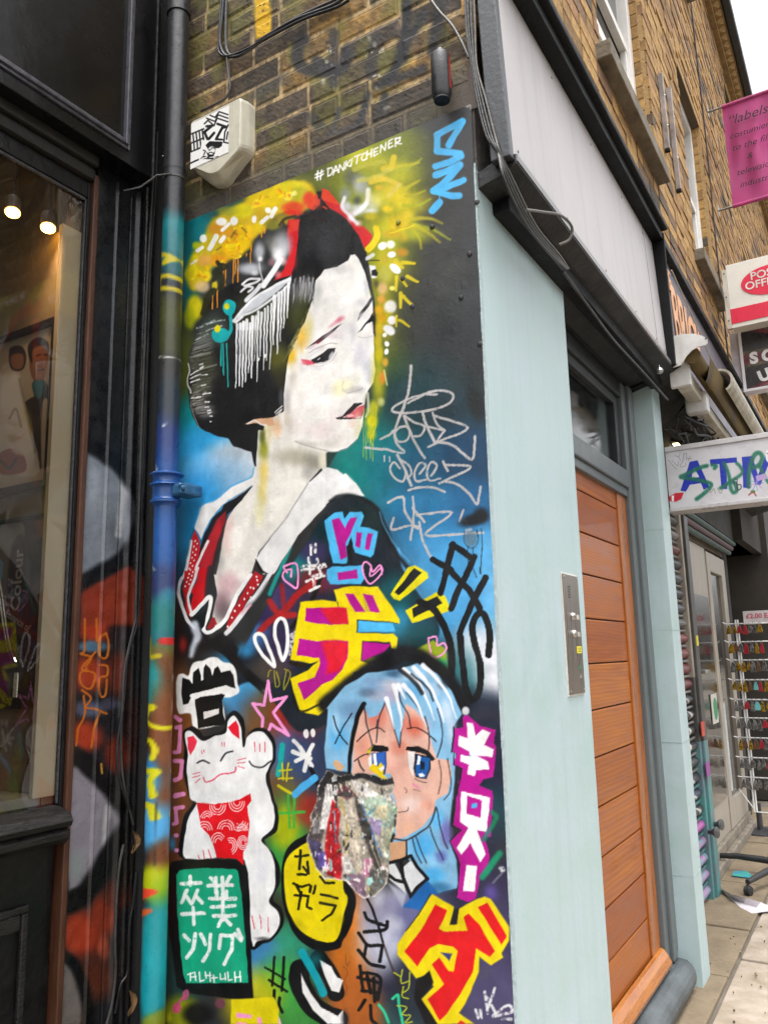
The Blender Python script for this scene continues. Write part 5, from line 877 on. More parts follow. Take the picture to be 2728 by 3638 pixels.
# ------------------------------------------------------------------ teal shopfront: pillars, door, fascia, intercom
teal = mat('teal_paint', 'a3b3b8', .5, var=.07, scale=6, bump=.14, bscale=40, bdist=.006, col2='98aeac', streak=.16)
def wavy_box(name, x0, x1, y0, y1, z0, z1, m, amp, parent=None, nx=8, nz=60, seed=1, **tags):
    """rendered pillar: front and left face with hand-trowelled unevenness"""
    r = random.Random(seed); mb = MB()
    ph = [r.uniform(0, 6) for _ in range(8)]
    def d(a, z): return amp * (math.sin(3.1 * z + ph[0]) + math.sin(7.7 * z + 5 * a + ph[1]) * .6 + math.sin(23 * z + 11 * a + ph[2]) * .35 + r.uniform(-.25, .25))
    def e(z): return amp * .9 * (math.sin(17 * z + ph[3]) + math.sin(41 * z + ph[4]) * .7)
    path = [(x0, y1, 'l')] + [(x0, y1 + (y0 - y1) * i / 4, 'l') for i in range(1, 4)] + [(x0, y0, 'c')] + [(x0 + (x1 - x0) * i / nx, y0, 'f') for i in range(1, nx)] + [(x1, y0, 'c'), (x1, y1, 'r')]
    rows = []
    for k in range(nz + 1):
        z = z0 + (z1 - z0) * k / nz; row = []
        for x, y, t in path:
            if t == 'f': row.append((x, y - d(x, z), z))
            elif t == 'c': row.append((x + e(z) * .5, y + abs(e(z)) * .4, z))
            elif t == 'l': row.append((x - d(y, z) * .5, y, z))
            else: row.append((x, y, z))
        rows.append(row)
    mb.grid(rows); top = [v for v in mb.bm.verts if abs(v.co.z - z1) < 1e-6]; mb.bm.faces.new(top)
    bmesh.ops.recalc_face_normals(mb.bm, faces=mb.bm.faces[:])
    return mb.build(name, m, parent, True, **tags)
pl = wavy_box('shopfront_pillar', .0115, .665, 0, .12, -.01, 2.585, teal, .0007, nx=14, seed=4, label='wide pale teal pillar with the entry panel, right beside the mural', cat='pillar')
MB().box(.0, .0105, .0, .005, .3, 2.6).build('paint_edge', mat('edge_flake', 'a5b4b8', .6, var=.12, scale=60, bump=.3, col2='8a9a9a'), pl)
MB().box(.013, .665, .001, .12, 2.586, 2.78).build('bare_render', mat('grey_render', '6d6864', .9, var=.2, scale=9, bump=.4), pl)
pr = wavy_box('shopfront_pillar', 1.857, 2.012, 0, .3, -.005, 2.53, teal, .0011, nx=4, nz=90, seed=9, label='narrow pale teal pillar between the wooden door and the roller shutter', cat='pillar')
for k, z in enumerate((.42, .95, 1.42, 1.86)):
    MB().box(1.8562, 2.0125, -.0012, .09, z, z + .0008).build('render_crack', mat('crack', '8ea5a3', .8), pr)

def door():
    D = thing('entrance_door', (1.26, .1, 0), 'varnished orange wooden plank door in a dark grey frame under a glass transom', 'door')
    g = mat('frame_grey', '545b5d', .42, var=.06, scale=4, bump=.04); gd = mat('frame_grey_dark', '1f2325', .5, var=.12, scale=6)
    fr = MB().box(1.66, 1.72, .085, .2, .13, 2.5, .006).box(1.7205, 1.79, .070, .2, .13, 2.5, .006).box(1.7905, 1.856, .083, .2, .13, 2.5, .008).box(.62, .76, .085, .2, .13, 2.5, .006).build('frame', g, D)
    MB().box(.7605, 1.6595, .080, .2, 2.02, 2.095, .006).box(.7605, 1.6595, .092, .2, 1.985, 2.0195, .004).build('transom_rail', g, fr)
    MB().box(.7605, 1.6595, .09, .2, 2.43, 2.5, .005).build('head_rail', gd, fr)
    tw = MB().box(.7605, .80, .105, .15, 2.0955, 2.43, .004).box(1.60, 1.6595, .105, .15, 2.0955, 2.43, .004).box(.80, 1.60, .105, .15, 2.39, 2.43, .004).build('transom_window', gd, D)
    MB().box(.80, 1.60, .125, .131, 2.096, 2.39).build('pane', mat('transom_glass', '0d1112', .04, var=.05, bump=0, spec=1.0), tw)
    wd = []
    for i in range(6):
        wd.append(mat('varnished_plank_%d' % i, ('a05c1a', '985518', 'a6621e', '9b5516', 'a25c1c', '954f16')[i], .42, var=.16, scale=2.2, bump=.06, bscale=30, stretch=(1.6, 3, 14), coat=.12, spec=.3, grain=((.55, 1, 5.5), 3.2 + .5 * i, .22, (.3 * i, 0, 1.7 * i)), col2=('8a4518', '84421a', '94501e', '853f12', '8e4a1e', '7c3a16')[i]))
    tops = [2.0, 1.915, 1.76, 1.6085, 1.451, 1.294, 1.136, .979, .818, .659, .498, .338, .17]
    for i, (a, b) in enumerate(zip(tops, tops[1:])):
        MB().box(.80, 1.535, .112, .145, b + .0025, a - .0025, .0035).build('plank', wd[(i * 5 + i // 3) % 6], D)
    MB().box(.80, 1.55, .125, .16, .15, 2.0).build('door_core', mat('plank_backing', '4a2410', .7), D)  # dark brown core board showing in the joints between planks
    MB().box(1.5365, 1.6585, .104, .15, .165, 1.984, .004).build('stile', mat('varnished_stile', 'a05c1c', .33, var=.15, scale=4, stretch=(9, 3, 1.2), bump=.06, coat=.35, col2='80420e'), D)
    MB().prism([(.80, .104, .135), (.80, .066, .138), (.80, .062, .155), (.80, .074, .178), (.80, .090, .198), (.80, .104, .202)], (.85, 0, 0), .002).build('weatherboard', mat('varnished_bar', 'a86a2c', .3, var=.15, scale=4, stretch=(1.2, 8, 8), coat=.4, col2='8c501a'), D)
    n = [(.62, .2, .002)] + [(.62, .010 + .05 * (1 - math.sin(a)), .062 + .060 * math.cos(a)) for a in np.linspace(math.pi, 0, 9)] + [(.62, .2, .122)]
    MB().prism(n, (1.19, 0, 0), .003).build('threshold', mat('threshold_grey', '565d60', .6, var=.22, scale=7, bump=.3, col2='3a3f41'), D, smooth=False)
door()
MB().box(.6, 2.1, .205, .9, -.01, 2.9).build('hall_wall', mat('hall_dark', '2a2622', .9), kind='structure')

def fascia():
    Fz = thing('shop_fascia', (.9, -.05, 2.6), 'blank off-white fascia board with dark end and cables over the wooden door', 'shop sign')
    w = mat('fascia_white', 'aeaaaa', .5, var=.09, scale=2, bump=.12, bscale=25, bdist=.008, streak=.3); bk = mat('fascia_black', '0c0d0e', .55, var=.2, scale=10, bump=.15, spec=.2); dg = mat('fascia_grey', '3c3e42', .45, var=.15, scale=5, bump=.15)
    # board leans back a little towards the top
    MB().prism([(.012, -.098, 2.595), (.012, -.076, 3.165), (.012, -.045, 3.165), (.012, -.062, 2.595)], (1.76, 0, 0), .002).build('board', w, Fz)
    MB().prism([(-.016, -.104, 2.575), (-.016, -.080, 3.20), (-.016, -.030, 3.20), (-.016, -.050, 2.575)], (.0275, 0, 0), .003).build('end_board', dg, Fz)
    MB().prism([(.0125, -.11, 2.565), (.0125, -.108, 2.594), (.0125, -.05, 2.594), (.0125, .085, 2.545), (.0125, .085, 2.515), (.0125, -.06, 2.545)], (1.86, 0, 0), .002).build('soffit', mat('soffit_black', '0a0b0c', .6, var=.2, scale=10, bump=.2), Fz)
    MB().box(.0125, 1.78, -.112, -.1085, 2.572, 2.590).build('bottom_trim', mat('trim_metal', '8a8786', .35, metal=.6, var=.2, scale=20), Fz)
    for x in (.06, .45, .85, 1.25, 1.58, 1.74):
        for z in (2.63, 3.12): MB().lathe((x, -.0985 + (z - 2.595) * .0386, z), (0, -1, 0), [(.005, -.001), (.0045, .0012), (.001, .002)], 8).build('fixing_screw', mat('screw_dull', '8a8684', .5, metal=.4), Fz)
    MB().prism([(1.60, -.0988, 2.60), (1.60, -.0768, 3.16), (1.60, -.074, 3.16), (1.60, -.095, 2.60)], (.0025, 0, 0)).build('board_joint', mat('joint_dark', '5a5858', .7), Fz)
    MB().box(.02, 1.78, -.125, -.02, 3.166, 3.205, .006).box(.02, 1.78, -.15, -.02, 3.2055, 3.235, .008).box(.02, 1.78, -.11, -.0, 3.2355, 3.275, .006).build('cornice', bk, Fz)
    MB().box(1.773, 1.79, -.13, -.02, 2.57, 3.2, .003).build('end_strip', bk, Fz)
    MB().box(.666, 1.856, .086, .25, 2.51, 2.60).build('lintel_board', mat('lintel_grey', '1a1d1f', .6, var=.15), Fz)
    MB().box(.10, 1.85, -.05, .0, 2.50, 2.5445, .004).build('lower_batten', bk, Fz)
    MB().lathe((1.60, -.095, 2.52), (0, 0, -1), [(.002, 0), (.003, .012), (.012, .016), (.016, .026), (.012, .036), (.003, .04)], 14).build('hook_ball', mat('ball_steel', 'b0b0ae', .25, metal=.8), Fz, smooth=True)
fascia()

def intercom():
    I = thing('entry_panel', (.53, -.001, 1.39), 'tall stainless steel entry phone panel with two buttons and a yellow sticker', 'intercom')
    st = mat('brushed_steel', '8d847c', .33, metal=.85, var=.12, scale=6, stretch=(20, 20, 1), bump=.05)
    MB().box(.467, .599, -.0065, .004, 1.217, 1.557, .0012).build('face_plate', st, I)
    MB().box(.462, .604, -.003, .004, 1.212, 1.562, .001).build('gasket', mat('gasket', 'd5d3cc', .6), I)
    bk = mat('speaker_hole', '16120f', .8)
    for c in range(3):
        for r in range(5): MB().lathe((.503 + c * .0085, -.0066, 1.522 - r * .0075), (0, -1, 0), [(.0022, -.001), (.0022, .0003)], 8).build('speaker_hole', bk, I)
    for z in (1.437, 1.387):
        b = MB().lathe((.529, -.006, z), (0, -1, 0), [(.0125, 0), (.0125, .003), (.010, .0075), (.004, .009)], 18).build('call_button', mat('button_steel', 'c2beb8', .2, metal=.9), I, smooth=True)
        MB().box(.562, .584, -.0078, -.006, z - .008, z + .006).build('name_window', mat('name_card', 'c2bab0', .5), I)
    s = MB().box(.548, .588, -.0076, -.0063, 1.331, 1.351).build('yellow_sticker', mat('sticker_yellow', 'e0d02a', .5, var=.05), I)
    for k in range(3): MB().box(.553, .583, -.0080, -.00765, 1.335 + k * .005, 1.3365 + k * .005).build('sticker_line', mat('sticker_ink', '3a3a1a', .6), s)
    MB().box(.556, .572, -.0074, -.0063, 1.285, 1.296).build('key_light', mat('key_green', '3a7a4a', .4), I); MB().box(.556, .580, -.0074, -.0063, 1.262, 1.2635).box(.567, .569, -.0074, -.0063, 1.2636, 1.270).build('key_mark', mat('name_card', 'c2bab0', .5), I)
    for x in (.475, .591):
        for z in (1.225, 1.549): MB().lathe((x, -.0066, z), (0, -1, 0), [(.003, -.001), (.003, .0008), (.001, .0014)], 10).build('screw', MATS['button_steel'], I)
intercom()

# ------------------------------------------------------------------ things fixed to the brick above the mural
def alarm():
    A = thing('alarm_box', (-.04, .82, 2.92), 'cream alarm box with a black and white zigzag sticker on the brick', 'alarm box')
    cr = mat('alarm_cream', 'c6c2b0', .45, var=.1, scale=9, bump=.08, streak=.35)
    XF, XB = -.052, -.012
    fo = [(p.y, p.z) for p in (at(*q, 0, XF) for q in ((677, 422), (857, 342), (853, 526), (775, 612), (745, 620), (677, 592)))]
    bo = [(p.y, p.z) for p in (at(*q, 0, XB) for q in ((672, 418), (868, 330), (866, 548), (800, 655), (760, 662), (672, 628)))]
    fo[0] = (fo[0][0], fo[1][1]); bo[0] = (fo[0][0] + .006, fo[1][1] + .006); bo[1] = (fo[1][0] - .006, fo[1][1] + .006); bo[2] = (fo[2][0] - .006, bo[2][1]); bo[5] = (fo[0][0] + .006, bo[5][1])
    mb = MB()
    def rnd(o, r, n=4):
        out = []
        for i in range(len(o)):
            p, q, s = Vector(o[i - 1]), Vector(o[i]), Vector(o[(i + 1) % len(o)])
            a, b = q + (p - q).normalized() * r, q + (s - q).normalized() * r
            for t in [float(v) for v in np.linspace(0, 1, n)]: out.append(((1 - t) ** 2) * a + 2 * t * (1 - t) * q + t * t * b)
        return out
    F1, B1 = rnd(fo, .014), rnd(bo, .018); rings = []
    for x, t, sh in ((.012, 1, 1), (-.014, 1, 1), (-.020, .9, 1), (-.044, .12, .997), (-.049, .03, .988), (-.052, 0, .968)):
        c0 = Vector((.5 * (fo[0][0] + fo[1][0]), .5 * (fo[1][1] + fo[3][1])))
        rings.append([mb.bm.verts.new((x, *(c0 + (f + (b - f) * t - c0) * sh))) for f, b in zip(F1, B1)])
    n = len(F1)
    for i in range(len(rings) - 1):
        for k in range(n): mb.bm.faces.new((rings[i][k], rings[i][(k + 1) % n], rings[i + 1][(k + 1) % n], rings[i + 1][k]))
    mb.bm.faces.new(rings[-1]); mb.bm.faces.new(rings[0][::-1]); bmesh.ops.recalc_face_normals(mb.bm, faces=mb.bm.faces[:])
    body = mb.build('body', cr, A); 
    tl, br = at(681, 425, 0, XF - .001), at(812, 566, 0, XF - .001); c = Canvas(0, XF - .0012, br.y, tl.y, at(745, 572, 0, XF).z, fo[1][1] - .012, .0011, 'f0efec', seed=51, jit=.15)
    for k in range(7):
        d = k * 31; c.L('V ' + ' '.join('%f %f' % (x + d, y - d * .42) for x, y in ((60, 235), (95, 215), (105, 300), (75, 318), (80, 395), (50, 412), (55, 520), (160, 470))[: (8 if k < 2 else 6)]), 15, '101012', 2, 1, sm=0)
    c.P("V 240 75 480 -40 480 280 330 280 240 270", 'f0efec', 2)
    for s, w in (("240 110 275 75 335 130 365 55 470 90", 15), ("262 55 345 88 375 22 470 55", 15), ("295 25 345 48 385 -8 470 20", 15), ("262 135 315 130 240 190 275 268 335 200", 26), ("370 112 455 140 415 150 355 262 415 270", 26), ("475 120 442 190 432 292 475 300", 15), ("470 190 458 262", 14)): c.L('V ' + s, w, '101012', 2, 1, sm=0)
    c.P("V 215 270 425 275 385 470 185 465", 'f2f1ee', 2); c.P("V 250 320 290 280 420 285 410 330 380 350 270 350", '121214', 3); c.O("V 310 375", 45, 55, 'e8e7e4', 1, 10, .6); c.L("V 275 350 290 370 320 345 350 360", 8, '121214', 2); c.L("V 280 400 300 390 340 400", 9, '121214', 2); c.P("V 260 385 275 440 330 430 350 370 320 410 290 410", '161618', 3); c.L("V 230 370 250 380 235 410", 12, '161618', 3); c.P("V 195 455 230 420 300 445 380 425 380 462", '161618', 2); c.L("V 215 450 260 440", 10, 'f0efec', 2); c.L("V 330 445 370 445", 10, 'f0efec', 2)
    c.hgt[:] = 0.0
    painted('zigzag_sticker', c, mat('sticker_print', attr='paint', rough=.35, var=.04, bump=.03), A, alb=.85)
    return A
alarm()
def bottle():
    Bt = thing('wall_cylinder', (-.05, .066, 2.85), 'black cylinder with a red flank hung on the brick corner above the mural', 'cylinder')
    p = [(.004, -.068), (.022, -.066), (.0265, -.055), (.0265, .05), (.024, .066), (.012, .072), (.010, .082), (.004, .083)]
    o = MB().lathe((-.046, .066, 2.852), (0, 0, 1), p, 28).build('body', mat('black_can', '252426', .35, var=.12, scale=20, bump=.08), Bt, smooth=True)
    mb = MB(); rows = []
    for z, r in ((-.045, .0268), (0, .0268), (.045, .0268), (.062, .0248)):
        rows.append([(-.046 + r * math.cos(a), .066 + r * math.sin(a), 2.852 + z) for a in np.linspace(rad(258), rad(290), 6)])
    mb.grid(rows).build('red_stripe', mat('can_red', '8e2c28', .4, var=.1), Bt, smooth=True)
    MB().lathe((-.046, .066, 2.783), (0, 0, -1), [(.0215, -.002), (.0215, .003), (.008, .004)], 20).build('base_ring', mat('can_base', '141416', .5), Bt)
    MB().box(-.022, .004, .058, .074, 2.86, 2.875).build('bracket', MATS['can_base'], Bt)
bottle()
# ------------------------------------------------------------------ drainpipe in the corner, painted along with the wall
PIPE = (-.07, 1.033)
def pipe():
    D = thing('drainpipe', (PIPE[0], PIPE[1], 0), 'round downpipe in the corner, black above and sprayed blue and brown below', 'drainpipe')
    c = Canvas(0, -.09, .985, 1.085, .25, 3.75, .003, '26272b', seed=61, jit=1.0)
    for q in ("F 625 830 60 90 128088 .9", "F 620 900 60 100 0f6a72 .8", "F 605 1180 60 110 3f421c .85", "F 600 1100 60 60 4a4c20 .7", "F 600 1330 60 60 2c2c2a .9", "F 640 1420 30 130 1a8fa8 .8", "F 590 1450 50 120 24303c .8", "F 640 1560 26 60 129090 .7", "F 590 1600 60 140 243a78 .9", "F 585 1800 60 220 1d4f94 .95", "F 580 1950 60 130 20569c .9", "F 575 2080 60 90 2a3a6a .9", "F 600 2130 30 50 2a90a0 .7", "F 560 2200 60 90 1a7a78 .9", "F 570 2290 60 60 20707a .8", "F 570 2340 60 60 8a8428 .7", "F 575 2420 60 130 6a3a1c .9", "F 550 2440 34 120 18a0a8 .85", "F 590 2600 60 200 7a4420 .95", "F 590 2850 60 130 74401f .95", "F 540 2770 34 100 2f8fd0 .9", "F 545 2930 50 100 4aa6e0 .95", "F 590 3050 60 80 6e3c1d .95", "F 545 3130 46 70 b4c010 .95", "F 570 3180 30 70 8ab010 .8", "F 560 3330 60 150 14949c .95", "F 590 3420 34 110 2a8494 .8", "F 540 3500 40 160 109aa6 .9", "F 600 3560 40 120 4a3018 .8", "F 560 3630 50 40 8a8a10 .8"):
        t = q.split(); c.O('F %s %s' % (t[1], t[2]), float(t[3]) * 1.2, float(t[4]) * 1.2, t[5], float(t[6]), hard=.4)
    for s, w, k in (("Q 1000 20 1050 30 1010 70", 30, 'c8b41a'), ("Q 980 150 980 220 1060 215", 26, 'c0b016'), ("Q 985 150 1080 140", 26, 'c0b016'), ("R 900 120 925 120", 40, 'c8201c'), ("R 810 470 830 500 815 550 870 590 900 600", 22, 'd8d010'), ("R 830 480 850 480", 40, 'd8d010'), ("R 800 670 840 660 860 710 850 760", 26, 'd8d010'), ("R 790 830 860 830 840 880 850 960", 34, 'd8d010'), ("R 790 1010 840 1020 855 1080", 40, 'd4cc10'), ("S 870 930 980 890 870 870", 60, 'e0402c'), ("S 870 1090 960 1070 870 1120", 50, 'd05a2c'), ("R 830 110 835 200 880 200", 24, 'b8a818')):
        c.L(s, w, k, 4, .95)
    for s in ("Q 1015 1030 1010 1050", "Q 960 1290 975 1330", "Q 915 1880 960 1920", "Q 970 640 1060 625"): c.L(s, 8, 'd8d8d8', 2, .9)
    for s in ("S 1010 0 1015 350", "S 1000 420 1000 620", "S 955 1540 945 1640", "Q 1020 615 1060 630"): c.L(s, 9, '161412', 2, .8)
    m = mat('pipe_paint', attr='paint', rough=.35, var=.08, scale=30, bump=.2, bscale=60, bdist=.004)
    def cyl(name, z0, z1, r, n, parent, prof=None, cap=True):
        seg = 28; mb = MB(); rows = []
        for k in range(n + 1):
            z = z0 + (z1 - z0) * k / n; rr = r if prof is None else prof(k / n)
            rows.append([(PIPE[0] + rr * math.cos(a), PIPE[1] + rr * math.sin(a), z) for a in np.linspace(0, 2 * math.pi, seg + 1)])
        mb.grid(rows); bmesh.ops.remove_doubles(mb.bm, verts=mb.bm.verts[:], dist=1e-5); bmesh.ops.recalc_face_normals(mb.bm, faces=mb.bm.faces[:])
        o = mb.build(name, m, parent, smooth=True); me = o.data; nv = len(me.vertices); co = np.zeros(nv * 3, np.float32); me.vertices.foreach_get('co', co); co = co.reshape(-1, 3)
        a = me.color_attributes.new('paint', 'FLOAT_COLOR', 'POINT'); lc = np.ones((nv, 4), np.float32); lc[:, :3] = to_lin(c.sample(co[:, 1], co[:, 2])) * .8; a.data.foreach_set('color', lc.reshape(-1)); return o
    cyl('lower_pipe', .0, 1.868, .0345, 420, D); cyl('upper_pipe', 1.8, 3.9, .0345, 420, D)
    def cp(t): return .036 + .0115 * (math.exp(-((t - .12) / .06) ** 2) + math.exp(-((t - .62) / .05) ** 2) + math.exp(-((t - .93) / .05) ** 2)) + .005 * (t > .15)
    col = cyl('socket_collar', 1.795, 1.9, .04, 36, D, cp)
    ear = MB().prism([(-.075, .995, 1.858), (-.055, .93, 1.862), (-.03, .925, 1.858), (-.012, .935, 1.84), (-.03, .93, 1.822), (-.075, .99, 1.818)], (0, 0, 0.001)) if 0 else MB().box(-.085, -.012, .938, 1.0, 1.822, 1.858, .008)
    ear.build('clamp_lug', mat('lug_blue', '2c5a80', .4, var=.2, scale=30, bump=.3), D)
    for y, z in ((.945, 1.84), (.955, 1.85), (.952, 1.829)): MB().lathe((-.088, y, z), (-1, 0, 0), [(.007, -.01), (.007, .004), (.004, .006)], 6).build('bolt', MATS['lug_blue'], D)
    cyl('pipe_joint', 2.912, 2.93, .0355, 4, D); cyl('pipe_joint', 3.50, 3.60, .039, 8, D)
    MB().lathe((-.094, 1.062, 2.964), (-.75, .6, 0), [(.001, -.004), (.006, 0), (.005, .003), (.001, .004)], 10).build('rivet', mat('rivet_black', '202024', .4), D)
pipe()
MB().lathe((PIPE[0], PIPE[1], 2.878), (0, 0, 1), [(.0352, 0), (.0368, .001), (.0368, .008), (.0352, .009)], 28).tube([(PIPE[0] - .03, PIPE[1] - .02, 2.8825), (-.12, 1.06, 2.883), at(500, 665, 1, 1.10), at(440, 678, 1, 1.115)], .0028, 6).build('cable_tie', mat('tie_black', '3a3a3c', .3, var=.1), label='black cable tie strapped round the downpipe below the alarm box', cat='cable tie')

# ------------------------------------------------------------------ black shopfront on the left
YS = 1.2                                                   # its face; the sign box stands 8 cm proud
pa = Canvas(1, YS, -.237, .0, .2, 2.93, .0028, '1d1e22', seed=81, jit=1.2)
def paint_post():
    for q in ("Q 650 300 90 300 22252c .9", "Q 760 250 60 260 2e2c2a .7", "Q 640 900 90 260 17181b .9", "Q 850 850 40 400 2e2e24 .7", "Q 600 1500 110 240 8d97a4 .95", "Q 700 1500 110 260 6c7078 .9", "Q 640 1700 120 200 7c8088 .9", "Q 780 1600 60 260 5c5a60 .8", "Q 830 1500 40 260 4a4a50 .6", "Q 740 1560 26 230 d4d4d8 .8", "Q 570 2100 110 90 8a2c1a .9", "Q 720 2060 90 80 7a4a24 .85", "Q 640 2150 160 110 a83a20 .85", "Q 800 2150 80 110 50221a .8",
              "R 520 60 120 90 b03a22 .95", "R 640 80 80 90 2a1c20 .9", "R 500 150 110 40 5a86a4 .8", "R 480 300 130 130 a83c22 .95", "R 640 300 80 160 6a2a1c .85", "R 480 490 110 60 5a5f78 .85", "R 600 460 60 40 4a4a60 .7", "R 460 640 120 110 b03c22 .95", "R 640 740 90 130 88321e .85", "R 720 600 60 260 3a1c18 .7", "R 440 1000 120 210 8a848e .95", "R 560 1080 90 230 77737a .95", "R 430 1300 80 150 7d8a86 .95", "R 640 1120 50 150 5a5658 .8", "R 590 1060 22 130 cfcfd2 .7", "R 440 1720 150 170 a83a20 .95", "R 560 1620 90 160 8a3420 .95", "R 640 1500 100 110 55261c .9", "R 560 1800 40 90 c8583a .7", "R 520 1960 120 160 5a2a1c .9", "R 660 1900 80 240 26201f .8", "R 400 2060 60 170 6d6560 .95", "R 430 2160 60 110 77553f .7", "R 680 1350 90 200 1c1614 .85"):
        t = q.split(); pa.O('%s %s %s' % tuple(t[:3]), float(t[3]) * 1.15, float(t[4]) * 1.1, t[5], float(t[6]), hard=.35)
    pa.P("Q 500 2020 640 1960 760 1880 870 1960 880 2250 480 2250", '8c3420', 20, .9); pa.P("Q 530 1180 640 1230 730 1310 800 1400 840 1520 810 1680 740 1800 620 1890 490 1950 500 1600", '838a94', 14, .95); pa.O("Q 570 1400", 70, 260, 'a4adb8', .8); pa.O("Q 690 1700", 90, 200, '5c6066', .8); pa.O("Q 790 1500", 60, 200, '50525a', .8); pa.L("Q 742 1380 735 1500 715 1700", 40, 'd8d8da', 14, .7)
    pa.P("R 390 780 460 830 560 930 640 1040 665 1140 610 1250 540 1360 480 1450 380 1480 370 1300", '8d8892', 14, .95); pa.O("R 420 1350", 70, 130, '84938e', .8); pa.O("R 590 1150", 70, 180, '6c686e', .8); pa.L("R 585 1030 575 1120 565 1280", 30, 'cfcfd0', 12, .7); pa.P("R 340 1860 390 1900 430 1990 450 2100 440 2220 330 2220", '716a66', 12, .95)
    pa.L("Q 520 1150 620 1210 720 1290 800 1400 850 1520 820 1700 740 1840 600 1930 480 2000", 90, '101114', 22, .97)
    pa.L("R 390 730 480 800 580 900 660 1010 690 1110 640 1210 580 1300 520 1420 440 1520 380 1560", 100, '0e0f11', 20, .97); pa.L("R 340 1830 400 1880 450 1990 480 2150 480 2220", 60, '0e0f11', 18, .97); pa.O("R 700 1150", 50, 80, '0c0c0d', .9)
    for s in ("R 463 0 462 170 440 190 500 210 470 260", "R 525 180 450 270 520 300 500 380 450 360 440 300 480 270", "R 450 390 500 430 470 480 520 490 580 515", "R 460 420 465 520 430 600 415 690", "R 545 500 520 580 500 700", "R 580 80 545 100 545 200 580 210 590 130 575 75", "R 545 250 585 260 580 310 545 320 540 370 550 420 575 410 580 330", "R 530 0 530 120"): pa.L(s, 11, 'd07020', 3, .95)
    pa.L("R 550 790 555 840", 10, 'c09030', 3)
    # boards, beads and drips: vertical joints follow the timber, X in metres
    x = pa.u
    def bead(xc, w, h, col, a):
        g = np.exp(-((x - xc) / w) ** 2)[None, :]; pa.hgt[:] += g * h
        pa.c[:] += (hexc(col) - pa.c) * (g * a * (.4 + .8 * vnoise(pa.h, pa.w, 60, int(1000 * abs(xc)))))[..., None]
    bead(-.158, .0028, .004, '5a5a5c', .18); bead(-.072, .010, .011, '3a3a3c', .12); bead(-.105, .0022, -.003, '000000', .5); bead(-.035, .006, .006, '2a2a2a', .2); bead(-.012, .004, .004, '2a2a2a', .2)
    pa.hgt += np.where(x > -.158, .004, 0)[None, :] + (vnoise(pa.h, pa.w, 90, 88) - .5) * .0016
paint_post()

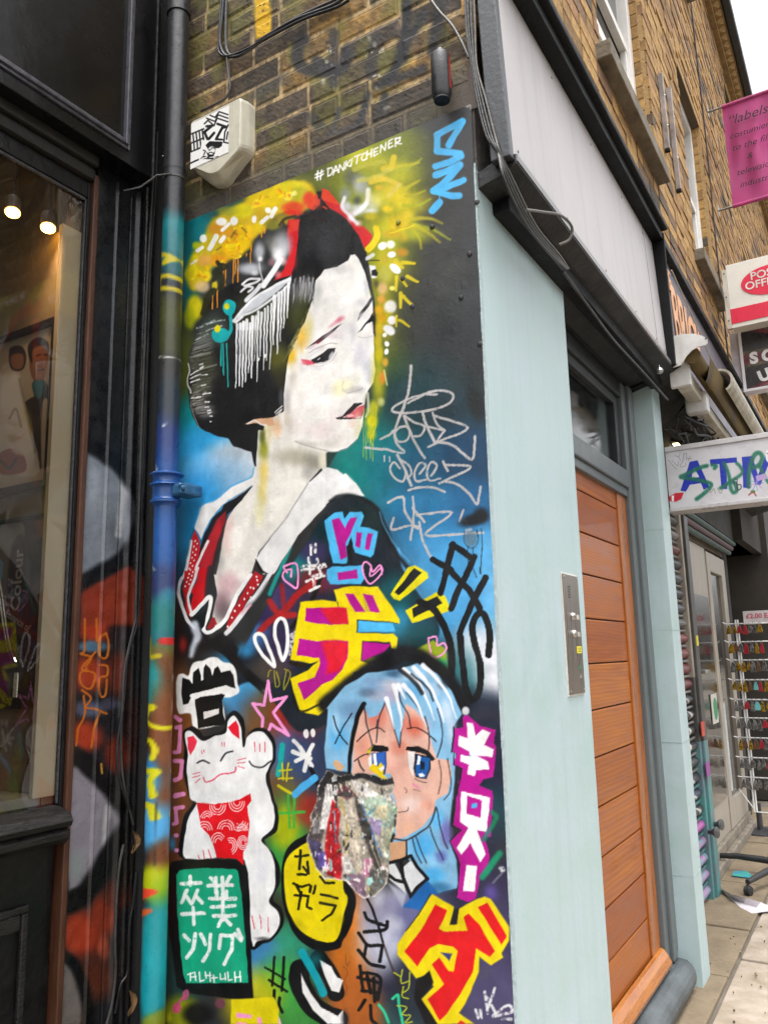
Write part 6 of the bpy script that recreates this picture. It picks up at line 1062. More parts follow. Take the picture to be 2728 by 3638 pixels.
def leftshop():
    S = thing('black_shopfront', (-.5, YS, 0), 'black painted shopfront with a big sign box over its window, graffiti on its post', 'shopfront')
    gb = mat('gloss_black', '0e0e10', .26, var=.2, scale=3, bump=.25, bscale=10, bdist=.010, spec=.35, rvar=.06, col2='08080a'); bk = mat('frame_black', '0a0a0b', .4, var=.25, scale=12, bump=.25, bscale=40, spec=.3)
    mp = mat('post_paint', attr='paint', rough=.3, var=.1, scale=25, bump=.25, bscale=60, bdist=.004, spec=.4)
    post = painted('painted_post', pa, mp, S, alb=.62, flip=False)
    MB().box(-.236, -.001, YS + .004, YS + .1, .0, 2.93).build('post_core', bk, S)
    MB().box(-.2575, -.2375, YS - .012, YS + .06, .0, 2.86, .004).build('timber_strip', mat('brown_timber', '4a2a18', .5, var=.2, scale=6, stretch=(8, 8, 1), bump=.2, col2='331a0e'), S)
    # window frame, sill, stall riser
    fr = MB().box(-.270, -.258, YS + .0, YS + .018, .95, 2.83, .002).box(-2.2, -.2705, YS + .0, YS + .018, 2.775, 2.83, .003).build('window_frame', bk, S)
    MB().box(-.2745, -.2703, YS + .005, YS + .013, .96, 2.77, .001).box(-2.2, -.2750, YS + .004, YS + .013, 2.764, 2.7745, .002).build('glazing_bead', mat('bead_grey', '3a3a3e', .25, var=.2, scale=30), fr)
    MB().box(-2.2, -.2580, YS - .02, YS + .02, 2.832, 2.872, .010).box(-2.2, -.2580, YS - .035, YS + .09, 2.8735, 2.93, .008).build('head_moulding', mat('head_brown', '1c1814', .6, var=.3, scale=10, bump=.3), S)
    sl = mat('sill_worn', '22201f', .36, var=.45, scale=16, bump=.4, bscale=60, stretch=(1, 5, 5), col2='0a0909', spec=.4)
    MB().prism([(-2.2, YS - .05, .905), (-2.2, YS - .058, .92), (-2.2, YS - .045, .94), (-2.2, YS + .02, .958), (-2.2, YS + .08, .958), (-2.2, YS + .08, .905)], (1.935, 0, 0), .003).build('sill', sl, S)
    MB().prism([(-2.2, YS - .03, .86), (-2.2, YS - .045, .875), (-2.2, YS - .048, .89), (-2.2, YS - .03, .9045), (-2.2, YS + .05, .9045), (-2.2, YS + .05, .86)], (1.935, 0, 0), .002).build('sill_moulding', sl, S)
    rs = MB().box(-2.2, -.2655, YS + .02, YS + .08, .0, .8595).build('stall_riser', bk, S)
    for x0, x1 in ((-.80, -.34), (-1.4, -.9)):
        MB().box(x0, x1, YS + .006, YS + .0195, .70, .72, .005).box(x0, x0 + .02, YS + .006, YS + .0195, .25, .6995, .004).box(x1 - .02, x1, YS + .006, YS + .0195, .25, .6995, .004).box(x0 + .0205, x1 - .0205, YS + .010, YS + .0195, .66, .6995, .004).build('panel_moulding', sl, rs)
    # glass
    g = bpy.data.materials.new('shop_glass'); g.use_nodes = True; N, Lk = g.node_tree.nodes, g.node_tree.links; N.clear()
    o_ = N.new('ShaderNodeOutputMaterial'); t_ = N.new('ShaderNodeBsdfTransparent'); t_.inputs[0].default_value = (.86, .86, .84, 1); gg = N.new('ShaderNodeBsdfGlossy'); gg.inputs['Roughness'].default_value = .015; gg.inputs['Color'].default_value = (.9, .9, .9, 1)
    f_ = N.new('ShaderNodeFresnel'); f_.inputs[0].default_value = 1.52; mx = N.new('ShaderNodeMixShader'); Lk.new(f_.outputs[0], mx.inputs[0]); Lk.new(t_.outputs[0], mx.inputs[1]); Lk.new(gg.outputs[0], mx.inputs[2]); Lk.new(mx.outputs[0], o_.inputs[0])
    MATS['shop_glass'] = g
    mb = MB(); mb.grid([[(-2.2, YS + .0135, .955), (-.2735, YS + .0135, .955)], [(-2.2, YS + .0135, 2.78), (-.2735, YS + .0135, 2.78)]]); mb.build('window_glass', g, S)
    # sign box
    y0 = 1.115; sg = MB().box(-2.2, -.092, y0, y0 + .09, 2.905, 4.0, .004).build('sign_box', gb, S)
    x1, z1 = at(446, 300, 1, y0).x, at(446, 505, 1, y0).z
    for k, (d, w, h) in enumerate(((0, .014, .016), (.0145, .010, .008))):
        MB().box(x1 + d, x1 + d + w, y0 - h, y0 + .002, z1 - d - w, 4.0, .003).box(-2.2, x1 + d - .0005, y0 - h, y0 + .002, z1 - d - w, z1 - d, .003).build('panel_bead', mat('bead_painted_sheen', '4c4c54', .16, var=.2, scale=30, bump=.1, coat=.5), sg)  # black bead given a grey base colour that paints in the sky's reflection
    MB().box(-.0915, -.086, y0 - .004, y0 + .09, 2.90, 4.0, .002).build('corner_bead', mat('bead_grey', '3a3a3e', .25), sg)
    MB().box(-.0855, .0005, YS - .0, YS + .12, 2.93, 4.0).build('dark_return', bk, S)
leftshop()

# ---- inside the window
def interior():
    MB().box(-3.0, -.20, 3.2, 3.3, .0, 3.5).box(-3.0, -2.9, YS + .1, 3.2, .0, 3.5).box(-3.0, -.20, YS + .1, 3.3, 3.45, 3.5).box(-3.0, -.20, YS + .1, 3.3, -.1, .90).box(-2.9, -.24, YS + .019, YS + .03, 2.785, 3.45).build('shop_room', mat('room_cream', '86703f', .85, var=.12, scale=2, bump=.1), kind='structure')
    xw = -.300
    MB().box(xw, -.20, YS + .037, 3.2, .90, 3.45).build('shop_partition', mat('partition_plaster', '8f7c60', .85, var=.14, scale=3, bump=.25, bscale=20, streak=.25), kind='structure')
    MB().box(-.340, -.2705, YS + .019, YS + .0365, .98, 2.66, .002).build('window_post', mat('post_cream', 'c9bca2', .55, var=.06, scale=4, bump=.06), label='cream display post just inside the shop window', cat='post')
    MB().box(-.50, xw - .001, YS + .04, YS + .30, .945, .985, .004).build('display_ledge', mat('ledge_white', 'a8a6a0', .5), label='low white ledge at the foot of the display wall', cat='ledge')
    # framed portrait print
    yA, zA1, zA0 = at(203, 1300, 0, xw - .02).y, at(229, 1130, 0, xw - .02).z, at(178, 1715, 0, xw - .02).z
    cA = Canvas(0, xw - .021, yA + .022, yA + .75, zA0 + .012, zA1 - .012, .0026, 'b9ab94', seed=101, jit=.8)
    for s, c in (("Q 180 600 200 540 240 515 280 530 295 600 280 720 250 780 200 760 180 680", '8a5638'), ("Q 180 640 172 560 230 508 292 540 296 600 270 560 215 580 195 660", '201814'), ("Q 200 780 270 770 330 900 330 1000 250 940 210 860", '2a2420'), ("Q 150 900 260 890 250 1310 150 950", '3a2a26'), ("Q 200 780 265 770 255 860 220 870", '1f6a70'), ("Q 0 720 110 700 160 960 240 1320 60 1330 0 1260", 'd0c6b6'), ("Q 60 580 130 560 160 620 140 700 70 700", '3a2c2c'), ("Q 70 620 140 610 135 690 80 690", '9a6a50'), ("Q 0 1210 100 1180 150 1230 150 1320 0 1330", '8a3a26'), ("Q 260 900 320 960 320 1300 255 1310", 'c8bca8')): cA.P(s, c, 6, 1, 1)
    for s in ("Q 225 620 250 612", "Q 270 610 285 612", "Q 245 705 265 704", "Q 258 630 264 670 252 675"): cA.L(s, 8, '241814', 3)
    cA.P('Q 195 610 215 570 255 560 285 590 285 700 255 765 215 745', 'a06a48', 8, .9, 1); cA.O('Q 270 660', 14, 50, 'b98660', .7); cA.P('Q 20 740 100 720 140 900 200 1180 80 1200 20 1000', 'e0d8ca', 14, .8, 1); cA.L('Q 120 760 160 960 215 1200', 16, '8a7a6a', 8, .6); cA.L('Q 60 1000 100 940 130 1050', 12, '7a6a5a', 6, .6)
    for s in ('Q 222 622 250 612', 'Q 268 612 284 614', 'Q 240 708 266 704'): cA.L(s, 9, '241814', 3)
    cA.L("Q 10 1260 60 1300 100 1240", 14, '1c1a1a', 4)
    FA = thing('framed_print', (xw, 1.6, 2.1), 'framed portrait print in a dark frame, upper one on the shop wall', 'picture')
    painted('print', cA, mat('print_paper', attr='paint', rough=.4, var=.05, bump=.02), FA, alb=.8)
    dk = mat('dark_frame', '241a15', .4, var=.2, scale=8); e = .0005
    MB().box(xw - .03, xw - e, yA, yA + .022, zA0 - .012, zA1 + .012, .003).box(xw - .03, xw - e, yA + .0225, yA + .78, zA1 - .012, zA1 + .012, .003).box(xw - .03, xw - e, yA + .0225, yA + .78, zA0 - .012, zA0 + .012, .003).build('frame', dk, FA)
    zB1, zB0 = at(172, 1835, 0, xw - .02).z, at(146, 2520, 0, xw - .02).z
    cB = Canvas(0, xw - .021, yA + .012, yA + .75, zB0, zB1, .0026, '1a1618', seed=103, jit=.8)
    for s, c in (("T 60 250 130 250 140 340 70 420 50 700 0 760 0 250", '8a857c'), ("T 195 240 260 235 255 320 220 330 200 300", '9a5838'), ("T 70 380 150 340 170 700 120 900 40 700", '464046'), ("T 160 640 260 620 230 1300 120 1300 130 800", '4a2216'), ("T 20 1040 120 1040 130 1120 40 1180", '565a60')): cB.P(s, c, 8, .9, 1)
    FB = thing('framed_poster', (xw, 1.6, 1.5), 'dark poster with blackletter words, lower one on the shop wall', 'picture')
    painted('poster', cB, mat('print_paper', attr='paint', rough=.4), FB, alb=.8)
    MB().box(xw - .027, xw - e, yA, yA + .0115, zB0 - .01, zB1 + .01, .002).box(xw - .027, xw - e, yA + .012, yA + .78, zB1 + .0005, zB1 + .012, .002).build('frame', dk, FB)
    ink = mat('poster_ink', 'a39c96', .7); T_ = lambda x, y: at(x * .63291, 1700 + y * .63291, 0, xw - .0235)
    p = T_(112, 745); letters('lettering', 'Colour', .062, p, (0, 0, 1), (0, 1, 0), .0003, ink, FB, bold=.0012)
    p = T_(30, 770); letters('lettering', 'Essence of', .03, p, (0, -1, -.45), (0, -.45, 1), .0003, ink, FB, bold=.0008)
    # spotlights: lit lamps
    for k, (x, y, lab) in enumerate(((46, 757, 'lit track spotlight nearer the left edge inside the shop window'), (172, 812, 'lit track spotlight nearest the window corner inside the shop'))):
        q = at(x, y, 1, (1.36, 1.30)[k]); ax = Vector((-.18, -.25, -1)).normalized()
        L_ = thing('spotlight', q, lab, 'spotlight', 'ceiling spotlights in the shop'); tk = mat('lamp_grey', '6a5f52', .5)
        MB().lathe(q, -ax, [(.022, .004), (.024, .004), (.024, .05), (.02, .06), (.006, .064)], 20).build('lamp_body', tk, L_, smooth=True)
        MB().lathe(q, -ax, [(.0215, .0), (.0215, .006)], 20).build('lit_lens', mat('lamp_glow', 'ffcf70', .4, emit=('ffb84a', 9)), L_)
        MB().tube([q - ax * .062, q - ax * .09 + Vector((0, 0, .03)), Vector((q.x, q.y, 3.45))], .006, 8).build('stem', tk, L_)
        sp = bpy.data.lights.new('spot_beam', 'SPOT'); sp.energy = 2.2; sp.spot_size = rad(95); sp.spot_blend = .8; sp.color = (1, .62, .3); sp.shadow_soft_size = .02
        so = bpy.data.objects.new('spot_beam', sp); COL.objects.link(so); so.location = q + ax * .012; so.rotation_euler = (-ax).to_track_quat('Z', 'Y').to_euler(); so.parent = L_; so.matrix_parent_inverse = L_.matrix_world.inverted()
    # silver chain with a bar pendant
    ch = thing('chain_necklace', at(50, 2300, 0, -.42), 'silver chain with a bar pendant hanging in the shop window', 'necklace'); sv = mat('silver', 'b8b4a8', .25, metal=.9)
    pth = smooth_path([at(x, y, 0, -.42) for x, y in ((-5, 2040), (8, 2110), (20, 2200), (38, 2300), (58, 2352))], 8)
    for off in (0, .012):
        MB().tube([v + Vector((0, off, 0)) for v in pth], .003, 6).build('chain', sv, ch)
    a, b = at(60, 2390, 0, -.42), at(52, 2478, 0, -.42); MB().box(a.x - .002, a.x + .002, a.y - .008, a.y + .008, b.z, a.z, .001).build('pendant', sv, ch)
interior()

# ------------------------------------------------------------------ cables
def cable(pts, r, label, m=None, n=6, seg=8, name='cable'):
    return MB().tube(smooth_path(pts, n), r, seg).build(name, m or mat('cable_black', '1c1c1e', .45, var=.2, scale=20), smooth=True, label=label, cat='cable')
def cables():
    gy = mat('cable_grey', '3c3b3a', .5, var=.2, scale=20); lg = mat('cable_pale', '5c5852', .5, var=.2, scale=20)
    w = lambda x, y, d=-.008: at(x, y, 0, d)
    cable([w(797, -20), w(790, 60), w(783, 150), w(800, 195), w(830, 195), w(900, 165), w(945, 130), w(1050, 70), w(1180, 20), w(1230, -15)], .0055, 'black cable looping down and off to the right across the brick')
    cable([w(806, -20), w(803, 70), w(805, 170), w(832, 200), w(880, 182), w(940, 138), w(1060, 60), w(1200, -5)], .0045, 'grey cable in the loop on the brick', gy)
    cable([w(788, -20), w(780, 120), w(778, 180), w(800, 200), w(850, 198), w(925, 150), w(1070, 72), w(1190, 28), w(1240, 0)], .0045, 'second black cable in the loop on the brick')
    cable([w(806, 198), w(812, 260), w(818, 310), w(805, 345), w(770, 368), w(715, 395)], .004, 'dark cable dropping from the loop to the alarm box', gy)
    cable([w(1520, -15), w(1560, 40), w(1605, 90), w(1640, 150), w(1665, 205)], .004, 'pale cable slanting across the brick to the corner', lg)
    # down the corner and along under the fascia
    c = lambda x, y, d=-.02: at(x, y, 0, d)
    for k, (dx, r, m_, lab) in enumerate(((0, .0042, None, 'black cable running down the brick corner'), (10, .0034, gy, 'grey cable running down the brick corner'), (22, .0032, lg, 'pale grey cable bunched at the brick corner'), (-8, .0035, gy, 'thin grey cable at the brick corner'))):
        cable([c(1660 + dx, -30), c(1665 + dx, 100), c(1680 + dx * .6, 235), c(1702 + dx, 350), c(1735 + dx, 480), c(1770 + dx * .3, 545), at(1800 + dx, 640, 1, -.09), at(1880 + dx, 800, 1, -.088), at(1960 + dx, 900, 1, -.09), at(2012 + dx * .3, 955, 1, -.085)], r, lab, m_)
    cable([at(1868, 745, 1, -.115), at(1920, 752, 1, -.125), at(1990, 765, 1, -.14), at(2030, 805, 1, -.15), at(2022, 850, 1, -.14), at(1985, 870, 1, -.115)], .004, 'loose grey cable looping out from under the white fascia', lg)
    cable([at(2000, 965, 1, -.085), at(2090, 1090, 1, -.09), at(2180, 1210, 1, -.085), at(2290, 1330, 1, -.09), at(2370, 1420, 1, -.09)], .0045, 'black cable along the underside of the fascia')
    # left post wires
    v = lambda x, y, d=YS - .02: at(x, y, 1, d)
    for k, (pts, r, m_, lab) in enumerate((
        (((548, 450), (545, 640), (530, 900), (520, 1100), (505, 1500), (495, 1800), (485, 2080), (483, 2200)), .004, gy, 'grey wire clipped down the black post beside the downpipe'),
        (((560, 470), (552, 700), (535, 950), (527, 1200), (510, 1600), (500, 2000), (490, 2200), (455, 2330), (440, 2500), (418, 2650), (425, 2760), (470, 2900)), .004, None, 'black wire bowing out low on the black post'),
        (((483, 2200), (445, 2370), (435, 2540), (430, 2620), (440, 2780), (475, 2930)), .0035, gy, 'thin grey wire beside the bowed one on the post'),
        (((440, 3000), (425, 3080), (415, 3200), (410, 3350), (412, 3450), (400, 3560), (380, 3640)), .004, gy, 'grey wire at the foot of the black post'),
        (((485, 3100), (475, 3200), (460, 3300), (455, 3450), (430, 3500), (410, 3600)), .0035, None, 'dark wire curving at the foot of the black post'))):
        cable([v(x, y) for x, y in pts], r, lab, m_)
    # dried leaves caught behind the wires
    lf = mat('dry_leaf', '7a5a34', .8, var=.3, scale=30)
    for k, (x, y, lab) in enumerate(((468, 2990, 'dry brown leaf caught behind the wires half way down the post'), (455, 3560, 'curled dry leaf at the foot of the black post'))):
        p = v(x, y, YS - .03); r = random.Random(k); mb = MB(); rows = []
        for i in range(6):
            t = i / 5; wd = .012 * math.sin(math.pi * (.1 + .85 * t)); rows.append([(p.x + s * wd + .006 * math.sin(4 * t), p.y - .012 * abs(s) - .008 * math.sin(3 * t), p.z + .03 - .06 * t + r.uniform(-.003, .003)) for s in (-1, -.4, .3, 1)])
        mb.grid(rows).build('dry_leaf', lf, label=lab, cat='leaf')
cables()
# ------------------------------------------------------------------ next shops along the street
def quad(name, pts, th, m, parent=None, **t):
    """thin flat panel from 4+ points in a plane X=const, thickness along +X"""
    return MB().prism(pts, (th, 0, 0), .0).build(name, m, parent, **t)
def atm():
    X = 2.035; y0, y1, z0, z1 = .0, -.95, 1.968, 2.262
    A = thing('cash_machine_sign', (X, -.4, 2.1), 'white projecting lightbox sign with blue letters ATM and green graffiti', 'sign')
    c = Canvas(0, X - .001, y1, y0, z0 + .012, z1 - .018, .0016, 'c6c4c8', seed=121, jit=.5)
    n = vnoise(c.h, c.w, 20, 4); c.c *= (.94 + .08 * n)[..., None]
    BL = '1c2fa0'
    for s in ("290 1860 400 1520 490 1505 630 1820 560 1850 530 1770 400 1790 355 1870", "635 1495 950 1470 955 1530 820 1540 840 1840 770 1840 745 1550 640 1555", "1010 1465 1130 1455 1200 1680 1290 1440 1400 1440 1420 1800 1340 1800 1320 1560 1230 1790 1170 1790 1095 1560 1100 1830 1025 1825"): c.P('U ' + s, BL, 3)
    c.P("U 450 1590 510 1700 415 1715", 'c6c4c8', 3)
    G = '1c6650'
    for s, w in (("600 1570 520 1590 330 1680 300 1700 420 1720 600 1760 650 1800 560 1900 480 1960", 46), ("660 1560 710 1570 690 1600", 40), ("800 1540 830 1600 860 1700 880 1830 910 1880 950 1850 900 1760 760 1830", 44), ("950 1540 990 1580 1010 1660 860 1760", 38), ("1090 1810 1090 1700 1110 1560 1160 1440 1220 1420 1250 1480 1210 1560 1140 1590", 52), ("1210 1560 1270 1680 1320 1760", 40)): c.L('U ' + s, w, G, 14, .9)
    for s in ("145 1500 240 1610", "185 1500 260 1570 265 1520", "225 1450 270 1460 280 1430", "270 1460 290 1510", "330 1415 320 1500 290 1580 350 1570 350 1540", "330 1440 360 1420 360 1500", "370 1480 420 1490", "380 1510 410 1450"): c.L('U ' + s, 6, '5a5a60', 2, .7)
    c.P("U 140 1945 230 1890 330 1880 300 1960 240 1990 170 1985", 'b8162a', 4); c.P("U 185 1925 215 1915 215 1985 190 1985", 'e8e4e4', 3)
    c.L("U 920 1720 955 1730 940 1765 915 1750 920 1790", 9, '26262a', 2); c.L("U 950 1760 960 1850 1000 1830 995 1790 960 1790", 12, '26262a', 2)
    for k in range(9): c.L("U 1180 1770 %f %f" % (1180 + 80 * math.cos(k * .7), 1770 + 90 * math.sin(k * .7)), 10, ('7a6ab8', 'b07ac0', '6a9ac8')[k % 3], 3, .8)
    c.P("U 1170 1690 1280 1660 1320 1720 1190 1750", 'b89ac8', 5, .9); c.O("U 1140 1870", 40, 26, '3a7a3a', .9, 0, .5); c.L("U 1090 1910 1140 1880 1180 1920", 16, '9a3a3a', 3)
    c.O("U 1330 1450", 50, 90, 'e0dfe0', .95, 0, .8); c.L("U 1300 1420 1330 1440", 8, '26262a', 2)
    for s in ("590 1830 640 1880 680 1840 700 1890", "720 1830 760 1890 790 1840"): c.L('U ' + s, 12, '8a8078', 3, .7)
    c.hgt[:] = 0
    painted('face', c, mat('sign_face', attr='paint', rough=.3, var=.04, bump=.03), A, alb=.85)
    al = mat('sign_alloy', 'b9b6b6', .35, var=.08, metal=.2)
    MB().box(X + .0005, X + .11, y1, y0, z0, z1).build('box', mat('box_white', 'c0bec0', .4), A)
    MB().box(X - .008, X + .112, y1, y0 + .001, z1 - .017, z1 + .006, .002).box(X - .008, X + .112, y1, y0 + .001, z0 - .006, z0 + .011, .002).build('frame', al, A)
atm()

def postoffice():
    X = 4.05; tl, bl = at(2575, 944, 0, X), at(2598, 1152, 0, X); yl = (tl.y + bl.y) / 2; z1, z0 = tl.z, bl.z
    A = thing('post_office_sign', (X, yl, z0), 'white hanging sign with a red oval reading POST OFFICE', 'sign')
    wh = mat('sign_ivory', 'd3cfc6', .4, var=.04); rd = mat('sign_red', 'd0123a', .4, var=.06)
    y1 = yl - .75
    MB().box(X, X + .12, y1, yl, z0 - .03, z1, .002).build('box', wh, A)
    MB().box(X - .0035, X - .0005, y1, yl - .001, z0, z0 + (z1 - z0) * .245).build('red_band', rd, A)
    e = at(2734, 990, 0, X - .004); mb = MB(); pts = []; lft = at(2630, 1010, 0, X - .004)
    ry, rz = abs(e.y - lft.y), .105
    for a in np.linspace(0, 2 * math.pi, 48, endpoint=False): pts.append((X - .004, e.y + ry * math.cos(a), e.z + rz * math.sin(a)))
    mb.prism(pts, (.0035, 0, 0)).build('red_oval', rd, A)
    lt = mat('letter_white', 'e6e0da', .4)
    R_, U_ = (0, -1, 0), (0, 0, 1)
    p = at(2664, 995, 0, X - .0055); letters('lettering', 'POST', .078, p, R_, U_, .0006, lt, A, bold=.0012)
    p = at(2646, 1031, 0, X - .0055); letters('lettering', 'OFFICE', .078, p, R_, U_, .0006, lt, A, bold=.0012)
    MB().box(X - .002, X + .03, yl + .0005, yl + .03, z0 - .03, z1 - .03, .001).build('side_flange', mat('flange_white', 'c9c2b4', .5, streak=.3), A)
    for k in range(3): MB().lathe((X - .0025, yl + .016, z0 + .03 + k * (z1 - z0) * .4), (-1, 0, 0), [(.006, -.001), (.004, .003)], 8).build('bolt', mat('bolt_dark', '4a4a48', .5), A)
    # dark sign with a faded flag below
    X2 = 4.25; tl, bl = at(2617, 1168, 0, X2), at(2642, 1395, 0, X2); yl = (tl.y + bl.y) / 2; z1, z0 = tl.z, bl.z; y1 = yl - .75
    Bn = thing('flag_sign', (X2, yl, z0), 'dark framed sign with a faded union flag and thick white letters', 'sign')
    c = Canvas(0, X2 - .001, y1, yl - .02, z0 + .02, z1 - .02, .003, '2a2628', seed=131, jit=.6)
    w_, h_ = yl - y1, z1 - z0
    def g(a, b): x, y = survey([(X2, yl - a * w_, z0 + b * h_)]); return '%f %f' % (x[0], y[0])
    for s, wd, k in ((g(0, 1.05) + ' ' + g(1, .5), 30, '7a6c50'), (g(0, -.1) + ' ' + g(1, .5), 30, '7a6c50'), (g(0, .5) + ' ' + g(1, .5), 56, '7a6c50'), (g(0, 1.0) + ' ' + g(1, .45), 12, '7a1c30'), (g(0, 0) + ' ' + g(1, .5), 12, '7a1c30'), (g(0, .5) + ' ' + g(1, .5), 34, '6a1626')): c.L('F ' + s, wd, k, 3, .75, sm=0)
    n = vnoise(c.h, c.w, 40, 5); c.c *= (.7 + .5 * n)[..., None]
    painted('flag_print', c, mat('sign_face', attr='paint', rough=.3), Bn, alb=.8)
    fr = mat('frame_white', 'd6d2d4', .35, var=.04)
    MB().box(X2 - .012, X2 + .02, yl - .0195, yl, z0, z1, .002).box(X2 - .012, X2 + .02, y1, yl - .02, z0, z0 + .0195, .002).box(X2 - .012, X2 + .02, y1, yl - .02, z1 - .0195, z1, .002).build('frame', fr, Bn)
    MB().box(X2 + .0005, X2 + .10, y1, yl - .002, z0 + .001, z1 - .001).build('box', fr, Bn)
    mat('letter_bright', 'f0eeee', .4)
    for ch, px_ in (('S', 2664), ('O', 2706)): letters('letter', ch, .112, at(px_, 1292 - (px_ - 2664) * .2, 0, X2 - .004), R_, U_, .0008, MATS['letter_bright'], Bn, bold=.006)
    p = at(2700, 1357, 0, X2 - .004); letters('letter', 'U', .11, p, (0, -1, .25), (0, .25, 1), .0008, MATS['letter_bright'], Bn, bold=.006)
    q = at(2585, 1200, 0, X2 + .02); r = at(2640, 1395, 0, X2 + .02); MB().box(X2 + .02, X2 + .06, yl + .001, yl + .06, z0 + .02, z1 - .02, .002).build('side_board', mat('side_white', 'c4c0c8', .4), Bn)
postoffice()

def banner():
    X = 5.0; tl, bl = at(2566, 380, 0, X), at(2598, 735, 0, X); yl = (tl.y + bl.y) / 2
    A = thing('pink_banner', (X, yl, bl.z), 'pink cloth banner with dark italic lettering on a wall bracket, high on the facade', 'banner')
    w = .42; rows = []; nz, ny = 40, 24
    for i in range(nz + 1):
        z = tl.z + (bl.z - tl.z) * i / nz
        rows.append([(X + .016 * math.sin(9 * j / ny + .8 * math.sin(4 * i / nz)) * math.sin(math.pi * i / nz) + .01 * math.sin(17 * j / ny + 3 * i / nz) * math.sin(math.pi * i / nz), yl - w * j / ny, z) for j in range(ny + 1)])
    MB().grid(rows).build('cloth', mat('banner_pink', 'a83c74', .8, var=.08, scale=3, bump=.2, bscale=400), A, smooth=True)
    ms = mat('rod_steel', '8a8884', .35, metal=.8); pk = mat('sleeve_pink', 'b04078', .8)
    for p in (tl, bl):
        MB().tube([(X, -.004, p.z), (X, yl - w - .03, p.z)], .010, 10).build('rod', ms, A); MB().tube([(X, yl + .001, p.z), (X, yl - w - .001, p.z)], .016, 12).build('sleeve', pk, A)
        MB().box(X - .03, X + .03, -.006, .004, p.z - .045, p.z + .045, .002).build('wall_plate', ms, A)
    ink = mat('banner_ink', '2c1020', .8)
    for t, sz, x, y in (('“labels”', .118, 2581, 447), ('costumiers', .074, 2590, 495), ('to the film', .078, 2598, 538), ('&', .07, 2651, 564), ('television', .076, 2615, 625), ('industry', .076, 2626, 668)):
        p = at(x, y, 0, X - .03); letters('lettering', t, sz, p, (0, -1, 0), (0, 0, 1), .0004, ink, A, shear=.28)
banner()

def fascia2():
    A = thing('bakery_fascia', (2.6, -.1, 2.8), 'grey fascia with pale orange block letters behind the awning end', 'shop sign')
    MB().prism([(1.795, -.10, 2.60), (1.795, -.088, 3.17), (1.795, -.04, 3.17), (1.795, -.05, 2.60)], (4.2, 0, 0)).build('board', mat('fascia_mid_grey', '65606a', .5, var=.05, scale=3, bump=.05), A)
    MB().box(1.79, 6.0, -.12, -.02, 3.171, 3.21, .004).box(1.79, 6.0, -.10, .0, 3.2105, 3.26, .004).build('cornice', MATS['fascia_black'], A)
    og = mat('letter_orange', 'dca77c', .5)
    letters('lettering', 'THE', .15, (1.82, -.0955, 3.02), (1, 0, 0), (0, .021, 1), .002, og, A, bold=.002, sx=.8); letters('lettering', 'BRICK', .44, (2.0, -.1015, 2.76), (1, 0, 0), (0, .021, 1), .002, og, A, bold=.004, sx=.62)
    MB().prism([(1.80, -.14, 2.58), (1.80, .1, 2.56), (1.80, .1, 2.50), (1.80, -.05, 2.54)], (4.2, 0, 0)).build('soffit', MATS['fascia_black'], A)
fascia2()

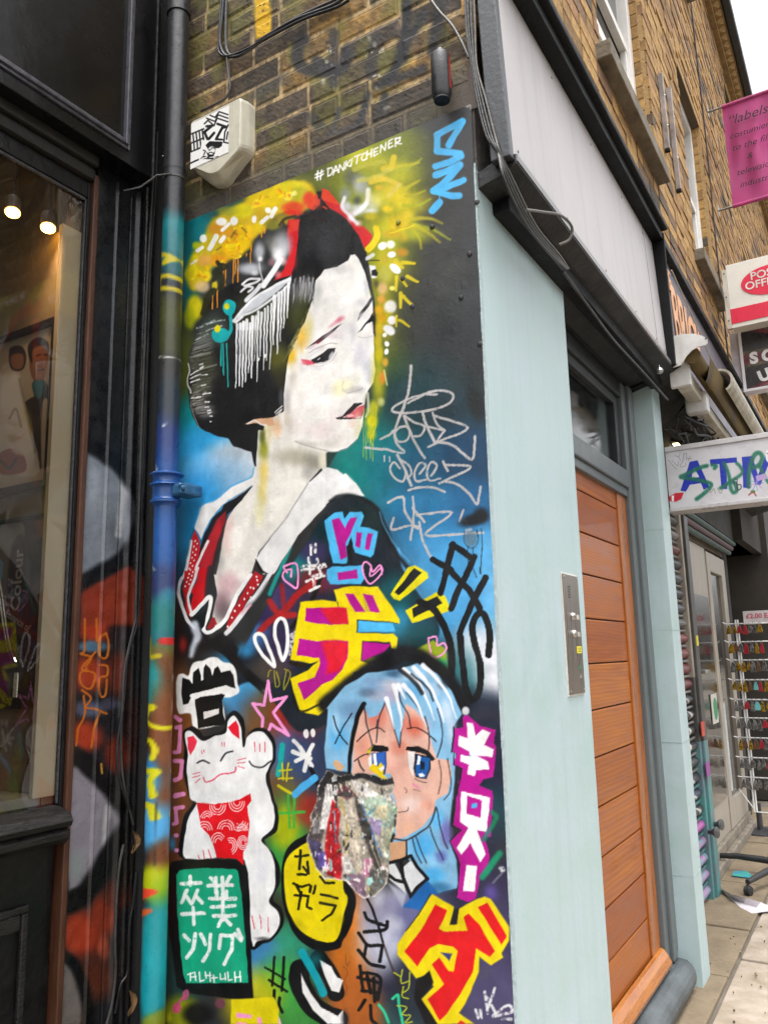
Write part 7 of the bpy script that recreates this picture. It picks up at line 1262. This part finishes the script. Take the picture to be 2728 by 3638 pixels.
def awning():
    A = thing('rolled_awning', (2.3, -.2, 2.5), 'rolled-up awning with a white end plate, yellow canvas and stained front bar', 'awning')
    wp = mat('awning_white', 'c8c6c2', .5, var=.12, scale=9, bump=.12, streak=.35); gr = mat('awning_grime', 'b5b0a4', .6, var=.3, scale=14, bump=.25, col2='857e6c'); yl = mat('canvas_yellow', '5c4810', .85, var=.2, scale=6, bump=.3, bscale=200, col2='33260a'); dk = mat('awning_dark', '1a1612', .8, var=.2)
    X = 1.80; ol = [(75, 95), (180, 55), (300, 22), (450, 18), (540, 40), (600, 72), (605, 130), (580, 150), (500, 170), (420, 215), (360, 280), (330, 330), (290, 385), (215, 410), (130, 425), (118, 380), (100, 280), (82, 190)]
    P_ = [at(2328 + .3028 * x, 1180 + .3028 * y, 0, X) for x, y in ol]
    MB().prism(P_, (.008, 0, 0)).build('end_plate', wp, A)
    p = at(2328 + .3028 * 590, 1180 + .3028 * 72, 0, X); MB().lathe((X - .0005, p.y, p.z), (-1, 0, 0), [(.005, 0), (.003, .003)], 10).build('screw', mat('bolt_dark', '4a4a48', .5), A)
    a = at(2328 + .3028 * 285, 1180 + .3028 * 510, 0, X + .05); MB().box(X + .05, X + .62, a.y - .03, a.y + .03, a.z - .035, a.z + .035, .004).build('torsion_bar', gr, A)
    MB().box(X + .045, X + .075, a.y - .043, a.y + .043, a.z - .05, a.z + .085, .003).build('end_bracket', wp, A)
    # canvas roll and slack
    r = at(2470, 1290, 0, X + .1); MB().tube([(X + .02, r.y, r.z + .01), (4.6, r.y, r.z + .01)], .036, 20).build('canvas_roll', yl, A, smooth=True)
    f0, f1 = at(2565, 1330, 0, 2.35), at(2560, 1385, 0, 2.35)
    rows = []
    for x in np.linspace(2.0, 4.6, 14):
        rows.append([(x, r.y + (f0.y - r.y) * t, r.z - .03 + (f0.z - r.z + .01) * t - .07 * math.sin(math.pi * t) * (1 + .15 * math.sin(5 * x))) for t in np.linspace(0, 1, 9)])
    MB().grid(rows).build('canvas_slack', yl, A, smooth=True)
    # front bar: half-round channel
    cy, cz = f0.y + .015, f0.z - .03; prof = [(cy - .062 * math.sin(t), cz + .062 * math.cos(t)) for t in np.linspace(-.5, 2.7, 11)] + [(cy - .05 * math.sin(t), cz + .05 * math.cos(t)) for t in np.linspace(2.7, -.5, 11)]
    MB().prism([(2.35, y, z) for y, z in prof], (2.3, 0, 0)).build('front_bar', gr, A)
    MB().tube([(1.86, -.135, 3.05), (2.36, f0.y + .03, f0.z + .04)], .003, 6).build('stay_wire', gr, A)
    ar = at(2480, 1440, 0, 2.25); MB().box(2.2, 3.3, ar.y - .03, ar.y + .03, ar.z - .025, ar.z + .025, .006).build('folding_arm', gr, A)
    MB().box(2.18, 2.26, ar.y - .05, ar.y + .05, ar.z - .05, ar.z + .05, .012).build('arm_elbow', wp, A)
    # knot of cables under the awning
    rr = random.Random(12); cb = mat('cable_black', '1c1c1e', .45)
    for k in range(9):
        y0 = ar.y + rr.uniform(.02, .14); z0 = ar.z - rr.uniform(.02, .16); x = 2.15; pts = []
        for i in range(9): pts.append((x, y0 + rr.uniform(-.05, .05), z0 + rr.uniform(-.06, .06))); x += rr.uniform(.06, .2)
        MB().tube(smooth_path(pts, 5), rr.uniform(.003, .006), 6).build('cable', cb, smooth=True, label='black cable tangled in the dark under the awning', cat='cable', group='tangled cables under the awning')
awning()

def nextshop():
    S = thing('souvenir_shopfront', (3.2, .2, 0), 'souvenir shopfront with graffitied roller shutter and white glazed door', 'shopfront')
    # roller shutter: curved slats one above the other
    zt = 2.12; n = 25; ph = (zt - .02) / n
    cols = ['3a3a3c', '8a8884', '7a3a38', '4a4a50', '5a5e68', '4a4e58', '4e525a', '6a6a68', '8a3236', '8c3034', '8a2f34', '7a2c30', '242426', '262628', '242426', '262628', '242426', '28282a', '242a48', '262628', '7a4a78', '3a8a84', '3a908a', '4a8a86', '3a9088']
    for i in range(n):
        z1 = zt - i * ph; z0 = z1 - ph; sl = []
        for t in np.linspace(0, 1, 9): sl.append((2.013, .205 - .03 * math.sin(math.pi * t), z1 - .016 - (ph - .018) * t))
        sl += [(2.013, .22, z0 + .002), (2.013, .22, z1 - .016)]
        h = cols[i]; mt = mat('slat_' + h, h, .4, var=.3, scale=22, bump=.2, col2='1a1a1c' if i < 20 else 'a04a90')
        MB().prism(sl, (1.07, 0, 0)).build('slat', mt, S)
        MB().tube([(2.013, .192, z1 - .007), (3.08, .192, z1 - .007)], .008, 8).build('slat_hinge', mat('hinge_pale' if i < 18 else 'hinge_teal', '77736e' if i < 18 else '4a7a78', .4, var=.3, scale=30), S)
        if 12 <= i < 20:
            for q in range(2):
                x = 2.68 + .17 * q + .04 * (i % 2); rows = []
                for t in np.linspace(.12, .88, 7): rows.append([(x + w_ + .07 * math.sin(2.6 * t + i), .2035 - .03 * math.sin(math.pi * t), z1 - .016 - (ph - .018) * t) for w_ in (0, .045 * math.sin(math.pi * t) + .012)])
                MB().grid(rows).build('white_curl', mat('curl_white', 'b4b2ae', .4), S)
    gm = [mat('guide_pale', '9a9184', .45, var=.2, scale=9, streak=.3), mat('guide_dark', '4a4846', .5, var=.3, scale=14), mat('guide_teal', '3f827c', .5, var=.25, scale=9, col2='5c6470')]
    for z0, z1, k in ((1.18, 2.12, 0), (.83, 1.1795, 1), (.0, .8295, 2)): MB().box(3.085, 3.13, .165, .28, z0, z1, .004).build('guide_rail', gm[k], S)
    for z0, z1, k in ((.83, 2.12, 1), (.0, .8295, 2)): MB().box(3.135, 3.24, .15, .29, z0, z1, .005).build('side_post', gm[k], S)
    A = lambda x, y, Y: at(x, y, 1, Y)
    def card(nm, x0, y0, x1, y1, Y, h, par):
        p, q = A(x0, y0, Y), A(x1, y1, Y); MB().box(min(p.x, q.x), max(p.x, q.x), Y - .002, Y + .002, q.z, p.z).build(nm, mat('card_' + h, h, .5, var=.12, scale=12), par)
    card('yellow_label', 2470, 2258, 2480, 2294, .147, 'c8b83a', S); card('red_label', 2488, 2566, 2503, 2612, .147, 'b8402e', S); card('pink_flash', 2505, 2712, 2522, 2750, .147, '8a3f8a', S)
    for x, y in ((2540, 2958), (2556, 2930)):
        p = A(x, y, .12); MB().lathe((p.x, .15, p.z), (-.4, -1, .1), [(.012, -.005), (.014, .02), (.026, .034), (.030, .044), (.012, .048)], 14).build('lock_knob', mat('lock_grey', '6a6a6a', .4, metal=.5, var=.3, scale=30), S, smooth=True)
    # shutter box, soffit, dark inside
    MB().box(2.013, 6.4, .17, .5, 2.20, 2.62).build('shutter_box', mat('box_dark', '2a2620', .8, var=.3, scale=8), S)
    for k, (z, h) in enumerate(((2.17, '2a4a46'), (2.135, '5a4048'), (2.10, '2e4a48'))): MB().tube([(3.25, .175 + .02 * k, z), (5.2, .175 + .02 * k, z)], .02, 10).build('rolled_slat', mat('roll_' + h, h, .5, var=.3, scale=12), S)
    # white door and frame
    wf = mat('pvc_white', '9c9488', .45, var=.1, scale=7, bump=.08, streak=.3)
    xl = A(2510, 2000, .25).x; xr = A(2600, 2300, .25).x; gx0, gx1 = xl + .11, xr - .16
    D = MB().box(xl, gx0, .25, .31, .12, 2.04, .006).box(gx1, xr, .25, .31, .12, 2.04, .006).box(gx0 + .0005, gx1 - .0005, .25, .31, 1.9, 2.04, .006).box(gx0 + .0005, gx1 - .0005, .25, .31, .12, .30, .006).build('shop_door', wf, S)
    MB().box(gx0, gx1, .275, .281, .30, 1.9).build('glass', mat('door_glass', '33302a', .08, var=.3, scale=3, bump=0, spec=.8), D)
    card('door_poster', 2536, 2590, 2559, 2739, .272, '8a1c2a', D); card('door_poster', 2560, 2500, 2602, 2806, .272, 'b4c0c6', D); card('door_poster', 2522, 2468, 2551, 2565, .248, 'c4bfb6', D); card('door_poster', 2560, 2808, 2600, 2850, .272, '9a5058', D); card('door_poster', 2508, 2110, 2522, 2220, .272, 'b09a30', D)
    p = A(2541, 2518, .245); MB().lathe((p.x, .247, p.z), (0, -1, 0), [(.075, -.001), (.075, .001), (.002, .0012)], 24).build('green_roundel', mat('roundel_green', '2c8a5c', .5, var=.15, scale=20), D)
    p = A(2514, 2386, .2); MB().box(p.x - .06, p.x + .06, .2, .2495, p.z - .012, p.z + .012, .006).build('handle', mat('ball_steel', 'b0b0ae', .25, metal=.8), D)
    MB().box(3.245, xl - .002, .26, .32, .12, 2.06, .006).build('fixed_light_frame', wf, S); MB().box(3.32, xl - .05, .254, .2595, .35, 1.7).build('fixed_pane', MATS['door_glass'], S)
    MB().box(3.245, xr, .20, .4, .0, .06, .01).box(3.245, xr, .235, .4, .0605, .119, .008).build('door_step', mat('step_dirty', '8a8072', .7, var=.25, scale=9, bump=.3), S)
    MB().box(3.245, xr, .26, .33, 2.065, 2.2).build('door_head', mat('head_dirty', '7a7062', .6, var=.3, scale=6), S)
    wl = mat('shop_inside', '2e261c', .9, var=.3, scale=2, bump=.2)
    MB().box(xr + .005, xr + .12, .26, .32, 0, 2.2).box(xr + .12, 12, .9, 1.0, 0, 3).box(5.2, 12, .1, 1.0, 2.20, 2.6).build('inner_wall', wl, S)
    MB().box(xr + .16, xr + .5, .3, .34, 0, 2.2).build('dark_post', mat('post_dark', '1c1a18', .7), S); MB().box(xr + .6, xr + 1.6, .5, .54, 1.0, 2.0).build('blackboard', mat('board_blue_black', '161c2c', .4, var=.4, scale=5), S)
    MB().box(6.4, 20, .05, 1.2, 0, 3.3).build('far_shopfront', mat('far_shop', '3a342c', .8, var=.35, scale=2), S)
    q = at(2425, 1585, 1, .13); Lm = thing('strip_lamp', q, 'lit fluorescent strip under the awning soffit above the white sign', 'lamp')
    MB().box(q.x - .1, q.x + .5, q.y - .03, q.y + .04, q.z - .02, q.z, .003).build('diffuser', mat('lamp_warm', 'ffe9b8', .4, emit=('ffe2a8', 3)), Lm); MB().box(q.x - .11, q.x + .51, q.y - .04, q.y + .05, q.z + .0005, q.z + .02).build('housing', mat('lamp_white', 'a8a090', .5), Lm)
nextshop()

def rack():
    R = thing('keyring_rack', (4.9, .1, 0), 'white wire display rack hung with gold, red and silver souvenir keyrings', 'display rack')
    wm = mat('wire_white', 'e2e2e2', .35, var=.05); X = 4.9
    zs = [at(2640, y, 0, X).z for y in (2215, 2280, 2345, 2415, 2485, 2550, 2620, 2690, 2760)]
    yl, yr = at(2585, 2300, 0, X).y, at(2585, 2300, 0, X).y - .52
    post = at(2640, 2500, 0, X).y; zb = at(2690, 2885, 0, X).z
    for y in (post, post - .016, yr): MB().tube([(X, y, zs[0] + .03), (X, y, zb)], .0065, 8).build('upright', wm, R)
    MB().tube([(X, post, zb), (X, yr, zb)], .004, 8).build('foot_wire', wm, R); MB().tube([(X, post, zb + .02), (X - .02, yl + .02, zb + .16)], .004, 8).build('foot_wire', wm, R)
    MB().tube([(X + .06, post - .02, zb + .05), (X + .06, post - .02, .0)], .02, 12).build('stand_pole', mat('stand_dark', '3a3a3e', .4), R)
    MB().lathe((X + .06, post - .02, .005), (0, 0, 1), [(.16, 0), (.16, .012), (.03, .02)], 24).build('stand_foot', MATS['stand_dark'], R)
    pal = [mat('charm_gold', 'b8902a', .3, metal=.7, var=.3, scale=40), mat('charm_red', 'a01424', .4, var=.2, scale=40), mat('charm_silver', '9a9896', .25, metal=.85, var=.3, scale=40), mat('charm_brown', '6a4426', .5, var=.3, scale=40), mat('charm_teal', '6ab4b4', .5, var=.2)]
    rr = random.Random(21)
    order = [(0, 0, 1, 1, 2, 2, 0), (0, 3, 2, 1, 2, 0, 1), (2, 0, 0, 0, 2, 3, 2), (0, 0, 0, 3, 4, 1, 0), (2, 2, 1, 2, 4, 0, 0), (2, 2, 2, 2, 2, 1, 1), (0, 3, 0, 3, 1, 2, 1), (2, 2, 2, 2, 2, 1, 2), (2, 2, 2, 2, 2, 2, 2)]
    for i, z in enumerate(zs):
        MB().tube([(X - .002, yl, z), (X - .002, yr, z)], .0052, 6).tube([(X - .06, yl + .012, z + .012), (X - .002, yl, z)], .004, 6).build('shelf_wire', wm, R)
        for j, k in enumerate(order[i]):
            y = yl - .02 - j * .036 - rr.uniform(0, .008); x = X - .025 - rr.uniform(0, .02); w = rr.uniform(.014, .021); h = rr.uniform(.05, .075)
            if survey([(x, y, z)])[0][0] > 2735: continue
            nth = ('leftmost', 'second', 'third', 'fourth', 'fifth', 'sixth', 'seventh')[j]; row = ('top', 'second', 'third', 'fourth', 'fifth', 'sixth', 'seventh', 'eighth', 'lowest')[i]
            K = thing('keyring', (x, y, z), '%s keyring, %s from the left on the %s wire of the rack' % (('gold', 'red', 'silver', 'brown', 'pale blue')[k], nth, row) if j else '%s keyring, leftmost on the %s wire of the rack' % (('gold', 'red', 'silver', 'brown', 'pale blue')[k], row), 'keyring', 'souvenir keyrings on the rack')
            MB().tube([(x, y + .009 * math.cos(a), z - .004 + .009 * math.sin(a)) for a in np.linspace(0, 2 * math.pi, 11)], .0016, 5, cap=False).build('ring', pal[2], K)
            sh = [(x, y - w, z - .016 - h), (x, y + w, z - .016 - h), (x, y + w * rr.uniform(.5, 1.1), z - .016 - h * .45), (x, y + w * .3, z - .014), (x, y - w * .4, z - .014), (x, y - w * rr.uniform(.6, 1.1), z - .016 - h * .4)]
            MB().prism(sh, (.008, 0, 0), .0015).build('charm', pal[k], K)
    p = at(2636, 2172, 0, X + .03); S_ = thing('price_card', p, 'white card with red handwritten prices above the keyring rack', 'sign')
    MB().box(X + .03, X + .034, p.y - .30, p.y, p.z - .10, p.z, .001).build('card', mat('card_white', 'cfc6c8', .6), S_)
    letters('lettering', '£2.00 EACH', .05, (X + .029, p.y - .02, p.z - .055), (0, -1, 0), (0, 0, 1), .0004, mat('card_red', 'c04058', .6), S_, bold=.001)
rack()

# ------------------------------------------------------------------ things lying on the pavement
def litter():
    C_ = thing('office_chair', (3.75, -.16, 0), 'black five-star castor base of an office chair at the right edge', 'chair'); bk = mat('chair_black', '1f2022', .45, var=.15, scale=15)
    hub = Vector((3.74, -.17, .085)); MB().lathe((hub.x, hub.y, .05), (0, 0, 1), [(.035, 0), (.04, .03), (.03, .07), (.02, .3)], 16).build('hub', bk, C_, smooth=True)
    tgt = [at(2657, 3165, 2, .03)]
    base = math.atan2(tgt[0].y - hub.y, tgt[0].x - hub.x); rl = (tgt[0] - hub).to_2d().length
    for k in range(5):
        a = base + k * 2 * math.pi / 5; e = hub + Vector((math.cos(a) * rl, math.sin(a) * rl, -.01))
        MB().tube([hub + Vector((math.cos(a), math.sin(a), 0)) * .02, hub + Vector((math.cos(a), math.sin(a), 0)) * rl * .6 + Vector((0, 0, .008)), e], .022, 12, r2=.014).build('leg', bk, C_, smooth=True)
        s = Vector((-math.sin(a), math.cos(a), 0)); MB().lathe((e.x - s.x * .018, e.y - s.y * .018, .030), s, [(.008, 0), (.026, .003), (.029, .012), (.026, .015), (.029, .024), (.026, .033), (.008, .036)], 16).build('castor', bk, C_, smooth=True)
        MB().tube([e, (e.x, e.y, .04)], .007, 8).build('castor_stem', bk, C_)
    pw = mat('paper_white', 'c9c2c6', .7, var=.12, scale=14, bump=.2)
    g = lambda x, y, z=.012: at(x, y, 2, z)
    mb = MB(); A_ = [(2562, 3158), (2600, 3178), (2650, 3190), (2700, 3205), (2728, 3218), (2760, 3235)]; B_ = [(2563, 3160), (2590, 3190), (2630, 3225), (2670, 3245), (2728, 3238), (2760, 3245)]
    rows = [[g(*p, .03 + .02 * math.sin(i)) for i, p in enumerate(A_)], [g((a[0] + b[0]) / 2, (a[1] + b[1]) / 2, .02 + .012 * math.cos(i)) for i, (a, b) in enumerate(zip(A_, B_))], [g(*p, .008) for p in B_]]
    mb.grid(rows).build('crumpled_paper', pw, smooth=True, label='crumpled white paper lying on the paving by the castor', cat='paper')
    p = [g(x, y, .009) for x, y in ((2598, 3112), (2606, 3096), (2650, 3095), (2668, 3110), (2664, 3121))]
    L_ = MB().prism(p, (0, 0, .003)).build('leaflet', mat('leaflet_blue', '2f6fa8', .5, var=.3, scale=20, col2='2f9a6a'), label='small blue and green leaflet on the ground by the shop step', cat='leaflet')
    rr = random.Random(2)
    mb = MB()
    for k in range(34):
        x, y = rr.uniform(2480, 2727), rr.uniform(3000, 3630); q = g(x, y, .006)
        if q.y > .17 or q.x < 1.2 or (q.x < 2.05 and q.y > -.03): continue
        s = rr.uniform(.003, .008); mb.box(q.x - s, q.x + s * rr.uniform(.5, 1), q.y - s * .6, q.y + s * .6, .002, .009, .0015)
    mb.build('litter_scraps', mat('scrap', '9a8a70', .8, var=.4, scale=3), kind='stuff', label='tiny scraps of litter and grit along the foot of the shopfronts', cat='litter')
    # metal channels on the facade
    k = .3183; al = mat('channel_alloy', '9a918c', .4, metal=.4, var=.2, scale=12)
    for a, b, lab in (((478, 840), (545, 1640), 'left of two metal channels fixed upright to the brick facade'), ((588, 1035), (655, 2060), 'right of two metal channels fixed upright to the brick facade')):
        p, q = at(2200 + k * a[0], k * a[1], 1, -.03), at(2200 + k * b[0], k * b[1], 1, -.03); T_ = thing('metal_channel', q, lab, 'bracket', 'metal channels on the facade')
        x = (p.x + q.x) / 2; MB().box(x - .012, x + .012, -.034, -.006, q.z, p.z, .002).build('channel', al, T_); MB().box(x - .013, x + .013, -.035, -.006, q.z - .018, q.z - .0005, .002).build('end_cap', MATS['fascia_black'], T_)
        for t in (.3, .7): MB().lathe((x, -.0345, q.z + (p.z - q.z) * t), (0, -1, 0), [(.006, 0), (.004, .004)], 8).build('bolt', MATS['ball_steel'], T_)
    MB().tube(smooth_path([(4.62, -.008, 7.4), (4.60, -.008, 6.4), (4.64, -.008, 5.4), (4.58, -.008, 4.4), (4.60, -.008, 3.3)], 6), .006, 6).build('cable', MATS['cable_black'], label='black cable running down the front of the brick facade', cat='cable')
litter()
